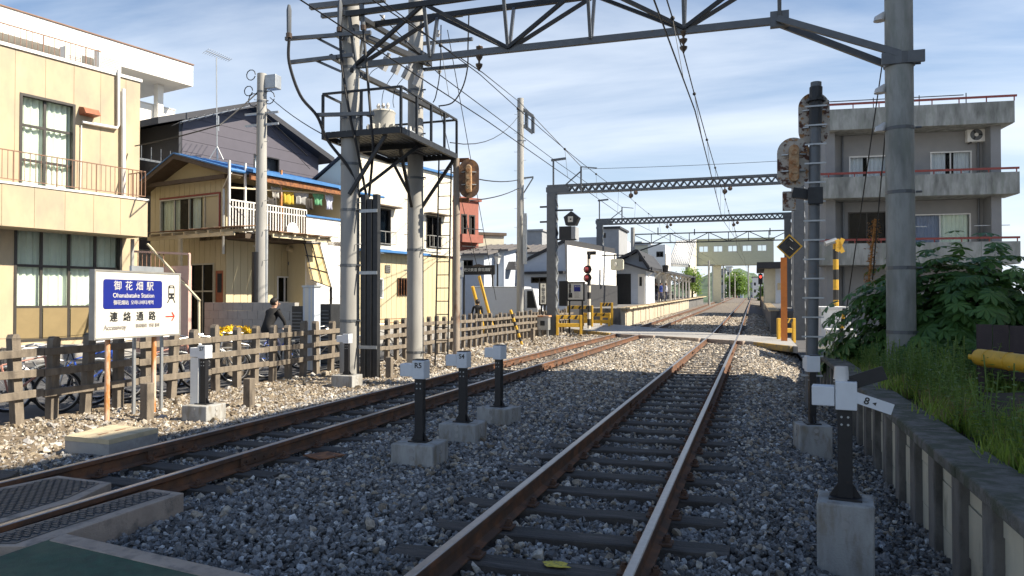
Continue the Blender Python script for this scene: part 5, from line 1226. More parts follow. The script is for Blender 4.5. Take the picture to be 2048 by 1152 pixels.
for i in range(n):
    a = c0 + (c1 - c0) * i / n; b = c0 + (c1 - c0) * (i + 1) / n - .014
    for q in cut((a, b, -.2, zl), [W3, W4]): mb = MB(); F9.box(mb, *q, -.2, -.01); mb.build('siding_board', 'siding_cream', t)
mb = MB()
for e_ in (c0, c1 - .2): mb.prism([F9.w(e_, -.2, -.22), F9.w(e_, zc - .05, -.22), F9.w(e_, zc - 2.2, -4), F9.w(e_, -.2, -4)], F9.u * .2)
mb.build('end_walls', 'white_wall', t)
mb = MB(); mb.prism([F9.w(c0 - .1, zc - .04, -.22), F9.w(c0 - .1, zc + .06, -.22), F9.w(c0 - .1, zc - 2.1, -4.2), F9.w(c0 - .1, zc - 2.2, -4.2)], F9.u * (c1 - c0 + .2)); mb.build('rear_roof', 'roof_black', t)
mb = MB(); F9.box(mb, c0, c1 + .1, zc + .002, zc + .1, -.4, .15); mb.build('roof_edge', 'roof_blue', t)
mb = MB(); F9.box(mb, Sat(F9, 712), Sat(F9, 845), zl + .01, zl + .11, -.0, .45); mb.build('blue_ledge', 'roof_blue', t)
for wq in (W1, W2):
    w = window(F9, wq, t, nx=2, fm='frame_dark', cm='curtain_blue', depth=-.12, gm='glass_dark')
    mb = MB(); F9.box(mb, wq[0] - .15, wq[1] + .3, wq[3] + .05, wq[3] + .1, .003, .4); mb.build('hood', 'eave_brown', w)
    g = MB(); 
    for f in (0, .5): g.bar(F9.w(wq[0] - .05, wq[2] + .05 + f, .25), F9.w(wq[1] + .05, wq[2] + .05 + f, .25), .03, .03)
    for f in (0, .25, .5, .75, 1): a = wq[0] - .05 + (wq[1] - wq[0] + .1) * f; g.bar(F9.w(a, wq[2] + .05, .25), F9.w(a, wq[2] + .55, .25), .02, .02)
    for a in (wq[0] - .05, wq[1] + .05): g.bar(F9.w(a, wq[2] + .55, 0), F9.w(a, wq[2] + .55, .25), .02, .02)
    g.build('window_guard', 'frame_alu', w)
window(F9, W3, t, nx=1, fm='frame_white', depth=-.12, gm='glass_dark'); w = window(F9, W4, t, nx=1, fm='frame_dark', depth=-.12, gm='glass_dark')
for k in range(5): a = W4[0] + (W4[1] - W4[0]) * k / 4; mb = MB(); mb.bar(F9.w(a, W4[2], .06), F9.w(a, W4[3], .06), .025, .025); mb.build('lattice_bar', 'rust', w)
q = F9.rect(770, 530, 780, 546); mb = MB(); F9.box(mb, *q, -.009, .02); v_ = mb.build('vent', 'frame_dark', t)
for k in range(4): mb = MB(); zz = q[2] + (q[3] - q[2]) * (k + .5) / 4; F9.box(mb, q[0], q[1], zz - .02, zz + .01, .021, .04); mb.build('vent_slat', 'frame_alu', v_)
for k in range(7):   # low decorative block wall at the foot of the cream building
    pass
t = thing('garden_wall', 'low ornamental block wall between the two concrete poles', 'wall', F9.w(c0 + 5, 0, 1.2)); g9 = F9.off(1.3); a, b = Sat(g9, 742), Sat(g9, 905); zt = Zat(g9, 800, 655)
for i in range(12):
    for j in range(3): mb = MB(); w_ = (b - a) / 12; g9.box(mb, a + w_ * i + .01, a + w_ * (i + 1) - .01, -.1 + (zt + .1) * j / 3 + .005, -.1 + (zt + .1) * (j + 1) / 3, -.12, random.uniform(-.01, .01)); mb.build('block', 'block_grey', t)
mb = MB(); mb.bar(g9.w(a, zt + .35, -.06), g9.w(a + (b - a) * .6, zt + .35, -.06), .03, .03); mb.bar(g9.w(a, zt + .2, -.06), g9.w(a + (b - a) * .6, zt + .2, -.06), .03, .03)
for f in (0, .2, .4, .6): mb.bar(g9.w(a + (b - a) * f, zt, -.06), g9.w(a + (b - a) * f, zt + .36, -.06), .03, .03)
mb.build('pipe_rail', 'rust', t)
# ================================================================ BUILDINGS FURTHER OFF
mat('brick_red', (.30, .11, .08), .85, v=.12, s=5, b=.2); mat('tile_grey', (.14, .13, .125), .8, v=.2, s=10, b=.3); mat('render_blue', (.50, .55, .62), .8, v=.05, b=.05); mat('render_grey', (.3, .31, .32), .85, v=.1, s=2, b=.1); mat('charcoal', (.035, .036, .04), .7, v=.15, b=.05); mat('render_cream', (.55, .53, .42), .8, v=.06, b=.05)
def block(name, label, px0, px1, py_top, D, m, phi=0., depth=8., cat='building', group=None, wins=(), trim=None, z0=-.3, fm='frame_dark', side=True):
    F = Fac(px0, D, phi); s1 = Sat(F, px1); zt = Zat(F, px0, py_top); t = thing(name, label, cat, F.w(s1 / 2, 0, -depth / 2), group=group)
    hs = [(Sat(F, a), Sat(F, c), Zat(F, (a + c) / 2, d), Zat(F, (a + c) / 2, b)) for (a, b, c, d) in wins]
    wall(F, (0, s1, z0, zt), hs, -.3, 0, 'wall', m, t)
    mb = MB(); F.box(mb, 0, s1, z0, zt - .01, -depth, -depth + .3); F.box(mb, .0, .3, z0, zt - .01, -depth + .3, -.31); F.box(mb, s1 - .3, s1, z0, zt - .01, -depth + .3, -.31); F.box(mb, .31, s1 - .31, zt - .35, zt - .05, -depth + .31, -.31); mb.build('rear_walls', m, t)
    for q in hs: window(F, q, t, nx=2, fm=fm, depth=-.15, gm='glass_dark', fw=.08)
    if trim: mb = MB(); F.box(mb, -.15, s1 + .15, zt + .003, zt + .2, -depth - .1, .15); mb.build('roof_edge', trim, t)
    return t, F, s1, zt
def gable(name, label, px0, px1, py_eave, py_ridge, D, m, mr, phi=0., depth=7., ridge='along', wins=(), group='houses beyond the crossing', cat='house', over=.4, apex=None):
    """ridge along u (roof slope faces the viewer) or across (gable end faces the viewer)"""
    F = Fac(px0, D, phi); s1 = Sat(F, px1); ze = Zat(F, (px0 + px1) / 2, py_eave); zr = Zat(F, (px0 + px1) / 2, py_ridge); t = thing(name, label, cat, F.w(s1 / 2, 0, -depth / 2), group=group)
    hs = [(Sat(F, a), Sat(F, c), Zat(F, (a + c) / 2, d), Zat(F, (a + c) / 2, b)) for (a, b, c, d) in wins]
    wall(F, (0, s1, -.3, ze), hs, -.25, 0, 'wall', m, t)
    mb = MB(); F.box(mb, 0, s1, -.3, ze - .01, -depth, -depth + .25); F.box(mb, 0, .25, -.3, ze - .01, -depth + .25, -.26); F.box(mb, s1 - .25, s1, -.3, ze - .01, -depth + .25, -.26); mb.build('rear_walls', m, t)
    for q in hs: window(F, q, t, nx=2, fm='frame_dark', depth=-.12, gm='glass_dark', fw=.06)
    if ridge == 'along':
        for sg, d0 in ((1, over), (-1, -depth - over)):
            mb = MB(); mb.prism([F.w(-over, ze - .02, d0), F.w(-over, ze + .1, d0), F.w(-over, zr + .1, -depth / 2), F.w(-over, zr - .05, -depth / 2)], F.u * (s1 + 2 * over)); ro = mb.build('roof', mr, t)
            if sg > 0:
                n = int((s1 + 2 * over) / .45)
                for i in range(n): mb = MB(); s_ = -over + (s1 + 2 * over) * i / n; mb.bar(F.w(s_, ze + .12, d0), F.w(s_, zr + .12, -depth / 2), .07, .05); mb.build('roof_batten', mr, ro)
        for s_ in (.02, s1 - .1): mb = MB(); mb.prism([F.w(s_, ze, -.05), F.w(s_, ze, -depth + .05), F.w(s_, zr - .1, -depth / 2)], F.u * .08); mb.build('gable_wall', m, t)
    else:
        ax = s1 / 2 if apex is None else Sat(F, apex)
        mb = MB(); mb.prism([F.w(0, ze + .003, -.01), F.w(s1, ze + .003, -.01), F.w(ax, zr, -.01)], F.n * -.2); mb.build('gable_wall', m, t)
        for e in (-over, s1 + over):
            ez = ze - (zr - ze) * (over / max(.1, abs((0 if e < 0 else s1) - ax)))
            mb = MB(); mb.prism([F.w(ax, zr, over), F.w(e, ez, over), F.w(e, ez + .18, over), F.w(ax, zr + .2, over)], F.n * -(depth + 2 * over)); mb.build('roof', mr, t)
    return t, F, s1, ze
# red brick flats
t, F, s1, zt = block('red_flats', 'red brick low rise flats with recessed balconies beyond the cream building', 905, 957, 398, 46, 'brick_red', phi=60, depth=6, wins=((922, 428, 934, 470), (938, 430, 950, 472)), trim='brick_red')
for py in (470, 505): zz = Zat(F, 930, py); mb = MB(); F.box(mb, .3, s1 - .1, zz - .5, zz, .003, .6); mb.build('balcony', 'brick_red', t); mb = MB(); mb.bar(F.w(.3, zz + .35, .55), F.w(s1 - .1, zz + .35, .55), .05, .05); mb.build('balcony_rail', 'steel_dark', t)
block('cream_annex', 'small cream building with a brown overhang beside the red flats', 957, 1008, 470, 52, 'render_cream', phi=40, depth=6, trim='eave_brown', group='buildings beyond the crossing')
gable('tile_roof_house', 'pale blue house with a grey tiled roof behind the black name board', 912, 968, 511, 490, 45, 'render_blue', 'tile_grey', phi=0, wins=((921, 520, 946, 535),))
gable('tile_roof_house', 'pale blue house with a higher grey tiled roof beside the lamp post', 958, 1008, 503, 484, 46.5, 'render_blue', 'tile_grey', phi=0, wins=((973, 522, 989, 536),))
gable('tile_roof_house', 'long low house with a grey tiled roof behind the slim pole', 1006, 1098, 508, 485, 49, 'render_blue', 'tile_grey', phi=0)
mb = MB(); FA = Fac(1010, 47, 0); mb.prism([FA.p(1008, 540, .02), FA.p(1038, 540, .02), FA.p(1036, 524, -.6), FA.p(1016, 524, -.6)], FA.n * .7); tag(mb.build('shop_awning', 'charcoal'), 'dark cloth awning on the pale blue house wall', 'awning')
# white corner building
t, F, s1, ze = gable('white_shop', 'white gabled building with a bright blank side wall at the crossing', 1046, 1131, 525, 486, 44, 'render_blue', 'charcoal', phi=-8, depth=9, ridge='across', apex=1131, wins=((1062, 554, 1094, 566),), group='houses beyond the crossing', over=.1)  # bluish front walls put its shade into the colour; side wall stays white
mb = MB(); F.box(mb, s1 - .0, s1 + .12, -.3, Zat(F, 1131, 490), -9, .0); mb.build('side_wall', 'white_render', t)
mb = MB(); F.box(mb, 0, s1, Zat(F, 1090, 548), Zat(F, 1090, 543), .003, .35); mb.build('ledge', 'charcoal', t)
mb = MB(); F.box(mb, s1 + .125, s1 + .2, -.3, Zat(F, 1135, 566), -9, -.2); mb.build('side_base', 'charcoal', t)
block('roof_tower', 'small grey concrete rooftop block behind the low houses', 1053, 1084, 463, 78, 'render_grey', depth=4, trim='render_grey', group='buildings beyond the crossing')
block('office_block', 'pale blue grey block with a taller dark topped tower behind the station', 1158, 1236, 475, 72, 'render_blue', depth=8, group='buildings beyond the crossing')
block('stair_tower', 'grey stair tower with a dark flat cap behind the second gantry', 1196, 1238, 458, 70, 'render_grey', depth=5, trim='charcoal', group='buildings beyond the crossing', wins=((1204, 466, 1212, 476),))
block('cream_block', 'long cream block with a roof rail behind the station roof', 1229, 1300, 492, 95, 'render_cream', depth=8, trim='render_grey', group='buildings beyond the crossing')
block('white_block', 'small white block with two windows behind the station roof', 1296, 1331, 490, 92, 'white_render', depth=6, wins=((1313, 503, 1327, 514),), group='buildings beyond the crossing')
block('grey_block', 'low blue grey building with a small dome shed on its roof behind the station', 1236, 1284, 484, 110, 'render_grey', depth=8, group='buildings beyond the crossing')
# far town along the line
rn = random.Random(5)
FARD = ['white', 'cream', 'grey', 'blue grey', 'brick red', 'pale grey', 'yellowish', 'slate']
for k, (px0, px1, py, D, m, ds) in enumerate(((1424, 1440, 530, 200, 'render_cream', 'yellowish slim building'), (1440, 1452, 540, 230, 'render_grey', 'grey building'), (1452, 1464, 534, 260, 'white_render', 'white building'), (1462, 1474, 545, 300, 'brick_red', 'reddish building'), (1474, 1486, 556, 380, 'render_blue', 'blue grey building'), (1505, 1530, 555, 180, 'white_render', 'white low building'), (1500, 1520, 566, 330, 'render_grey', 'grey low building'))):
    t, F, s1, zt = block('far_house', 'distant %s beside the line under the footbridge' % ds, px0, px1, py, D, m, phi=0, depth=8, group='distant houses along the line', trim='charcoal', wins=((px0 + 3, py + 10, px0 + 7, py + 16), (px0 + 3, py + 24, px0 + 7, py + 30)))
# hill
mat('hill_green', (.055, .09, .05), .95, v=.3, s=.05, c2=(.09, .13, .08), t=.5, s2=.08, b=.5, bs=.3)
mb = MB(); vs = []; fs = []; nx, ny = 60, 24
for j in range(ny + 1):
    for i in range(nx + 1):
        x = -420 + 900 * i / nx; y = 620 + 500 * j / ny; f = math.sin(math.pi * j / ny)
        c = atD(1462, 600, 700); h = 30 * math.exp(-((x - c.x) / 45) ** 2) + 16 * math.exp(-((x - c.x + 120) / 90) ** 2) + 5
        vs.append((x, y, -2 + f * (h + 2.5 * math.sin(x * .15 + y * .07) + rn.uniform(-1.2, 1.2))))
for j in range(ny):
    for i in range(nx): fs.append((j * (nx + 1) + i, j * (nx + 1) + i + 1, (j + 1) * (nx + 1) + i + 1, (j + 1) * (nx + 1) + i))
mb.add(vs, fs); tag(mb.build('hill', 'hill_green'), kind='structure')

# ================================================================ STATION
mat('platform_top', (.16, .155, .15), .9, v=.15, s=2, b=.2); mat('platform_edge', (.55, .45, .30), .8, v=.1, s=3, b=.1); mat('platform_face', (.52, .45, .34), .85, v=.12, s=4, st=(1, 3, .3), c2=(.3, .26, .2), t=.58, s2=3, b=.2); mat('platform_dark', (.16, .155, .15), .9, v=.2, s=3, st=(1, 1, .4), c2=(.08, .08, .08), t=.55, s2=3, b=.3)
def ramp_box(mb, x0, x1, y0, y1, zb0, zt0):
    a, b = gz(y0), gz(y1); mb.add([(x0, y0, -.3), (x1, y0, -.3), (x1, y1, -.3), (x0, y1, -.3), (x0, y0, a + zt0), (x1, y0, a + zt0), (x1, y1, b + zt0), (x0, y1, b + zt0)], ((3, 2, 1, 0), (4, 5, 6, 7), (0, 1, 5, 4), (1, 2, 6, 5), (2, 3, 7, 6), (3, 0, 4, 7))); return mb
PX = -7.15; PY0, PY1 = 43.3, 118
t = thing('station_platform', 'long station platform with a pale edge and board faced side along the left track', 'platform', (-11, PY0, 0), group='station platforms')
mb = MB(); ramp_box(mb, -24, PX - .35, PY0, PY1, 0, 1.02); mb.build('body', 'platform_dark', t)
mb = MB(); ramp_box(mb, -23.9, PX - .5, PY0 + .02, PY1, 0, 1.03); mb.build('surface', 'platform_top', t)
y = PY0 + .05; k = 0
while y < PY1:
    l = 2.4; mb = MB(); z = gz(y + l / 2); mb.box(PX - .55, PX, y, y + l - .015, z + .96, z + 1.06); mb.build('edge_slab', 'platform_edge', t); y += l
y = PY0 + .1
while y < 90:
    l = .85; mb = MB(); z = gz(y); mb.box(PX - .349, PX - .27 + random.uniform(-.02, .02), y, y + l - .03, -.2, z + .95); mb.build('face_board', 'platform_face', t); y += l
t = thing('station_platform', 'shaded station platform on the right of the tracks beyond the crossing', 'platform', (3, 39, 0), group='station platforms')
mb = MB(); ramp_box(mb, .8, 6, 40, 112, 0, 1.0); mb.build('body', 'platform_dark', t)
y = 40
while y < 112: mb = MB(); z = gz(y); mb.box(.72, 1.2, y, y + 2.38, z + .98, z + 1.07); mb.build('edge_slab', 'platform_edge', t); y += 2.4
# station house: white gable with black trim, dark panel for the shaded hall, canopy along the platform
F = Fac(1203, 56, 0); y0 = F.O.y; s1 = Sat(F, 1292); sx_, zx_ = F.sz(1277, 503); xr = PX - .15; sE_ = xr - F.O.x; zE_ = Zat(F, 1310, 541); zL_ = Zat(F, 1203, 541)
t = thing('station_house', 'white station building with dark roof edges and a black panel painting in its shaded hall', 'station', F.w(s1 / 2, 1, -6), group='station buildings')
mb = MB(); F.box(mb, 0, s1, .6, zL_, -5, 0); F.box(mb, 0, -11.6 - F.O.x, .6, zL_ + .3, -14, -5.01); mb.build('wall', 'render_blue', t)
mb = MB(); mb.prism([F.w(0, zL_ + .003, 0), F.w(sE_ - .2, zE_ + .05, 0), F.w(sx_, zx_ - .05, 0)], F.n * -.15); mb.build('gable_wall', 'render_blue', t)
y1 = 106.
def slope(mb, a, za_, b, zb_, th, ya, yb, rise):
    mb.add([(a, ya, za_), (b, ya, zb_), (b, yb, zb_ + rise), (a, yb, za_ + rise), (a, ya, za_ + th), (b, ya, zb_ + th), (b, yb, zb_ + th + rise), (a, yb, za_ + th + rise)], ((0, 1, 2, 3), (7, 6, 5, 4), (0, 4, 5, 1), (1, 5, 6, 2), (2, 6, 7, 3), (3, 7, 4, 0))); return mb
xA = F.O.x + sx_
slope(MB(), F.O.x - .8, zL_ - .25, xA, zx_, .12, y0 - .7, y0 + 9, 0).build('roof', 'charcoal', t); slope(MB(), xA, zx_, xr, zE_ + .2, .12, y0 - .7, y0 + 9, 0).build('roof', 'charcoal', t)
mb = MB(); mb.bar((F.O.x - .8, y0 - .76, zL_ - .2), (xA, y0 - .76, zx_ + .06), .1, .2); mb.bar((xA, y0 - .76, zx_ + .06), (xr, y0 - .76, zE_ + .06), .1, .2); mb.build('verge', 'charcoal', t)
q = F.rect(1222, 548, 1262, 612); mb = MB(); F.box(mb, q[0], q[1], .9, q[3], .003, .03); mb.build('hall_shade_panel', 'room_dark', t)  # near-black panel on the solid wall paints in the hall's shade
q = F.rect(1194, 530, 1224, 610); mb = MB(); F.box(mb, q[0] - .3, q[1], .6, q[3], .035, 1.2); mb.build('dark_bay', 'charcoal', t)
q = F.rect(1276, 548, 1290, 598); mb = MB(); F.box(mb, q[0], q[1], 1.2, q[3], .003, .06); d_ = mb.build('door', 'white_render', t); q2 = F.rect(1279, 554, 1284, 572); mb = MB(); F.box(mb, *q2, .061, .08); mb.build('door_glass', 'room_dark', d_)
q = F.rect(1278, 513, 1290, 523); mb = MB(); F.box(mb, *q, .003, .08); mb.build('gable_vent', 'frame_dark', t)
mb = MB(); mb.prism([F.p(1205, 536, 1.2), F.p(1240, 525, 1.2), F.p(1308, 546, 1.2), F.p(1308, 543, 1.2), F.p(1240, 521, 1.2), F.p(1205, 532, 1.2)], F.n * -1.2); mb.build('porch_roof', 'charcoal', t)
# platform canopy: the right roof slope carried along the platform on white posts
t = thing('platform_canopy', 'white posted canopy along the platform with a dark roof edge', 'canopy', (xr - 1.5, y0, 1)); rise = gz(y1) - gz(y0); ze = zE_ + .05; cx1 = xr; xB = -11.6; zB = ze + .55
slope(MB(), xB, zB, xr, ze, .1, y0 + .02, y1, rise).build('roof', 'white_render', t)
slope(MB(), xB, zB + .105, xr, ze + .105, .05, y0 + .02, y1, rise).build('roof_covering', 'charcoal', t)
mb = MB(); mb.bar((xr + .06, y0, ze + .08), (xr + .06, y1, ze + .08 + rise), .1, .22); mb.build('roof_edge', 'charcoal', t)
for k in range(11):
    y = y0 + 1. + k * 4.4; f = (y - y0) / (y1 - y0); z = gz(y) + 1.03; x = xr - .55; zt = ze + rise * f + (zB - ze) * (.55 / (xr - xB))
    mb = MB(); mb.bar((x, y, z), (x, y, zt), .17, .17); p_ = mb.build('post', 'white_render', t)
    for sg in (-1, 1): mb = MB(); mb.bar((x, y, zt - .75), (x + sg * .65, y, zt - sg * .1), .08, .08); mb.build('strut', 'white_render', p_)
mb = MB(); mb.box(-11.75, -11.62, y0 + 5.2, y1 - 2, .9, ze + .4); mb.build('rear_wall', 'charcoal', t)
for k in range(5): y = y0 + 12 + k * 5; z = gz(y) + 1.03; mb = MB(); mb.box(cx1 - 2.0, cx1 - 1.6, y, y + 3.6, z + .38, z + .45); mb.box(cx1 - 2.06, cx1 - 2.0, y, y + 3.6, z, z + .9); tag(mb.build('bench', 'charcoal'), 'dark platform bench under the canopy', 'bench', 'benches under the platform canopy')
# footbridge
FBz = Fac(1384, 118, 0); t = thing('footbridge', 'pale green covered footbridge with five windows across the tracks', 'footbridge', FBz.w(6, 0, -1)); b1 = Sat(FBz, 1548); zt, zb = Zat(FBz, 1450, 479), Zat(FBz, 1450, 530)
mat('bridge_green', (.40, .42, .33), .75, v=.06, b=.03)
hs = []
for a in (1398, 1427, 1456, 1485, 1515): hs.append((Sat(FBz, a), Sat(FBz, a + 19), Zat(FBz, 1450, 504), Zat(FBz, 1450, 491)))
wall(FBz, (-.6, b1, zb, zt), hs, -.2, 0, 'wall', 'bridge_green', t)
for q in hs: window(FBz, q, t, nx=2, fm='frame_alu', depth=-.12, gm='glass', fw=.1, back=None)
mb = MB(); FBz.box(mb, -.6, b1, zb, zb + .3, -3, -.22); FBz.box(mb, -.8, b1 + .2, zt + .01, zt + .15, -3.2, .2); mb.build('floor_and_roof', 'bridge_green', t)
mb = MB(); FBz.box(mb, -.6, b1, zb + .3, zb + .9, -3, -2.8); FBz.box(mb, -.6, b1, zt - .4, zt, -3, -2.8); mb.build('rear_wall', 'bridge_green', t)
for a in (1378, 1434, 1546): s_ = Sat(FBz, a); mb = MB(); FBz.box(mb, s_ - .6, s_ + .6, 0, zb - .01, -2.2, -.6); mb.build('pier', 'render_cream', t)
t = thing('stair_hall', 'white ribbed stair roof sloping down from the footbridge to the platform', 'stair', FBz.w(-2, 0, 3)); q4 = [FBz.p(1393, 479, .3), FBz.p(1352, 482, 6), FBz.p(1335, 528, 22), FBz.p(1380, 530, 22)]
mb = MB(); mb.prism(q4, V((0, 0, -.3))); mb.build('roof', 'white_render', t)
for k in range(12): f = (k + .5) / 12; mb = MB(); mb.bar(q4[0].lerp(q4[1], f) + V((0, 0, .05)), q4[3].lerp(q4[2], f) + V((0, 0, .05)), .12, .12); mb.build('rib', 'render_grey', t)
mb = MB(); mb.prism([q4[0], q4[3], V((q4[3].x, q4[3].y, 1)), V((q4[0].x, q4[0].y, 1))], V((-.2, 0, 0))); mb.build('side_wall', 'render_cream', t)
# shelter on the right platform
FS = Fac(1524, 58, 0); t = thing('platform_shelter', 'cream waiting shelter with a dark canopy on the right platform', 'shelter', FS.w(1.5, 1, -3)); a1_ = Sat(FS, 1600)
mb = MB(); FS.box(mb, .2, a1_, .9, Zat(FS, 1550, 535), -8, 0); mb.build('wall', 'render_cream', t)
mb = MB(); FS.box(mb, Sat(FS, 1514), a1_, Zat(FS, 1520, 538), Zat(FS, 1520, 526), -10, 1.5); mb.build('canopy', 'charcoal', t)
mb = MB(); FS.box(mb, Sat(FS, 1551), Sat(FS, 1568), .9, Zat(FS, 1560, 530), .01, .2); mb.build('blue_panel', 'render_blue', t); mb = MB(); FS.box(mb, Sat(FS, 1555), Sat(FS, 1568), Zat(FS, 1560, 580), Zat(FS, 1560, 566), .21, .25); mb.build('notice', 'hatch_sand', t)

# ================================================================ APARTMENT BLOCK ON THE RIGHT
FQ = Fac(1658, 33, 6.3); t = thing('apartment_block', 'shaded grey concrete apartment block with stained balconies and red rails', 'building', FQ.w(5, 0, -4))
sR = Sat(FQ, 2034); zR0, zR1 = Zat(FQ, 1658, 261), Zat(FQ, 1658, 219)
sW = Sat(FQ, 2026)
def bal(z0, z1, sa, sb, dp, name):
    panels(FQ, (sa, sb, z0, z1), 3.4, 9, [], dp - .15, dp, .012, name, 'concrete_stained', t)
    mb = MB(); FQ.box(mb, sa, sb, z0, z0 + .22, -1.35, dp - .155); FQ.box(mb, sa, sa + .12, z0 + .222, z1, -1.35, dp - .155); FQ.box(mb, sb - .12, sb, z0 + .222, z1, -1.35, dp - .155); mb.build('balcony_slab', 'concrete_stained', t)
bal(zR0, zR1, -.1, sR, 0, 'roof_parapet')
zB0, zB1 = Zat(FQ, 1650, 398), Zat(FQ, 1650, 356); bal(zB0, zB1, -.5, sR + .1, .15, 'balcony_front')
zC0, zC1 = Zat(FQ, 1650, 531), Zat(FQ, 1650, 488); bal(zC0, zC1, -.7, sR + .1, .15, 'balcony_front')
FQw = FQ.off(-1.4); mat('wall_grey', (.24, .245, .25), .85, v=.06, s=2, b=.08)
u1 = (Sat(FQw, 1700), Sat(FQw, 1776), Zat(FQw, 1740, 368), Zat(FQw, 1740, 312)); u2 = (Sat(FQw, 1863), Sat(FQw, 1946), Zat(FQw, 1900, 362), Zat(FQw, 1900, 303)); u3 = (Sat(FQw, 1822), Sat(FQw, 1943), Zat(FQw, 1880, 500), Zat(FQw, 1880, 428)); u4 = (Sat(FQw, 1697), Sat(FQw, 1774), Zat(FQw, 1730, 502), Zat(FQw, 1730, 424))
wall(FQw, (0, sR - .35, zB0 + .23, zR0 - .002), [u1, u2], -.2, 0, 'wall', 'wall_grey', t); wall(FQw, (0, sR - .35, zC0 + .23, zB0 - .002), [u3, u4], -.2, 0, 'wall', 'wall_grey', t); wall(FQw, (0, sR - .35, -.3, zC0 - .002), [], -.2, 0, 'wall', 'wall_grey', t)
window(FQw, u1, t, nx=2, fm='frame_white', cm='curtain_white', cr=[(.05, .4), (.52, .98)], depth=-.1, gm='glass'); window(FQw, u2, t, nx=2, fm='frame_white', cm='curtain_white', cr=[(.0, .4), (.6, .98)], depth=-.1, gm='glass')
window(FQw, u3, t, splits=(0, .5, 1), fm='frame_white', cm='curtain_blue', cr=[(.1, .5)], depth=-.1, gm='glass'); window(FQw, u4, t, nx=2, fm='frame_dark', depth=-.1, gm='glass_dark')
curtain(FQw, (u3[0] + u3[1]) / 2 + .05, u3[1] - .05, u3[2], u3[3], -.17, 'curtain_green', t, 'bright_curtain')
for s_ in (0, sR - .75):
    for z0, z1 in ((zB0 + .225, zR0 - .002), (zC0 + .225, zB0 - .002), (-.3, zC0 - .002)): mb = MB(); FQ.box(mb, s_, s_ + .4, z0, z1, -1.38, -.5); mb.build('wing_wall', 'wall_grey', t)
mb = MB(); FQ.box(mb, 0, sR - .3, -.3, zR1 - .4, -10, -9.8); FQ.box(mb, 0, .2, -.3, zR0, -9.8, -1.62); FQ.box(mb, sR - .5, sR - .3, -.3, zR0, -9.8, -1.62); FQ.box(mb, 0, sR - .3, zR0 + .0, zR0 + .2, -9.8, -1.4); mb.build('rear_walls', 'wall_grey', t)
for z, d in ((zR1, .05), (zB1, .2), (zC1, .2)):
    mb = MB(); h = .16 if z != zR1 else .22; mb.bar(FQ.w(-.4 if z != zR1 else 0, z + h, d - .1), FQ.w(sR + .1, z + h, d - .1), .06, .09); 
    k = 0
    while k < 8: mb.bar(FQ.w(sR * k / 7, z, d - .1), FQ.w(sR * k / 7, z + h, d - .1), .04, .04); k += 1
    mb.build('red_rail', 'red_paint', t)
mb = MB(); mb.bar(FQ.w(.1, zR1 + .42, -.3), FQ.w(sR * .75, zR1 + .42, -.3), .035, .035)
for k in range(4): mb.bar(FQ.w(.1 + sR * .25 * k, zR1, -.3), FQ.w(.1 + sR * .25 * k, zR1 + .5, -.3), .035, .035)
mb.build('cable_rail', 'steel_dark', t)
aircon('white outdoor unit on brackets high on the shaded apartment wall', FM_(FQw, Sat(FQw, 1956), Zat(FQw, 1956, 288), .32), w=.95, h=.68)
for s_, a_, b_ in ((Sat(FQw, 1686), -.1, zR0), (sR - .95, -.1, zR0)): pipe(t, [FQw.w(s_, a_, .12), FQw.w(s_, b_ - .01, .12)], .05, 'steel_grey', 'downpipe')
for s_, a_ in ((Sat(FQw, 1800), zC1), (Sat(FQw, 1960), zC1)): mb = MB(); mb.bar(FQw.w(s_ - .5, a_ + .75, .8), FQw.w(s_ + .9, a_ + .75, .8), .03, .03); mb.build('drying_pole', 'galvanised', t)
# neighbours out of the frame to the right whose shade falls on the tracks and on the bank
SH = 11.6; L_ = SH / math.tan(SUN_EL); off = V((SUN_AZ.x, SUN_AZ.y, 0)).normalized() * L_
rp = [V((-7.05, 3.5, 0)), V((-6.72, 8.0, 0)), V((-5.95, 16.6, 0)), V((-2.0, 15.55, 0)), V((.3, 15.0, 0))]
rf = [p + off for p in rp]; rf = [rf[0] + V((-.1, -3.5, 0))] + rf + [rf[-1] + V((6, -1.0, 0)), rf[-1] + V((6, -15.5, 0))]
t = thing('neighbour_house', 'tall plain house right of the bank, outside the picture, shading the tracks', 'house', rf[0])
mb = MB(); mb.prism([p + V((0, 0, .2)) for p in rf], (0, 0, SH - .2)); mb.build('wall', 'white_render', t)  # unseen walls kept white to bounce light onto the bank
mb = MB(); c = sum(rf, V()) / len(rf); mb.prism([p + V((0, 0, SH + .002)) for p in rf], (0, 0, .12)); mb.build('roof', 'tile_grey', t)
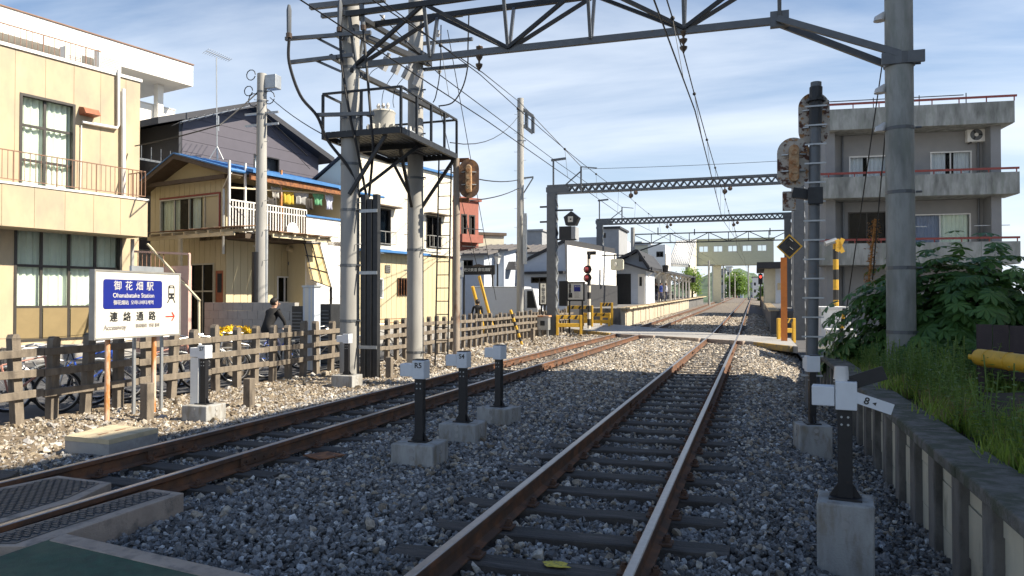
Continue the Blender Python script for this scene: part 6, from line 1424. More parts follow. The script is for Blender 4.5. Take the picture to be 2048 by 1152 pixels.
# ================================================================ THE FAR ROAD CROSSING
mat('deck_grey', (.34, .33, .31), .85, v=.1, s=3, c2=(.24, .23, .22), t=.6, s2=3, b=.2)
def up(q): return V((q.x, q.y, .147 + gz(q.y)))
mat('yellow_worn', (.42, .27, .06), .7, v=.3, s=6, c2=(.2, .16, .1), t=.5, s2=4, b=.1)
near = [up(gnd(*k, .15)) for k in ((1596, 693), (1500, 682), (1412, 676.5), (1320, 671), (1233, 667), (1140, 658.5))]; farp = [up(gnd(k[0], k[1], .15 + .1)) for k in ((1580, 671), (1520, 667), (1430, 662), (1330, 655), (1228, 649), (1125, 643))]
far0 = near[-1] + (near[-1] - near[-2]) * .6; far1 = farp[-1] + (near[-1] - near[-2]) * .6
t = thing('road_crossing', 'pale concrete road crossing over both tracks before the station', 'road crossing', near[2])
allp = near + [far0]; allf = farp + [far1]
for i in range(len(allp) - 1):
    for k in range(4):
        def L2(i, f): return allp[i].lerp(allf[i], f)
        g = .004; a, b, c, d = L2(i, k / 4), L2(i + 1, k / 4), L2(i + 1, (k + 1) / 4 - g), L2(i, (k + 1) / 4 - g)
        mb = MB(); mb.prism([q - V((0, 0, .22)) for q in (a, b, c, d)], (0, 0, .215)); mb.build('slab', 'deck_grey', t)
for i in range(len(near) - 1):
    a, b = near[i], near[i + 1]; e = (a - allf[i]).normalized() * .1; mb = MB(); mb.bar(a.lerp(b, .12) + e - V((0, 0, .1)), a.lerp(b, .88) + e - V((0, 0, .1)), .16, .2); mb.build('edge_beam', 'yellow_worn' if i in (0, 4) else 'deck_concrete', t, bevel=.02)
# barriers and posts at the crossing
mat('stripe_black', (.02, .02, .02), .5, b=0)
def guard_frame(label, px, D, w, h, rot):
    q = atD(px, 600, D); t = thing('crossing_barrier', label, 'barrier', (0, 0, 0), group='yellow crossing barriers')
    for x in (-w / 2, w / 2): mb = MB(); mb.box(x - .06, x + .06, -.06, .06, 0, h); mb.build('post', 'yellow_paint', t, world=False, bevel=.015)
    for z in (h - .1, h * .5): mb = MB(); mb.box(-w / 2 + .061, w / 2 - .061, -.05, .05, z - .09, z + .09); r_ = mb.build('rail', 'yellow_paint', t, world=False, bevel=.015)
    for k in range(3):
        x = -w * .3 + k * w * .3; mb = MB(); mb.prism([V((x - .09, -.052, h - .185)), V((x + .02, -.052, h - .185)), V((x + .1, -.052, h - .015)), V((x - .01, -.052, h - .015))], (0, -.004, 0)); mb.build('stripe', 'stripe_black', r_, world=False)
    move(t, V((q.x, q.y, 0)), (0, 0, rot)); return t
guard_frame('yellow barrier frame with black stripes beside the lattice column', 1138, 34.5, 1.1, .95, .3); guard_frame('taller yellow barrier frame behind the striped one', 1160, 40, 1.3, 1.35, 0); guard_frame('long yellow barrier frame before the platform end', 1192, 40.5, 1.5, .95, -.1); guard_frame('yellow barrier frame with black stripes at the end of the platform', 1213, 41.5, .6, 1.5, .2); guard_frame('yellow striped barrier frame at the right end of the road crossing', 1572, 28.5, .6, .95, .4)
def striped(label, p0, p1, r, n, name='striped_post', cat='post', group='striped posts', ms=('yellow_paint', 'stripe_black')):
    t = thing(name, label, cat, p0, group=group)
    for k in range(n): mb = MB(); mb.tube([p0.lerp(p1, k / n), p0.lerp(p1, (k + 1) / n)], r, 8); mb.build('stripe', ms[k % 2], t, smooth=True)
    return t
mat('stripe_white', (.7, .62, .5), .6, b=0)
striped('black and yellow guard on a stay wire leaning by the far fence', gnd(1044, 690), atD(1021, 620, 27.0), .055, 9, 'stay_guard', 'stay guard', 'stay wire guards')
striped('pale yellow guard on a stay wire beside the signal post', gnd(972, 676) , atD(945, 573, 31.5), .07, 1, 'stay_guard', 'stay guard', 'stay wire guards')
striped('yellow guard on a second stay wire by the walking person', gnd(985, 652, .5), atD(958, 552, 32.5), .07, 1, 'stay_guard', 'stay guard', 'stay wire guards')
g_ = atD(1676, 712, 19.); striped('black and yellow guard on the stay wire before the white cabinets', V((g_.x, g_.y, .2)), atD(1689, 617, 18.6), .05, 10, 'stay_guard', 'stay guard', 'stay wire guards')
b_ = atD(1178, 640, 38); t = striped('striped level crossing signal post with two red lamps by the platform', V((b_.x, b_.y, 0)), atD(1178, 505, 38), .09, 12, 'crossing_signal', 'crossing signal', 'level crossing signals', ('stripe_white', 'stripe_black'))
mat('lamp_red', (.18, .02, .02), .3, b=0)
for py in (539, 556): q = atD(1175, py, 37.9); mb = MB(); mb.tube([q, q + V((-.15, -.1, 0))], .13, 12); l = mb.build('lamp', 'lamp_red', t); mb = MB(); mb.tube([q + V((0, .02, 0)), q], .22, 14); mb.build('lamp_shield', 'stripe_black', l)
q = atD(1184, 506, 38); mb = MB(); mb.tube([q - V((.25, 0, 0)), q + V((.2, 0, 0))], .1, 10); mb.build('bell', 'stripe_black', t)
c_ = atD(1672, 640, 24); t = striped('striped level crossing post with a yellow cross sign on the right', V((c_.x, c_.y, 0)), atD(1671, 478, 24), .085, 11, 'crossing_signal', 'crossing signal', 'level crossing signals')
for s1_ in (-1, 1): a = atD(1674, 491 - s1_ * 12, 23.8); b = atD(1686, 491 + s1_ * 14, 23.8); mb = MB(); mb.bar(a, b, .012, .14); mb.build('cross_board', 'yellow_paint', t)
q = atD(1650, 488, 23.9); mb = MB(); mb.tube([q, q + V((.35, .1, .12))], .09, 10); mb.build('floodlight', 'galvanised', t)
# diamond signal on an orange post
q = atD(1579, 493, 27); F = Fac(1579, 27, 0); t = thing('diamond_signal', 'dark diamond signal board with a yellow border on an orange post', 'signal', V((q.x - .2, q.y, 0)), group='railway signals')
cs, cz = F.sz(1579, 493); r_ = Sat(F, 1606) - cs
mb = MB(); mb.prism([F.w(cs, cz + r_ * 1.02), F.w(cs + r_, cz), F.w(cs, cz - r_ * 1.02), F.w(cs - r_, cz)], F.n * -.04); mb.build('border', 'yellow_paint', t)
mb = MB(); k = .86; mb.prism([F.w(cs, cz + r_ * k, .002), F.w(cs + r_ * k, cz, .002), F.w(cs, cz - r_ * k, .002), F.w(cs - r_ * k, cz, .002)], F.n * .02); bd = mb.build('board', 'charcoal', t)
for dz in (.14, -.16): mb = MB(); mb.tube([F.w(cs, cz + dz, .024), F.w(cs, cz + dz, .06)], .1, 12); mb.build('lamp', 'stripe_black', bd); mb = MB(); mb.tube([F.w(cs - .11, cz + dz + .03, .06), F.w(cs, cz + dz + .13, .12), F.w(cs + .11, cz + dz + .03, .06)], .02, 5); mb.build('hood', 'steel_dark', bd)
mat('orange_paint', (.62, .20, .04), .6, v=.1, b=.03)
p_ = atD(1568, 600, 27.3); mb = MB(); mb.box(p_.x - .11, p_.x + .11, p_.y - .05, p_.y + .05, -.1, atD(1568, 515, 27.3).z); mb.build('post', 'orange_paint', t)
# white relay cabinets
mat('cabinet_white', (.72, .73, .73), .45, v=.04, s=3, c2=(.55, .5, .42), t=.72, s2=6, b=.02)
F = Fac(1641, 21.5, 0); s1 = Sat(F, 1701); zt = Zat(F, 1670, 618); t = thing('relay_cabinet', 'tall white steel cabinet lettered RB beside the crossing', 'cabinet', F.w(s1 / 2, 0, -1), group='white relay cabinets')
mb = MB(); F.box(mb, 0, s1, .15, zt, -2.6, 0); b = mb.build('case', 'cabinet_white', t, bevel=.02); mb = MB(); F.box(mb, -.04, s1 + .04, zt + .003, zt + .06, -2.66, .05); mb.build('lid', 'cabinet_white', t)
mb = MB(); F.box(mb, -.03, s1 + .03, -.1, .147, -2.6, .0); mb.build('plinth', 'concrete', t)
mb = MB(); mb.box(-.02, -.003, -1.9, -1.2, .3, zt - .15, F.M); mb.build('vent_panel', 'steel_dark', t)
for yy in (-.12, -.7, -1.1, -2.0, -2.5): mb = MB(); mb.box(-.035, -.003, yy - .03, yy + .03, .16, zt - .01, F.M); mb.build('door_bar', 'cabinet_white', t)
for k in (.3, .65, .9): mb = MB(); F.box(mb, .03, .07, zt * k - .05, zt * k + .05, .003, .03); mb.build('hinge', 'steel_grey', t)
F.text('R B', .15, s1 * .5, Zat(F, 1663, 642), .004, bold=.003).build('lettering', 'sign_black', b)
F = Fac(1656, 20.5, 0); s1 = Sat(F, 1712); zt = Zat(F, 1680, 662); t = thing('relay_cabinet', 'low white steel cabinet in front of the lettered one', 'cabinet', F.w(s1 / 2, 0, -.4), group='white relay cabinets')
mb = MB(); F.box(mb, 0, s1, .02, zt, -.8, 0); mb.build('case', 'cabinet_white', t, bevel=.02); mb = MB(); F.box(mb, -.03, s1 + .03, zt + .003, zt + .04, -.84, .04); mb.build('lid', 'cabinet_white', t); mb = MB(); F.box(mb, .1, .16, zt * .55, zt * .75, .003, .03); mb.build('handle', 'steel_grey', t)
# grey relay case by the left column
F = Fac(1074, 33.5, 0); s1 = Sat(F, 1096); t = thing('relay_case', 'small grey relay case with a rusty lid at the foot of the lattice column', 'relay case', F.w(s1 / 2, 0, -.2))
zb, zt = Zat(F, 1080, 660), Zat(F, 1080, 634); mb = MB(); F.box(mb, 0, s1, zb, zt, -.4, 0); mb.build('case', 'galvanised', t); mb = MB(); F.box(mb, -.05, s1 + .05, zt + .002, zt + .07, -.45, .05); mb.build('lid', 'rust_pole', t)
for a in (.08, s1 - .08): mb = MB(); F.box(mb, a - .04, a + .04, -.2, zb - .002, -.25, -.15); mb.build('leg', 'galvanised', t)
mb = MB(); F.box(mb, s1 * .3, s1 * .7, zb + .2, zb + .42, .003, .02); mb.build('label_plate', 'steel_dark', t)
# lantern shaped sign and box on the first gantry
F = Fac(1140, 34.4, 0); t = thing('lantern_sign', 'black house shaped lantern sign on the lattice column', 'sign', F.p(1140, 452)); mb = MB(); mb.prism([F.p(1131, 450), F.p(1150, 450), F.p(1157, 434), F.p(1142, 422), F.p(1127, 434)], F.n * -.5); mb.build('lantern', 'black_paint', t)
mb = MB(); F.box(mb, *F.rect(1136, 433, 1146, 444), .003, .03); mb.build('face', 'sign_white', t); mb = MB(); F.box(mb, *F.rect(1140, 437, 1143, 440), .031, .04); mb.build('emblem', 'sign_black', t); mb = MB(); mb.bar(F.p(1105, 421), F.p(1146, 420), .07, .08); mb.build('arm', 'steel_dark', t)
t = thing('signal_box', 'black open box with a grey side under the lantern sign', 'box', F.p(1133, 478)); mb = MB(); F.box(mb, *F.rect(1118, 453, 1142, 477), -.8, .0); mb.build('case', 'black_paint', t); mb = MB(); F.box(mb, *F.rect(1143, 453, 1150, 478), -.8, .05); mb.build('side', 'render_grey', t); mb = MB(); mb.bar(F.p(1098, 479), F.p(1152, 479), .08, .08); mb.build('bracket', 'steel_dark', t)
# information boards
def board(name, label, px0, py0, px1, py1, D, phi, face, frame, extra=None, legs=True, txt=None):
    F = Fac(px0, D, phi); r = F.rect(px0, py0, px1, py1); t = thing(name, label, 'sign', F.w((r[0] + r[1]) / 2, 0, 0), group='signs by the crossing')
    mb = MB(); F.box(mb, r[0] - .08, r[1] + .08, r[2] - .08, r[3] + .08, -.15, 0); mb.build('frame', frame, t); mb = MB(); F.box(mb, *r, .002, .015); b = mb.build('face', face, t)
    if legs:
        for a in (r[0] + .05, r[1] - .05): mb = MB(); mb.bar(F.w(a, -.2, -.1), F.w(a, r[2] - .08, -.1), .08, .08); mb.build('leg', frame, t)
    return t, F, r, b
t, F, r, b = board('information_board', 'white information board with a blue panel and travel symbols by the crossing', 1136, 567, 1166, 599, 37, 0, 'sign_white', 'black_paint')
mb = MB(); F.box(mb, *F.rect(1148, 570, 1161, 583), .016, .02); mb.build('blue_panel', 'sign_blue', b)
for k in range(3): F.text('御花畑', .09, Sat(F, 1154.5), Zat(F, 1154, 573 + k * 3.5), .022).build('lettering', 'sign_white', b) if k == 0 else None
for k in range(5): mb = MB(); F.box(mb, Sat(F, 1149), Sat(F, 1158 + (k % 3)), Zat(F, 1150, 586 + k * 2.4), Zat(F, 1150, 585.2 + k * 2.4), .016, .018); mb.build('text_line', 'sign_grey', b)
for k, (x, y) in enumerate(((1140, 573), (1140, 582), (1139, 592), (1142.5, 592))): mb = MB(); c = F.p(x, y, .02); mb.cbox(c, (.1, .006, .17)); mb.sphere(c + V((0, 0, .12)), .045, 8, 5); mb.build('symbol', 'sign_black', b)
mb = MB(); F2 = Fac(1117, 37.6, 0); F2.box(mb, *F2.rect(1118, 562, 1134, 612), -.3, 0); tag(mb.build('notice_case', 'black_paint'), 'black notice case standing beside the white information board', 'case')
t, F, r, b = board('notice_sign', 'tall white vertical notice board behind the timber fence end', 1081, 567, 1092, 608, 36.5, 20, 'sign_white', 'sign_black'); F.text('↑\n御\n花\n畑\n駅', .19, (r[0] + r[1]) / 2, (r[2] + r[3]) / 2, .017, bold=.002).build('lettering', 'sign_black', b)
t, F, r, b = board('name_board', 'wide black board with an arched top and white characters above the street', 925, 534, 986, 546, 40, 0, 'black_paint', 'sign_black'); F.text('秩父鉄道 御花畑駅', .19, (r[0] + r[1]) / 2, (r[2] + r[3]) / 2, .017, bold=.003).build('lettering', 'sign_white', b)
mb = MB(); mb.prism([F.p(942, 534, .01), F.p(972, 534, .01), F.p(966, 530, .01), F.p(957, 528, .01), F.p(948, 530, .01)], F.n * -.1); mb.build('arch', 'eave_brown', t)
t, F, r, b = board('street_sign', 'small white sign plate beside the brown signal post', 910, 525, 922, 550, 30, 15, 'sign_white', 'galvanised', legs=True); F.text('御花畑', .12, (r[0] + r[1]) / 2, (r[2] + r[3]) / 2, .017).build('lettering', 'sign_blue', b)
# speaker sign on the second gantry
F = Fac(1220, 47.5, 0); t = thing('hanging_sign', 'beige rounded hanging sign before the station roof', 'sign', F.p(1234, 540)); mb = rrect(F, *F.rect(1221, 518, 1246, 540), .12, -.35, 0); mb.build('case', 'render_cream', t); mb = MB(); mb.bar(F.p(1229, 518, -.1), F.p(1230, 508, -.1), .07, .07); mb.bar(F.p(1204, 511, -.1), F.p(1262, 510, -.1), .07, .07); mb.build('bracket', 'steel_dark', t); mb = MB(); mb.sphere(F.p(1231, 529, .02), .15, 8, 6, (.6, .3, 1)); mb.build('emblem', 'sign_white', t)
# lamp posts
for k, (px, py, D, lab) in enumerate(((995, 517, 40, 'black lantern street lamp beside the black name board'), (915, 514, 38, 'black lantern street lamp beside the cream building'))):
    q = atD(px, py, D); t = thing('street_lamp', lab, 'street lamp', V((q.x, q.y, 0)), group='lantern street lamps'); mb = MB(); mb.tube([V((q.x, q.y, -.1)), q - V((0, 0, .3))], [.07, .05], 8); mb.build('post', 'black_paint', t, smooth=True)
    mb = MB(); mb.tube([q - V((0, 0, .3)), q + V((0, 0, .1))], [.1, .2], 6); mb.build('glass', 'porcelain', t); mb = MB(); mb.tube([q + V((0, 0, .105)), q + V((0, 0, .32))], [.27, .03], 6); mb.build('cap', 'steel_grey', t)
for k, (px, py, D, lab) in enumerate(((1331, 537, 60, 'black lantern lamp hung at the front of the platform canopy'), (1387, 560, 84, 'black lantern lamp hung further along the platform canopy'))):
    q = atD(px, py, D); mb = MB(); mb.tube([q + V((0, 0, 1.2)), q + V((0, 0, .3))], .03, 5); mb.tube([q + V((0, 0, .3)), q + V((0, 0, .25)), q - V((0, 0, .3))], [.05, .27, .2], 6); tag(mb.build('hanging_lamp', 'black_paint'), lab, 'lamp', 'lantern lamps on the canopy')

# ================================================================ TRUCK
mat('truck_white', (.62, .64, .66), .4, v=.03, b=0); mat('tyre', (.015, .015, .016), .8, b=.1)
F = Fac(948, 38, 3); t = thing('box_truck', 'white box truck with a small cab parked behind the timber fence', 'truck', F.w(2, 0, -.8)); sA, sB, sC = 0, Sat(F, 1046), Sat(F, 1076); zt = Zat(F, 1000, 573)
mb = MB(); F.box(mb, sA, sB, .75, zt, -1.8, 0); bx_ = mb.build('cargo_box', 'truck_white', t, bevel=.03); mb = MB(); F.box(mb, sA, sB, zt - .06, zt - .01, .003, .02); F.box(mb, sA, sB, .76, .84, .003, .02); mb.build('trim', 'galvanised', bx_)
zc = Zat(F, 1060, 577); mb = MB(); mb.prism([F.w(sB + .06, .55, -.05), F.w(sC, .55, -.05), F.w(sC, 1.2, -.05), F.w(sC - .25, zc, -.05), F.w(sB + .06, zc, -.05)], F.n * -1.6); c_ = mb.build('cab', 'truck_white', t, bevel=.04)
mb = MB(); mb.prism([F.w(sB + .2, 1.25, -.045), F.w(sC - .1, 1.25, -.045), F.w(sC - .3, zc - .12, -.045), F.w(sB + .2, zc - .12, -.045)], F.n * .01); mb.build('side_window', 'room_dark', c_)
mb = MB(); F.box(mb, sC - .002, sC + .05, .6, .8, -1.5, -.1); mb.build('bumper', 'charcoal', c_)
for s_ in (.8, sB + .35): mb = MB(); mb.tube([F.w(s_, .33, .02), F.w(s_, .33, -.2)], .34, 18); w_ = mb.build('wheel', 'tyre', t, smooth=True); mb = MB(); mb.tube([F.w(s_, .33, .04), F.w(s_, .33, .0)], .18, 14); mb.build('rim', 'galvanised', w_)
mb = MB(); F.box(mb, sA + .1, sC - .2, .5, .7, -1.4, -.4); mb.build('chassis', 'charcoal', t)

# ================================================================ BICYCLES
mat('bike_silver', (.5, .5, .5), .35, v=.05, m=.7, b=0); mat('bike_blue', (.03, .09, .45), .35, v=.05, b=0); mat('bike_pink', (.45, .22, .17), .4, v=.05, b=0); mat('bike_black', (.02, .02, .022), .4, b=0)
def bicycle(label, fm, basket=True):
    t = thing('bicycle', label, 'bicycle', (0, 0, 0), group='bicycles behind the fence')
    for x, nm in ((-.53, 'rear'), (.53, 'front')):
        mb = MB(); pts = [(x + .31 * math.cos(a * 2 * math.pi / 24), 0, .335 + .31 * math.sin(a * 2 * math.pi / 24)) for a in range(25)]; mb.tube(pts, .022, 6, caps=False); w = mb.build('wheel', 'tyre', t, world=False, smooth=True)
        mb = MB(); pts = [(x + .285 * math.cos(a * 2 * math.pi / 24), 0, .335 + .285 * math.sin(a * 2 * math.pi / 24)) for a in range(25)]; mb.tube(pts, .01, 5, caps=False); mb.build('rim', 'bike_silver', w, world=False)
        mb = MB()
        for a in range(14): an = a * 2 * math.pi / 14; mb.tube([(x, .02 if a % 2 else -.02, .335), (x + .28 * math.cos(an), 0, .335 + .28 * math.sin(an))], .0022, 3)
        mb.tube([(x, -.05, .335), (x, .05, .335)], .025, 8); mb.build('spokes', 'bike_silver', w, world=False)
        mb = MB(); pts = [(x + .345 * math.cos(a), 0, .335 + .345 * math.sin(a)) for a in [R(q) for q in (range(40, 190, 15) if x < 0 else range(20, 170, 15))]]
        mb.tube(pts, .022, 5); mb.build('mudguard', 'galvanised', t, world=False)
    mb = MB(); bb = (-.08, 0, .28); st = (-.2, 0, .72); hd = (.33, 0, .85); hb = (.37, 0, .68)
    for a, b, r in ((bb, st, .016), (bb, hb, .018), (st, hd, .012), (bb, (-.53, .05, .335), .01), (bb, (-.53, -.05, .335), .01), (st, (-.53, .05, .335), .009), (st, (-.53, -.05, .335), .009), (hd, hb, .02), (hb, (.53, .05, .335), .012), (hb, (.53, -.05, .335), .012)): mb.tube([a, b], r, 6)
    mb.build('frame', fm, t, world=False)
    mb = MB(); mb.tube([hd, (.31, 0, .98)], .012, 6); mb.tube([(.12, -.28, .98), (.25, -.27, 1.0), (.33, -.1, .98), (.33, .1, .98), (.25, .27, 1.0), (.12, .28, .98)], .012, 6); mb.tube([(.12, -.28, .98), (.0, -.285, .97)], .017, 6); mb.tube([(.12, .28, .98), (.0, .285, .97)], .017, 6); mb.build('handlebar', 'bike_silver', t, world=False)
    mb = MB(); mb.tube([st, (-.23, 0, .83)], .012, 6); mb.prism([V((-.38, -.09, .84)), V((-.38, .09, .84)), V((-.2, .05, .84)), V((-.08, .02, .84)), V((-.08, -.02, .84)), V((-.2, -.05, .84))], (0, 0, .05)); mb.build('saddle', 'bike_black', t, world=False, bevel=.01)
    mb = MB(); mb.tube([(-.08, -.012, .28), (-.08, .03, .28)], .09, 12); mb.tube([(-.08, .06, .28), (.06, .06, .2)], .01, 5); mb.cbox((.06, .1, .2), (.08, .08, .025)); mb.tube([(-.08, -.06, .28), (-.22, -.06, .36)], .01, 5); mb.cbox((-.22, -.1, .36), (.08, .08, .025)); mb.build('crank', 'steel_grey', t, world=False)
    mb = MB(); mb.bar((-.25, .0, .72), (-.8, 0, .72), .11, .015); mb.tube([(-.75, .05, .72), (-.53, .06, .34)], .006, 4); mb.tube([(-.75, -.05, .72), (-.53, -.06, .34)], .006, 4); mb.build('rack', 'bike_silver', t, world=False)
    if basket:
        mb = MB()
        for z in (.7, .78, .86, .94):
            e = .02 * (z - .7) / .24; mb.tube([(.42 - e, -.15 - e, z), (.68 + e, -.15 - e, z), (.68 + e, .15 + e, z), (.42 - e, .15 + e, z), (.42 - e, -.15 - e, z)], .004, 4)
        for k in range(6):
            y = -.15 + k * .06; mb.tube([(.68, y, .7), (.70, y, .94)], .003, 3); mb.tube([(.42, y, .7), (.40, y, .94)], .003, 3); mb.tube([(.42, y, .7), (.68, y, .7)], .003, 3)
        for k in range(5): x = .42 + k * .065; mb.tube([(x, -.15, .7), (x, -.17, .94)], .003, 3); mb.tube([(x, .15, .7), (x, .17, .94)], .003, 3)
        mb.build('basket', 'steel_dark', t, world=False)
    return t
def bk(px, D): q = atX(px, 600, -10.12); return V((q.x, q.y, -.01))
b1 = bicycle('pink framed bicycle parked behind the near end of the fence', 'bike_pink', False); move(b1, bk(30, 10.9), (0, .06, R(62)))
b2 = bicycle('silver bicycle with a wire basket parked beside the pink one', 'bike_silver'); move(b2, bk(105, 11.3), (R(4), 0, R(-122)))
b3 = bicycle('bright blue bicycle with a black saddle behind the station sign', 'bike_blue', False); move(b3, bk(178, 11.8), (R(-3), 0, R(58)))
b4 = bicycle('black bicycle parked behind the sign posts', 'bike_black', False); move(b4, bk(265, 12.6), (R(4), 0, R(-118)))
dup(b1, bk(335, 13.3), (R(3), 0, R(60)), 'pinkish bicycle parked behind the lettered S7 marker')
dup(b2, bk(415, 14.0), (R(-3), 0, R(-120)), 'silver bicycle with a wire basket parked below the yellow flowers')
dup(b2, bk(480, 14.9), (R(3), 0, R(-125)), 'silver bicycle with a basket parked next to the cyclist')
dup(b4, bk(640, 17.0), (R(2), 0, R(60)), 'black bicycle parked beside the blue striped pillar')
dup(b4, bk(760, 20.0), (R(2), 0, R(-120)), 'black bicycle parked behind the fence between the concrete poles')

# ================================================================ PEOPLE
mat('skin', (.50, .31, .22), .6, v=.04, b=0); mat('hair', (.015, .012, .01), .6, v=.2, s=60, b=.3, bs=200); mat('trousers', (.03, .035, .07), .9, b=.05)
def skinned(name, J, E, root, mats, classify, parent, sub=2):
    me = bpy.data.meshes.new(name); keys = list(J); me.from_pydata([J[k][0] for k in keys], [(keys.index(a), keys.index(b)) for a, b in E], [])
    o = bpy.data.objects.new(name, me); COL.objects.link(o); sk = o.modifiers.new('s', 'SKIN'); 
    for i, k in enumerate(keys):
        d = me.skin_vertices[0].data[i]; r = J[k][1]; d.radius = r if isinstance(r, tuple) else (r, r); d.use_root = (k == root)
    sb = o.modifiers.new('d', 'SUBSURF'); sb.levels = sub; sb.render_levels = sub
    dg = bpy.context.evaluated_depsgraph_get(); m2 = bpy.data.meshes.new_from_object(o.evaluated_get(dg)); bpy.data.objects.remove(o)
    for m in mats: m2.materials.append(MATS[m])
    for p in m2.polygons: p.use_smooth = True; p.material_index = classify(p.center)
    o = bpy.data.objects.new(name, m2); COL.objects.link(o); o.parent = parent; return o
def head(t, c, fwd, r=.1):
    """face details and hair on the head whose centre is c and which looks along fwd"""
    f = V(fwd).normalized(); s_ = f.cross(V((0, 0, 1))).normalized(); c = V(c)
    mb = MB(); mb.sphere(c - f * .018 + V((0, 0, .028)), r * 1.06, 14, 8, (.98, .98, 1.0))
    mb.v = [q if not ((q - c).dot(f) > .035 and (q - c).z < .055) else q - f * ((q - c).dot(f) - .02) for q in mb.v]; mb.build('hair', 'hair', t, world=False, smooth=True)
    mb = MB(); mb.tube([c + f * (r * .86) + V((0, 0, .015)), c + f * (r * 1.12) + V((0, 0, -.025)), c + f * (r * .9) + V((0, 0, -.03))], [.008, .016, .01], 6); mb.build('nose', 'skin', t, world=False, smooth=True)
    for k in (-1, 1):
        mb = MB(); mb.sphere(c + f * (r * .86) + s_ * (k * .033) + V((0, 0, .012)), .011, 8, 5); mb.build('eye', 'hair', t, world=False)
        mb = MB(); mb.sphere(c + s_ * (k * r * .92) + V((0, 0, -.005)), .026, 8, 5, (.6, .6, 1.1)); mb.build('ear', 'skin', t, world=False)
    mb = MB(); mb.bar(c + f * (r * .86) - s_ * .022 + V((0, 0, -.058)), c + f * (r * .86) + s_ * .022 + V((0, 0, -.058)), .01, .008); mb.build('mouth', 'vent_red', t, world=False)
# the cyclist, riding away along the street
cy = atD(548, 600, 17.4); cyc = dup(b3, V((cy.x, cy.y, -.01)), (0, 0, R(78)), 'blue framed bicycle ridden by the person in black', 'bicycles being ridden')
t = thing('person', 'person in a black jacket riding a bicycle behind the fence', 'person', (0, 0, 0))
J = {'pel': (( -.24, 0, .93), .135), 'wai': ((-.18, 0, 1.06), .13), 'che': ((-.08, 0, 1.27), (.165, .12)), 'sho': ((-.03, 0, 1.40), (.12, .09)), 'nec': ((.0, 0, 1.47), .055), 'hea': ((.03, 0, 1.58), (.082, .095)), 'hto': ((.035, 0, 1.665), (.06, .07)),
     'sl': ((-.03, .18, 1.38), .065), 'el': ((.08, .27, 1.15), .045), 'wl': ((.10, .27, 1.02), .032), 'hl': ((.05, .275, .985), .03), 'sr': ((-.03, -.18, 1.38), .065), 'er': ((.08, -.27, 1.15), .045), 'wr': ((.10, -.27, 1.02), .032), 'hr': ((.05, -.275, .985), .03),
     'tl': ((-.2, .09, .9), .095), 'kl': ((.16, .1, .72), .065), 'al': ((.03, .1, .3), .042), 'fl': ((.16, .1, .25), .038), 'tr': ((-.2, -.09, .9), .095), 'kr': ((.08, -.1, .6), .065), 'ar': ((-.24, -.1, .45), .042), 'fr': ((-.12, -.1, .39), .038)}
E_ = [('pel', 'wai'), ('wai', 'che'), ('che', 'sho'), ('sho', 'nec'), ('nec', 'hea'), ('hea', 'hto'), ('sho', 'sl'), ('sl', 'el'), ('el', 'wl'), ('wl', 'hl'), ('sho', 'sr'), ('sr', 'er'), ('er', 'wr'), ('wr', 'hr'), ('pel', 'tl'), ('tl', 'kl'), ('kl', 'al'), ('al', 'fl'), ('pel', 'tr'), ('tr', 'kr'), ('kr', 'ar'), ('ar', 'fr')]
skinned('body', J, E_, 'pel', ['cloth_black', 'skin', 'trousers', 'bike_black'], lambda c: 1 if c.z > 1.475 or (c.z < 1.04 and c.x > .0 and abs(c.y) > .2) else (0 if c.z > .92 else (2 if c.z > .34 else 3)), t)
head(t, (.03, 0, 1.59), (1, -.55, -.05)); 
for k in (-1, 1):
    for q in range(4): mb = MB(); y0 = k * (.255 + q * .018); mb.tube([(.06, y0, 1.0), (.035 + .004 * q, y0, .995), (.02, y0, .965), (.045, y0, .95)], [.009, .009, .008, .007], 5); mb.build('finger', 'skin', t, world=False, smooth=True)
    mb = MB(); mb.tube([(.06, k * .245, .985), (.05, k * .235, .965), (.03, k * .245, .95)], [.011, .01, .008], 5); mb.build('thumb', 'skin', t, world=False, smooth=True)
move(t, (cy.x, cy.y, -.01), (0, 0, R(78)))
# a walker beyond the far fence and people waiting on the platform
def walker(label, loc, rot, top='cloth_black', hgt=1.68, leg='trousers'):
    t = thing('person', label, 'person', (0, 0, 0)); k = hgt / 1.7
    J = {'pel': ((0, 0, .92 * k), (.14, .11)), 'wai': ((0, 0, 1.07 * k), (.13, .1)), 'che': ((.01, 0, 1.27 * k), (.16, .11)), 'sho': ((0, 0, 1.39 * k), (.11, .085)), 'nec': ((.015, 0, 1.46 * k), .052), 'hea': ((.03, 0, 1.57 * k), (.08, .092)), 'hto': ((.03, 0, 1.65 * k), (.06, .07)),
         'sl': ((0, .17, 1.37 * k), .06), 'el': ((-.05, .22, 1.1 * k), .044), 'wl': ((.02, .23, .88 * k), .03), 'hl': ((.04, .23, .79 * k), .03), 'sr': ((0, -.17, 1.37 * k), .06), 'er': ((-.03, -.22, 1.1 * k), .044), 'wr': ((.08, -.22, .89 * k), .03), 'hr': ((.11, -.22, .81 * k), .03),
         'tl': ((0, .09, .88 * k), .09), 'kl': ((.07, .09, .48 * k), .06), 'al': ((-.02, .09, .09), .04), 'fl': ((.13, .1, .05), .038), 'tr': ((0, -.09, .88 * k), .09), 'kr': ((.0, -.09, .48 * k), .06), 'ar': ((-.14, -.09, .11), .04), 'fr': ((-.0, -.1, .05), .038)}
    skinned('body', J, E_, 'pel', [top, 'skin', leg, 'bike_black'], lambda c: 1 if c.z > 1.465 * k or (c.z < .87 * k and abs(c.y) > .19) else (0 if c.z > .9 * k else (2 if c.z > .1 else 3)), t)
    head(t, (.03, 0, 1.575 * k), (1, 0, 0)); move(t, loc, (0, 0, rot)); return t
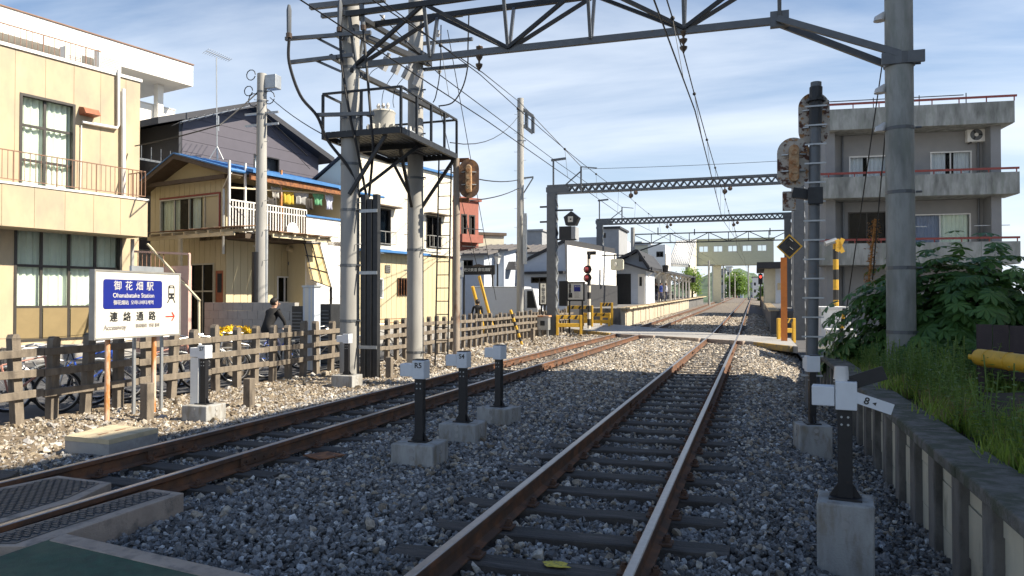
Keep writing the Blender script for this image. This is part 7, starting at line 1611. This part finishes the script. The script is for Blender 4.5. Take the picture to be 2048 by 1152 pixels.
q = atD(955, 600, 31); walker('person in black walking behind the far timber fence', V((q.x, q.y, 0)), R(100))
for k, (px, D, lab, top) in enumerate(((1312, 62, 'person in dark clothes waiting under the canopy front', 'cloth_black'), (1322, 64, 'person in blue waiting under the canopy', 'cloth_blue'), (1332, 66, 'person in a white top waiting under the canopy', 'cloth_white'))):
    q = atD(px, 600, D); walker(lab, V((q.x, q.y, gz(q.y) + 1.03)), R(-60 + 40 * k), top)

# ================================================================ STREET THINGS BEHIND THE FENCE
F = Fac(606, 17.5, PH - 90); r = F.rect(606, 575, 628, 700); t = thing('striped_pillar', 'tall pillar with blue and white vertical stripes behind the fence', 'pillar', F.w((r[0] + r[1]) / 2, 0, 0)); n = 6
for k in range(n): mb = MB(); a = r[0] + (r[1] - r[0]) * k / n; F.box(mb, a, r[0] + (r[1] - r[0]) * (k + 1) / n, .0, r[3], -.2, 0); mb.build('stripe', 'render_blue' if k in (0, 3, 5) else 'sign_white', t)
mb = MB(); F.box(mb, r[0] - .02, r[1] + .02, r[3] + .002, r[3] + .05, -.22, .02); mb.build('cap', 'galvanised', t)
for k, (px0, py0, px1, lab) in enumerate(((584, 612, 606, 'dark slatted outdoor unit left of the striped pillar'), (631, 608, 660, 'dark slatted outdoor unit right of the striped pillar'))):
    F = Fac(px0, 19.5, PH - 90); r = F.rect(px0, py0, px1, 690); t = thing('slatted_unit', lab, 'outdoor unit', F.w((r[0] + r[1]) / 2, 0, -.2), group='slatted outdoor units'); mb = MB(); F.box(mb, r[0], r[1], 0, r[3], -.5, 0); mb.build('case', 'steel_dark', t)
    for j in range(14): z = .15 + (r[3] - .25) * j / 14; mb = MB(); F.box(mb, r[0] + .03, r[1] - .03, z, z + .03, .003, .03); mb.build('slat', 'steel_grey', t)
# yellow flowers in a planter
mat('petal_yellow', (.78, .50, .01), .7, v=.12, s=30, b=0); mat('leaf_dark', (.05, .085, .03), .7, v=.3, s=20, b=0)
F = Fac(438, 15.6, 80); q = F.p(470, 668); t = thing('flower_planter', 'planter of bright yellow flowers behind the fence', 'flowers', V((q.x, q.y, 0))); a0 = F.sz(440, 668)[0]; a1 = F.sz(503, 668)[0]; zf_ = Zat(F, 470, 664)
mb = MB(); F.box(mb, a0 - .1, a1 + .1, 0, zf_ - .25, -.35, 0); mb.build('box', 'fence_wood', t)
lf = MB()
for k in range(260):
    c = F.w(random.uniform(a0, a1), zf_ - .2 + random.uniform(0, .16), random.uniform(-.35, .02)); d = V((random.gauss(0, 1), random.gauss(0, 1), random.gauss(.5, 1))).normalized(); e = d.cross(V((.3, .2, 1))).normalized(); lf.add([c - e * .02, c + d * .07 , c + e * .02, c - d * .03], [(0, 1, 2, 3)])
lf.build('foliage', 'leaf_dark', t, kind='stuff')
fl = MB(); fl.sphere((0, 0, 0), .035, 6, 4, (1, 1, .55)); 
for k in range(5): a = k * 1.256; fl.prism([V((.02 * math.cos(a), .02 * math.sin(a), 0)), V((.06 * math.cos(a - .35), .06 * math.sin(a - .35), .012)), V((.06 * math.cos(a + .35), .06 * math.sin(a + .35), .012))], (0, 0, .006))
flm = fl.mesh('flower'); flm.materials.append(MATS['petal_yellow'])
for k in range(75):
    c = F.w(random.uniform(a0, a1), zf_ - .06 + random.uniform(0, .12) + .05 * math.sin(k), random.uniform(-.3, .05)); inst(flm, 'flower', t, Matrix.Translation(c) @ Euler((random.uniform(-.9, .9), random.uniform(-.9, .9), random.uniform(0, 6))).to_matrix().to_4x4() @ Matrix.Scale(random.uniform(.8, 1.3), 4))

# ================================================================ PLANTS ON THE BANK
def leaf_mat(n, c, c2, tr=.35):
    ma = bpy.data.materials.new(n); ma.use_nodes = True; nt = ma.node_tree; N = nt.nodes; L = nt.links; P = N['Principled BSDF']; P.inputs['Roughness'].default_value = .42
    oi = N.new('ShaderNodeObjectInfo'); g = N.new('ShaderNodeNewGeometry'); nz = N.new('ShaderNodeTexNoise'); nz.inputs['Scale'].default_value = 2.2; L.new(g.outputs['Position'], nz.inputs['Vector'])
    ad = N.new('ShaderNodeMath'); ad.operation = 'ADD'; L.new(oi.outputs['Random'], ad.inputs[0]); L.new(nz.outputs[0], ad.inputs[1]); mu = N.new('ShaderNodeMath'); mu.operation = 'MULTIPLY'; mu.inputs[1].default_value = .5; L.new(ad.outputs[0], mu.inputs[0])
    mx = N.new('ShaderNodeMix'); mx.data_type = 'RGBA'; L.new(mu.outputs[0], mx.inputs[0]); mx.inputs[6].default_value = (*c, 1); mx.inputs[7].default_value = (*c2, 1); L.new(mx.outputs[2], P.inputs['Base Color'])
    tl = N.new('ShaderNodeBsdfTranslucent'); L.new(mx.outputs[2], tl.inputs[0]); ms = N.new('ShaderNodeMixShader'); ms.inputs[0].default_value = tr; L.new(P.outputs[0], ms.inputs[1]); L.new(tl.outputs[0], ms.inputs[2]); L.new(ms.outputs[0], N['Material Output'].inputs[0]); MATS[n] = ma; return ma
leaf_mat('leaf_fatsia', (.035, .10, .025), (.14, .27, .065)); leaf_mat('grass_green', (.15, .23, .03), (.36, .48, .09), .5); leaf_mat('grass_dry', (.20, .16, .07), (.30, .24, .11), .4); leaf_mat('weed_green', (.09, .17, .03), (.23, .34, .07), .45)
def palmate(seed):
    rn = random.Random(seed); mb = MB(); n = 7
    for k in range(n):
        a = R(-120 + 240 * k / (n - 1)); l = (.24 - .07 * abs(k - 3) / 3) * rn.uniform(.9, 1.1); d = V((math.cos(a), math.sin(a), 0)); e = V((-math.sin(a), math.cos(a), 0)); w = .042; dz = -.28 * l
        mb.add([V((0, 0, 0)), d * l * .45 + e * w * .75 + V((0, 0, dz * .2)), d * l * .72 + e * w + V((0, 0, dz * .5)), d * l + V((0, 0, dz)), d * l * .72 - e * w + V((0, 0, dz * .5)), d * l * .45 - e * w * .75 + V((0, 0, dz * .2)), d * l * .6 + V((0, 0, dz * .3 - .012))], [(0, 1, 6, 5), (1, 2, 6), (2, 3, 6), (3, 4, 6), (4, 5, 6)])
    mb.add([V((0, 0, 0)), V((-.22, .006, -.1)), V((-.22, -.006, -.1))], [(0, 1, 2)])
    me = mb.mesh('leaf', fix=False); me.materials.append(MATS['leaf_fatsia']); return me
PL = [palmate(i) for i in range(4)]
def bush_shape(u, v_, w):   # uneven shell of the fatsia: returns a point and outward normal
    th = u * 2 * math.pi; ph = math.acos(1 - v_ * 1.25)
    d = V((math.sin(ph) * math.cos(th), math.sin(ph) * math.sin(th), math.cos(ph)))
    lump = 1 + .13 * math.sin(5 * th + 3 * ph) + .10 * math.sin(9 * th - 4 * ph + 1) ; return d, lump
bc = atD(1925, 700, 13.2); bc = V((bc.x, bc.y, .40)); BR = V((2.05, 1.35, 2.05))
t = thing('fatsia_bush', 'large dark green bush with big lobed leaves around the thick pole', 'bush', bc)
mb = MB()
for k in range(16): a = random.uniform(0, 6.28); e = V((math.cos(a) * random.uniform(.3, 1.2), math.sin(a) * random.uniform(.3, .9), random.uniform(.7, 1.5))); s0 = bc + V((random.uniform(-.5, .5), random.uniform(-.3, .3), -.1)); m_ = s0.lerp(bc + e, .5) + V((0, 0, .15)); mb.tube([s0, m_, bc + e], [.03, .022, .012], 6)
mb.build('stem', 'eave_brown', t)
cand = []
for k in range(2200):
    d, l = bush_shape(random.random(), random.random(), 0); f = random.choice((1, .97, .9, .8, .68)) * random.uniform(.9, 1.04)
    p = bc + V((d.x * BR.x, d.y * BR.y, d.z * BR.z)) * (l * f)
    if p.z < .35: p.z = .35 + random.random() * .4
    if (p - GR).to_2d().length < .3: continue
    cand.append((p, d, f))
cand.sort(key=lambda q: (q[0] - CO).dot(FW) - 1.2 * q[2])
def leafM(p, d):
    out = (d + V((0, 0, .55)) + V((random.gauss(0, .22), random.gauss(0, .22), random.gauss(0, .15)))).normalized(); xx = (d.to_3d() - out * d.dot(out)); xx = xx.normalized() if xx.length > .05 else V((1, 0, 0)); yy = out.cross(xx); s_ = random.uniform(.7, 1.2); a = random.uniform(-.5, .5)
    M = Matrix(((xx.x, yy.x, out.x, p.x), (xx.y, yy.y, out.y, p.y), (xx.z, yy.z, out.z, p.z), (0, 0, 0, 1))); return M @ Matrix.Rotation(a, 4, 'Z') @ Matrix.Scale(s_, 4)
for p, d, f in cand[:300]: inst(PL[random.randrange(4)], 'leaf', t, leafM(p, d))
rest = MB()
for p, d, f in cand[300:]:
    M = leafM(p, d); me = PL[random.randrange(4)]; rest.add([M @ q.co for q in me.vertices], [tuple(q.vertices) for q in me.polygons])
rme = rest.mesh('foliage', WM[t.name].inverted(), fix=False); rme.materials.append(MATS['leaf_fatsia']); ro = bpy.data.objects.new('foliage', rme); COL.objects.link(ro); ro.parent = t; ro['kind'] = 'stuff'
# grass and weeds
def clump(seed, m, n=12, h=.28, spread=.07, bw=.007, lean=.35):
    rn = random.Random(seed); mb = MB()
    for k in range(n):
        a = rn.uniform(0, 6.28); b = V((rn.gauss(0, spread), rn.gauss(0, spread), 0)); d = V((math.cos(a), math.sin(a), 0)); e = V((-d.y, d.x, 0)) * bw; hh = h * rn.uniform(.5, 1.15); l = lean * hh * rn.uniform(.4, 1.5)
        mb.add([b - e, b + e, b + d * l * .3 + V((0, 0, hh * .55)) + e * .8, b + d * l * .3 + V((0, 0, hh * .55)) - e * .8, b + d * l + V((0, 0, hh))], [(0, 1, 2, 3), (3, 2, 4)])
    me = mb.mesh('grass_tuft', fix=False); me.materials.append(MATS[m]); return me
def weed(seed, m, h=.4):
    rn = random.Random(seed); mb = MB(); mb.tube([(0, 0, 0), (.02, .01, h * .5), (.03, -.02, h)], .004, 3)
    for k in range(22):
        z = h * (.15 + .85 * k / 22); a = k * 2.4; d = V((math.cos(a), math.sin(a), .25)).normalized(); e = d.cross(V((0, 0, 1))).normalized(); l = .075 * (1.15 - z / h * .6) * rn.uniform(.7, 1.2); c = V((.03 * z / h, 0, z))
        mb.add([c, c + d * l * .5 + e * l * .22, c + d * l - V((0, 0, l * .2)), c + d * l * .5 - e * l * .22], [(0, 1, 2, 3)])
    me = mb.mesh('weed', fix=False); me.materials.append(MATS[m]); return me
gc = bpy.data.collections.new('grass_shapes')
for i in range(5): gc.objects.link(bpy.data.objects.new('tuft', clump(i, 'grass_green', 16, .20)))
gc.objects.link(bpy.data.objects.new('tuft', clump(9, 'grass_dry', 10, .24)))
wc = bpy.data.collections.new('weed_shapes')
for i in range(4): wc.objects.link(bpy.data.objects.new('weed_shape', weed(i, 'weed_green', .3 + .07 * i)))
def bank_pts(n, x0, x1, y0, y1, keep):
    x = np.random.uniform(x0, x1, n); y = np.random.uniform(y0, y1, n); D, px = depth_px(x, y); k = (D > 2) & (px > 1500) & (px < 2150) & ~((px > 1925) & (D > 6.3) & (D < 9.9)); x = x[k]; y = y[k]; k = np.array([keep(a, b) for a, b in zip(x, y)], bool); x = x[k]; y = y[k]
    return np.stack([x, y, np.array([bank(a, b) - .02 for a, b in zip(x, y)])], 1)
def patch(a, b): return .5 + .5 * math.sin(a * 2.3 + 1.1 * math.sin(b * 1.7)) * math.cos(b * 1.1 + a)
g = bank_pts(30000, RX + .2, 6.5, 2.5, 19, lambda a, b: a > RX + .33 + .15 * math.sin(b * 3) and random.random() < .45 + .5 * patch(a, b)); scatter('grass', g, np.random.uniform(.55, 1.35, len(g)), gc, MATS['grass_green'], 'bright green grass growing on the bank above the retaining wall', 'grass', rot_full=False, tilt=.25)
g = bank_pts(9000, RX + .3, 6.5, 3.5, 18, lambda a, b: random.random() < .15 + .75 * patch(a + 1.3, b * .8)); scatter('weeds', g, np.random.uniform(.6, 1.5, len(g)), wc, MATS['weed_green'], 'leafy weeds growing among the grass on the bank', 'weeds', rot_full=False, tilt=.2)
mat('twig', (.12, .08, .05), .9, b=0)
# dried vine on the stay wire
mat('vine_dead', (.42, .20, .06), .8, v=.3, s=20, b=0); vn = MB(); 
for k in range(420):
    f = random.random(); c = atD(1750 - 12 * f, 440 + 125 * f, 14.2) + V((random.gauss(0, .045), random.gauss(0, .05), 0)); d = V((random.gauss(0, 1), random.gauss(0, 1), random.gauss(-.4, .8))).normalized(); e = d.cross(V((.1, .3, 1))).normalized(); vn.add([c - e * .014, c + d * .06, c + e * .014], [(0, 1, 2)])
vn.tube([atD(1750, 438, 14.2), atD(1744, 500, 14.2), atD(1737, 570, 14.2)], .02, 5); tag(vn.build('dead_vine', 'vine_dead'), 'orange dried vine climbing the stay wire beside the thick pole', 'vine')
# brown plank fence and yellow pipe at the right edge
mat('fence_dark', (.06, .045, .045), .85, v=.2, s=8, st=(1, 1, .3), b=.3)
F = Fac(1952, 10.2, -20); t = thing('plank_fence', 'dark brown plank fence behind the yellow pipe on the bank', 'fence', F.w(1, .8, 0)); z0, z1 = Zat(F, 2000, 716), Zat(F, 2000, 650)
for k in range(9): mb = MB(); F.box(mb, k * .19, k * .19 + .182, z0 - .3, z1 + random.uniform(-.01, .01), -.03, random.uniform(-.004, .004)); mb.build('plank', 'fence_dark', t)
mb = MB(); F.box(mb, -.05, 1.75, z0 + .02, z0 + .1, .004, .05); mb.build('rail', 'fence_dark', t)
a, b = atD(1957, 714, 8.4), atD(2080, 732, 7.4); t = thing('yellow_pipe', 'yellow plastic pipe guard lying level at the edge of the bank', 'pipe', a); mb = MB(); mb.tube([a, a.lerp(b, .02), b], [.06, .095, .095], 14); mb.build('tube', 'yellow_paint', t, smooth=True); mb = MB(); mb.tube([a.lerp(b, .2), a.lerp(b, .21)], .1, 14); mb.tube([a.lerp(b, .55), a.lerp(b, .56)], .1, 14); mb.build('seam', 'yellow_paint', t)
mb = MB(); mb.tube([a - V((.1, 0, 0)), a.lerp(b, .05)], .03, 8); mb.build('plug', 'yellow_paint', t)
for f in (.05, .85): q = a.lerp(b, f); mb = MB(); mb.bar(V((q.x, q.y, bank(q.x, q.y) - .1)), q, .05, .05); mb.build('support', 'fence_dark', t)

# tree by the platform end and far trees beside the line
def tree(label, base, h, r, n, m='weed_green', group='trees along the line', seed=1, ls=.2):
    rn = random.Random(seed); t = thing('tree', label, 'tree', base, group=group); mb = MB(); mb.tube([base, base + V((.05, 0, h * .45)), base + V((.1, .05, h * .8))], [h * .03, h * .022, h * .008], 7)
    for k in range(5): a = rn.uniform(0, 6.28); mb.tube([base + V((.03, 0, h * (.35 + .08 * k))), base + V((math.cos(a) * r * .7, math.sin(a) * r * .7, h * (.55 + .08 * k)))], [h * .012, h * .004], 5)
    mb.build('trunk', 'eave_brown', t); cl = [V((rn.gauss(0, r * .45), rn.gauss(0, r * .45), h * rn.uniform(.4, .92))) for _ in range(16)]; mb = MB()
    for k in range(n):
        c = base + rn.choice(cl) + V((rn.gauss(0, r * .24), rn.gauss(0, r * .24), rn.gauss(0, r * .2))); d = V((rn.gauss(0, 1), rn.gauss(0, 1), rn.gauss(0, 1))).normalized(); e = d.cross(V((.3, .1, 1))).normalized(); l = ls * rn.uniform(.6, 1.4); mb.add([c - e * l * .4, c + d * l, c + e * l * .4, c - d * l * .4], [(0, 1, 2, 3)])
    me = mb.mesh('crown', WM[t.name].inverted(), fix=False); me.materials.append(MATS[m]); o = bpy.data.objects.new('crown', me); COL.objects.link(o); o.parent = t; return t
q = atD(1400, 600, 96); tree('dark bushy tree behind the canopy end of the platform', V((q.x - 1, q.y, .5)), 5.2, 1.6, 2600, seed=2)
for k, (px, D, h, r, lab) in enumerate(((1466, 210, 9, 3.2, 'roundish green tree under the middle of the footbridge'), (1478, 240, 11, 4, 'taller green tree beside the distant line'), (1450, 260, 9, 3.5, 'low green tree beside the distant yellow building'), (1536, 150, 5, 2.2, 'small green tree beyond the right platform'))):
    q = atD(px, 600, D); tree(lab, V((q.x, q.y, -.3)), h, r, 1300, seed=5 + k, ls=.6)
# line poles in the distance
for k, (px, D, h) in enumerate(((1447, 140, 9), (1459, 170, 9), (1470, 205, 9), (1497, 150, 9.5), (1507, 220, 9), (1418, 100, 7))):
    q = atD(px, 600, D); mb = MB(); mb.tube([V((q.x, q.y, -.3)), V((q.x, q.y, h))], [.17, .13], 8); mb.bar((q.x - .8, q.y, h - .6), (q.x + .8, q.y, h - .6), .1, .1); tag(mb.build('line_pole', 'concrete_pole', smooth=True), 'slim distant line pole seen under the footbridge', 'pole', 'distant line poles')
q = atD(1521, 558, 70); t = thing('stop_signal', 'small black signal showing a red light beside the right platform', 'signal', V((q.x, q.y, 1)), group='railway signals'); mb = MB(); mb.tube([V((q.x, q.y, 1)), V((q.x, q.y, q.z + .6))], .06, 8); mb.build('post', 'black_paint', t); mb = MB(); mb.box(q.x - .2, q.x + .2, q.y - .12, q.y - .02, q.z - .5, q.z + .5); hd = mb.build('head', 'black_paint', t)
ma = bpy.data.materials.new('signal_red'); ma.use_nodes = True; ma.node_tree.nodes['Principled BSDF'].inputs['Base Color'].default_value = (.5, .02, .02, 1); ma.node_tree.nodes['Principled BSDF'].inputs['Emission Color'].default_value = (1, .05, .03, 1); ma.node_tree.nodes['Principled BSDF'].inputs['Emission Strength'].default_value = 2.; MATS['signal_red'] = ma
mb = MB(); mb.tube([(q.x, q.y - .121, q.z + .2), (q.x, q.y - .14, q.z + .2)], .12, 10); mb.build('lens', 'signal_red', hd)
for o in bpy.data.objects:
    if o.name.startswith('.') : pass
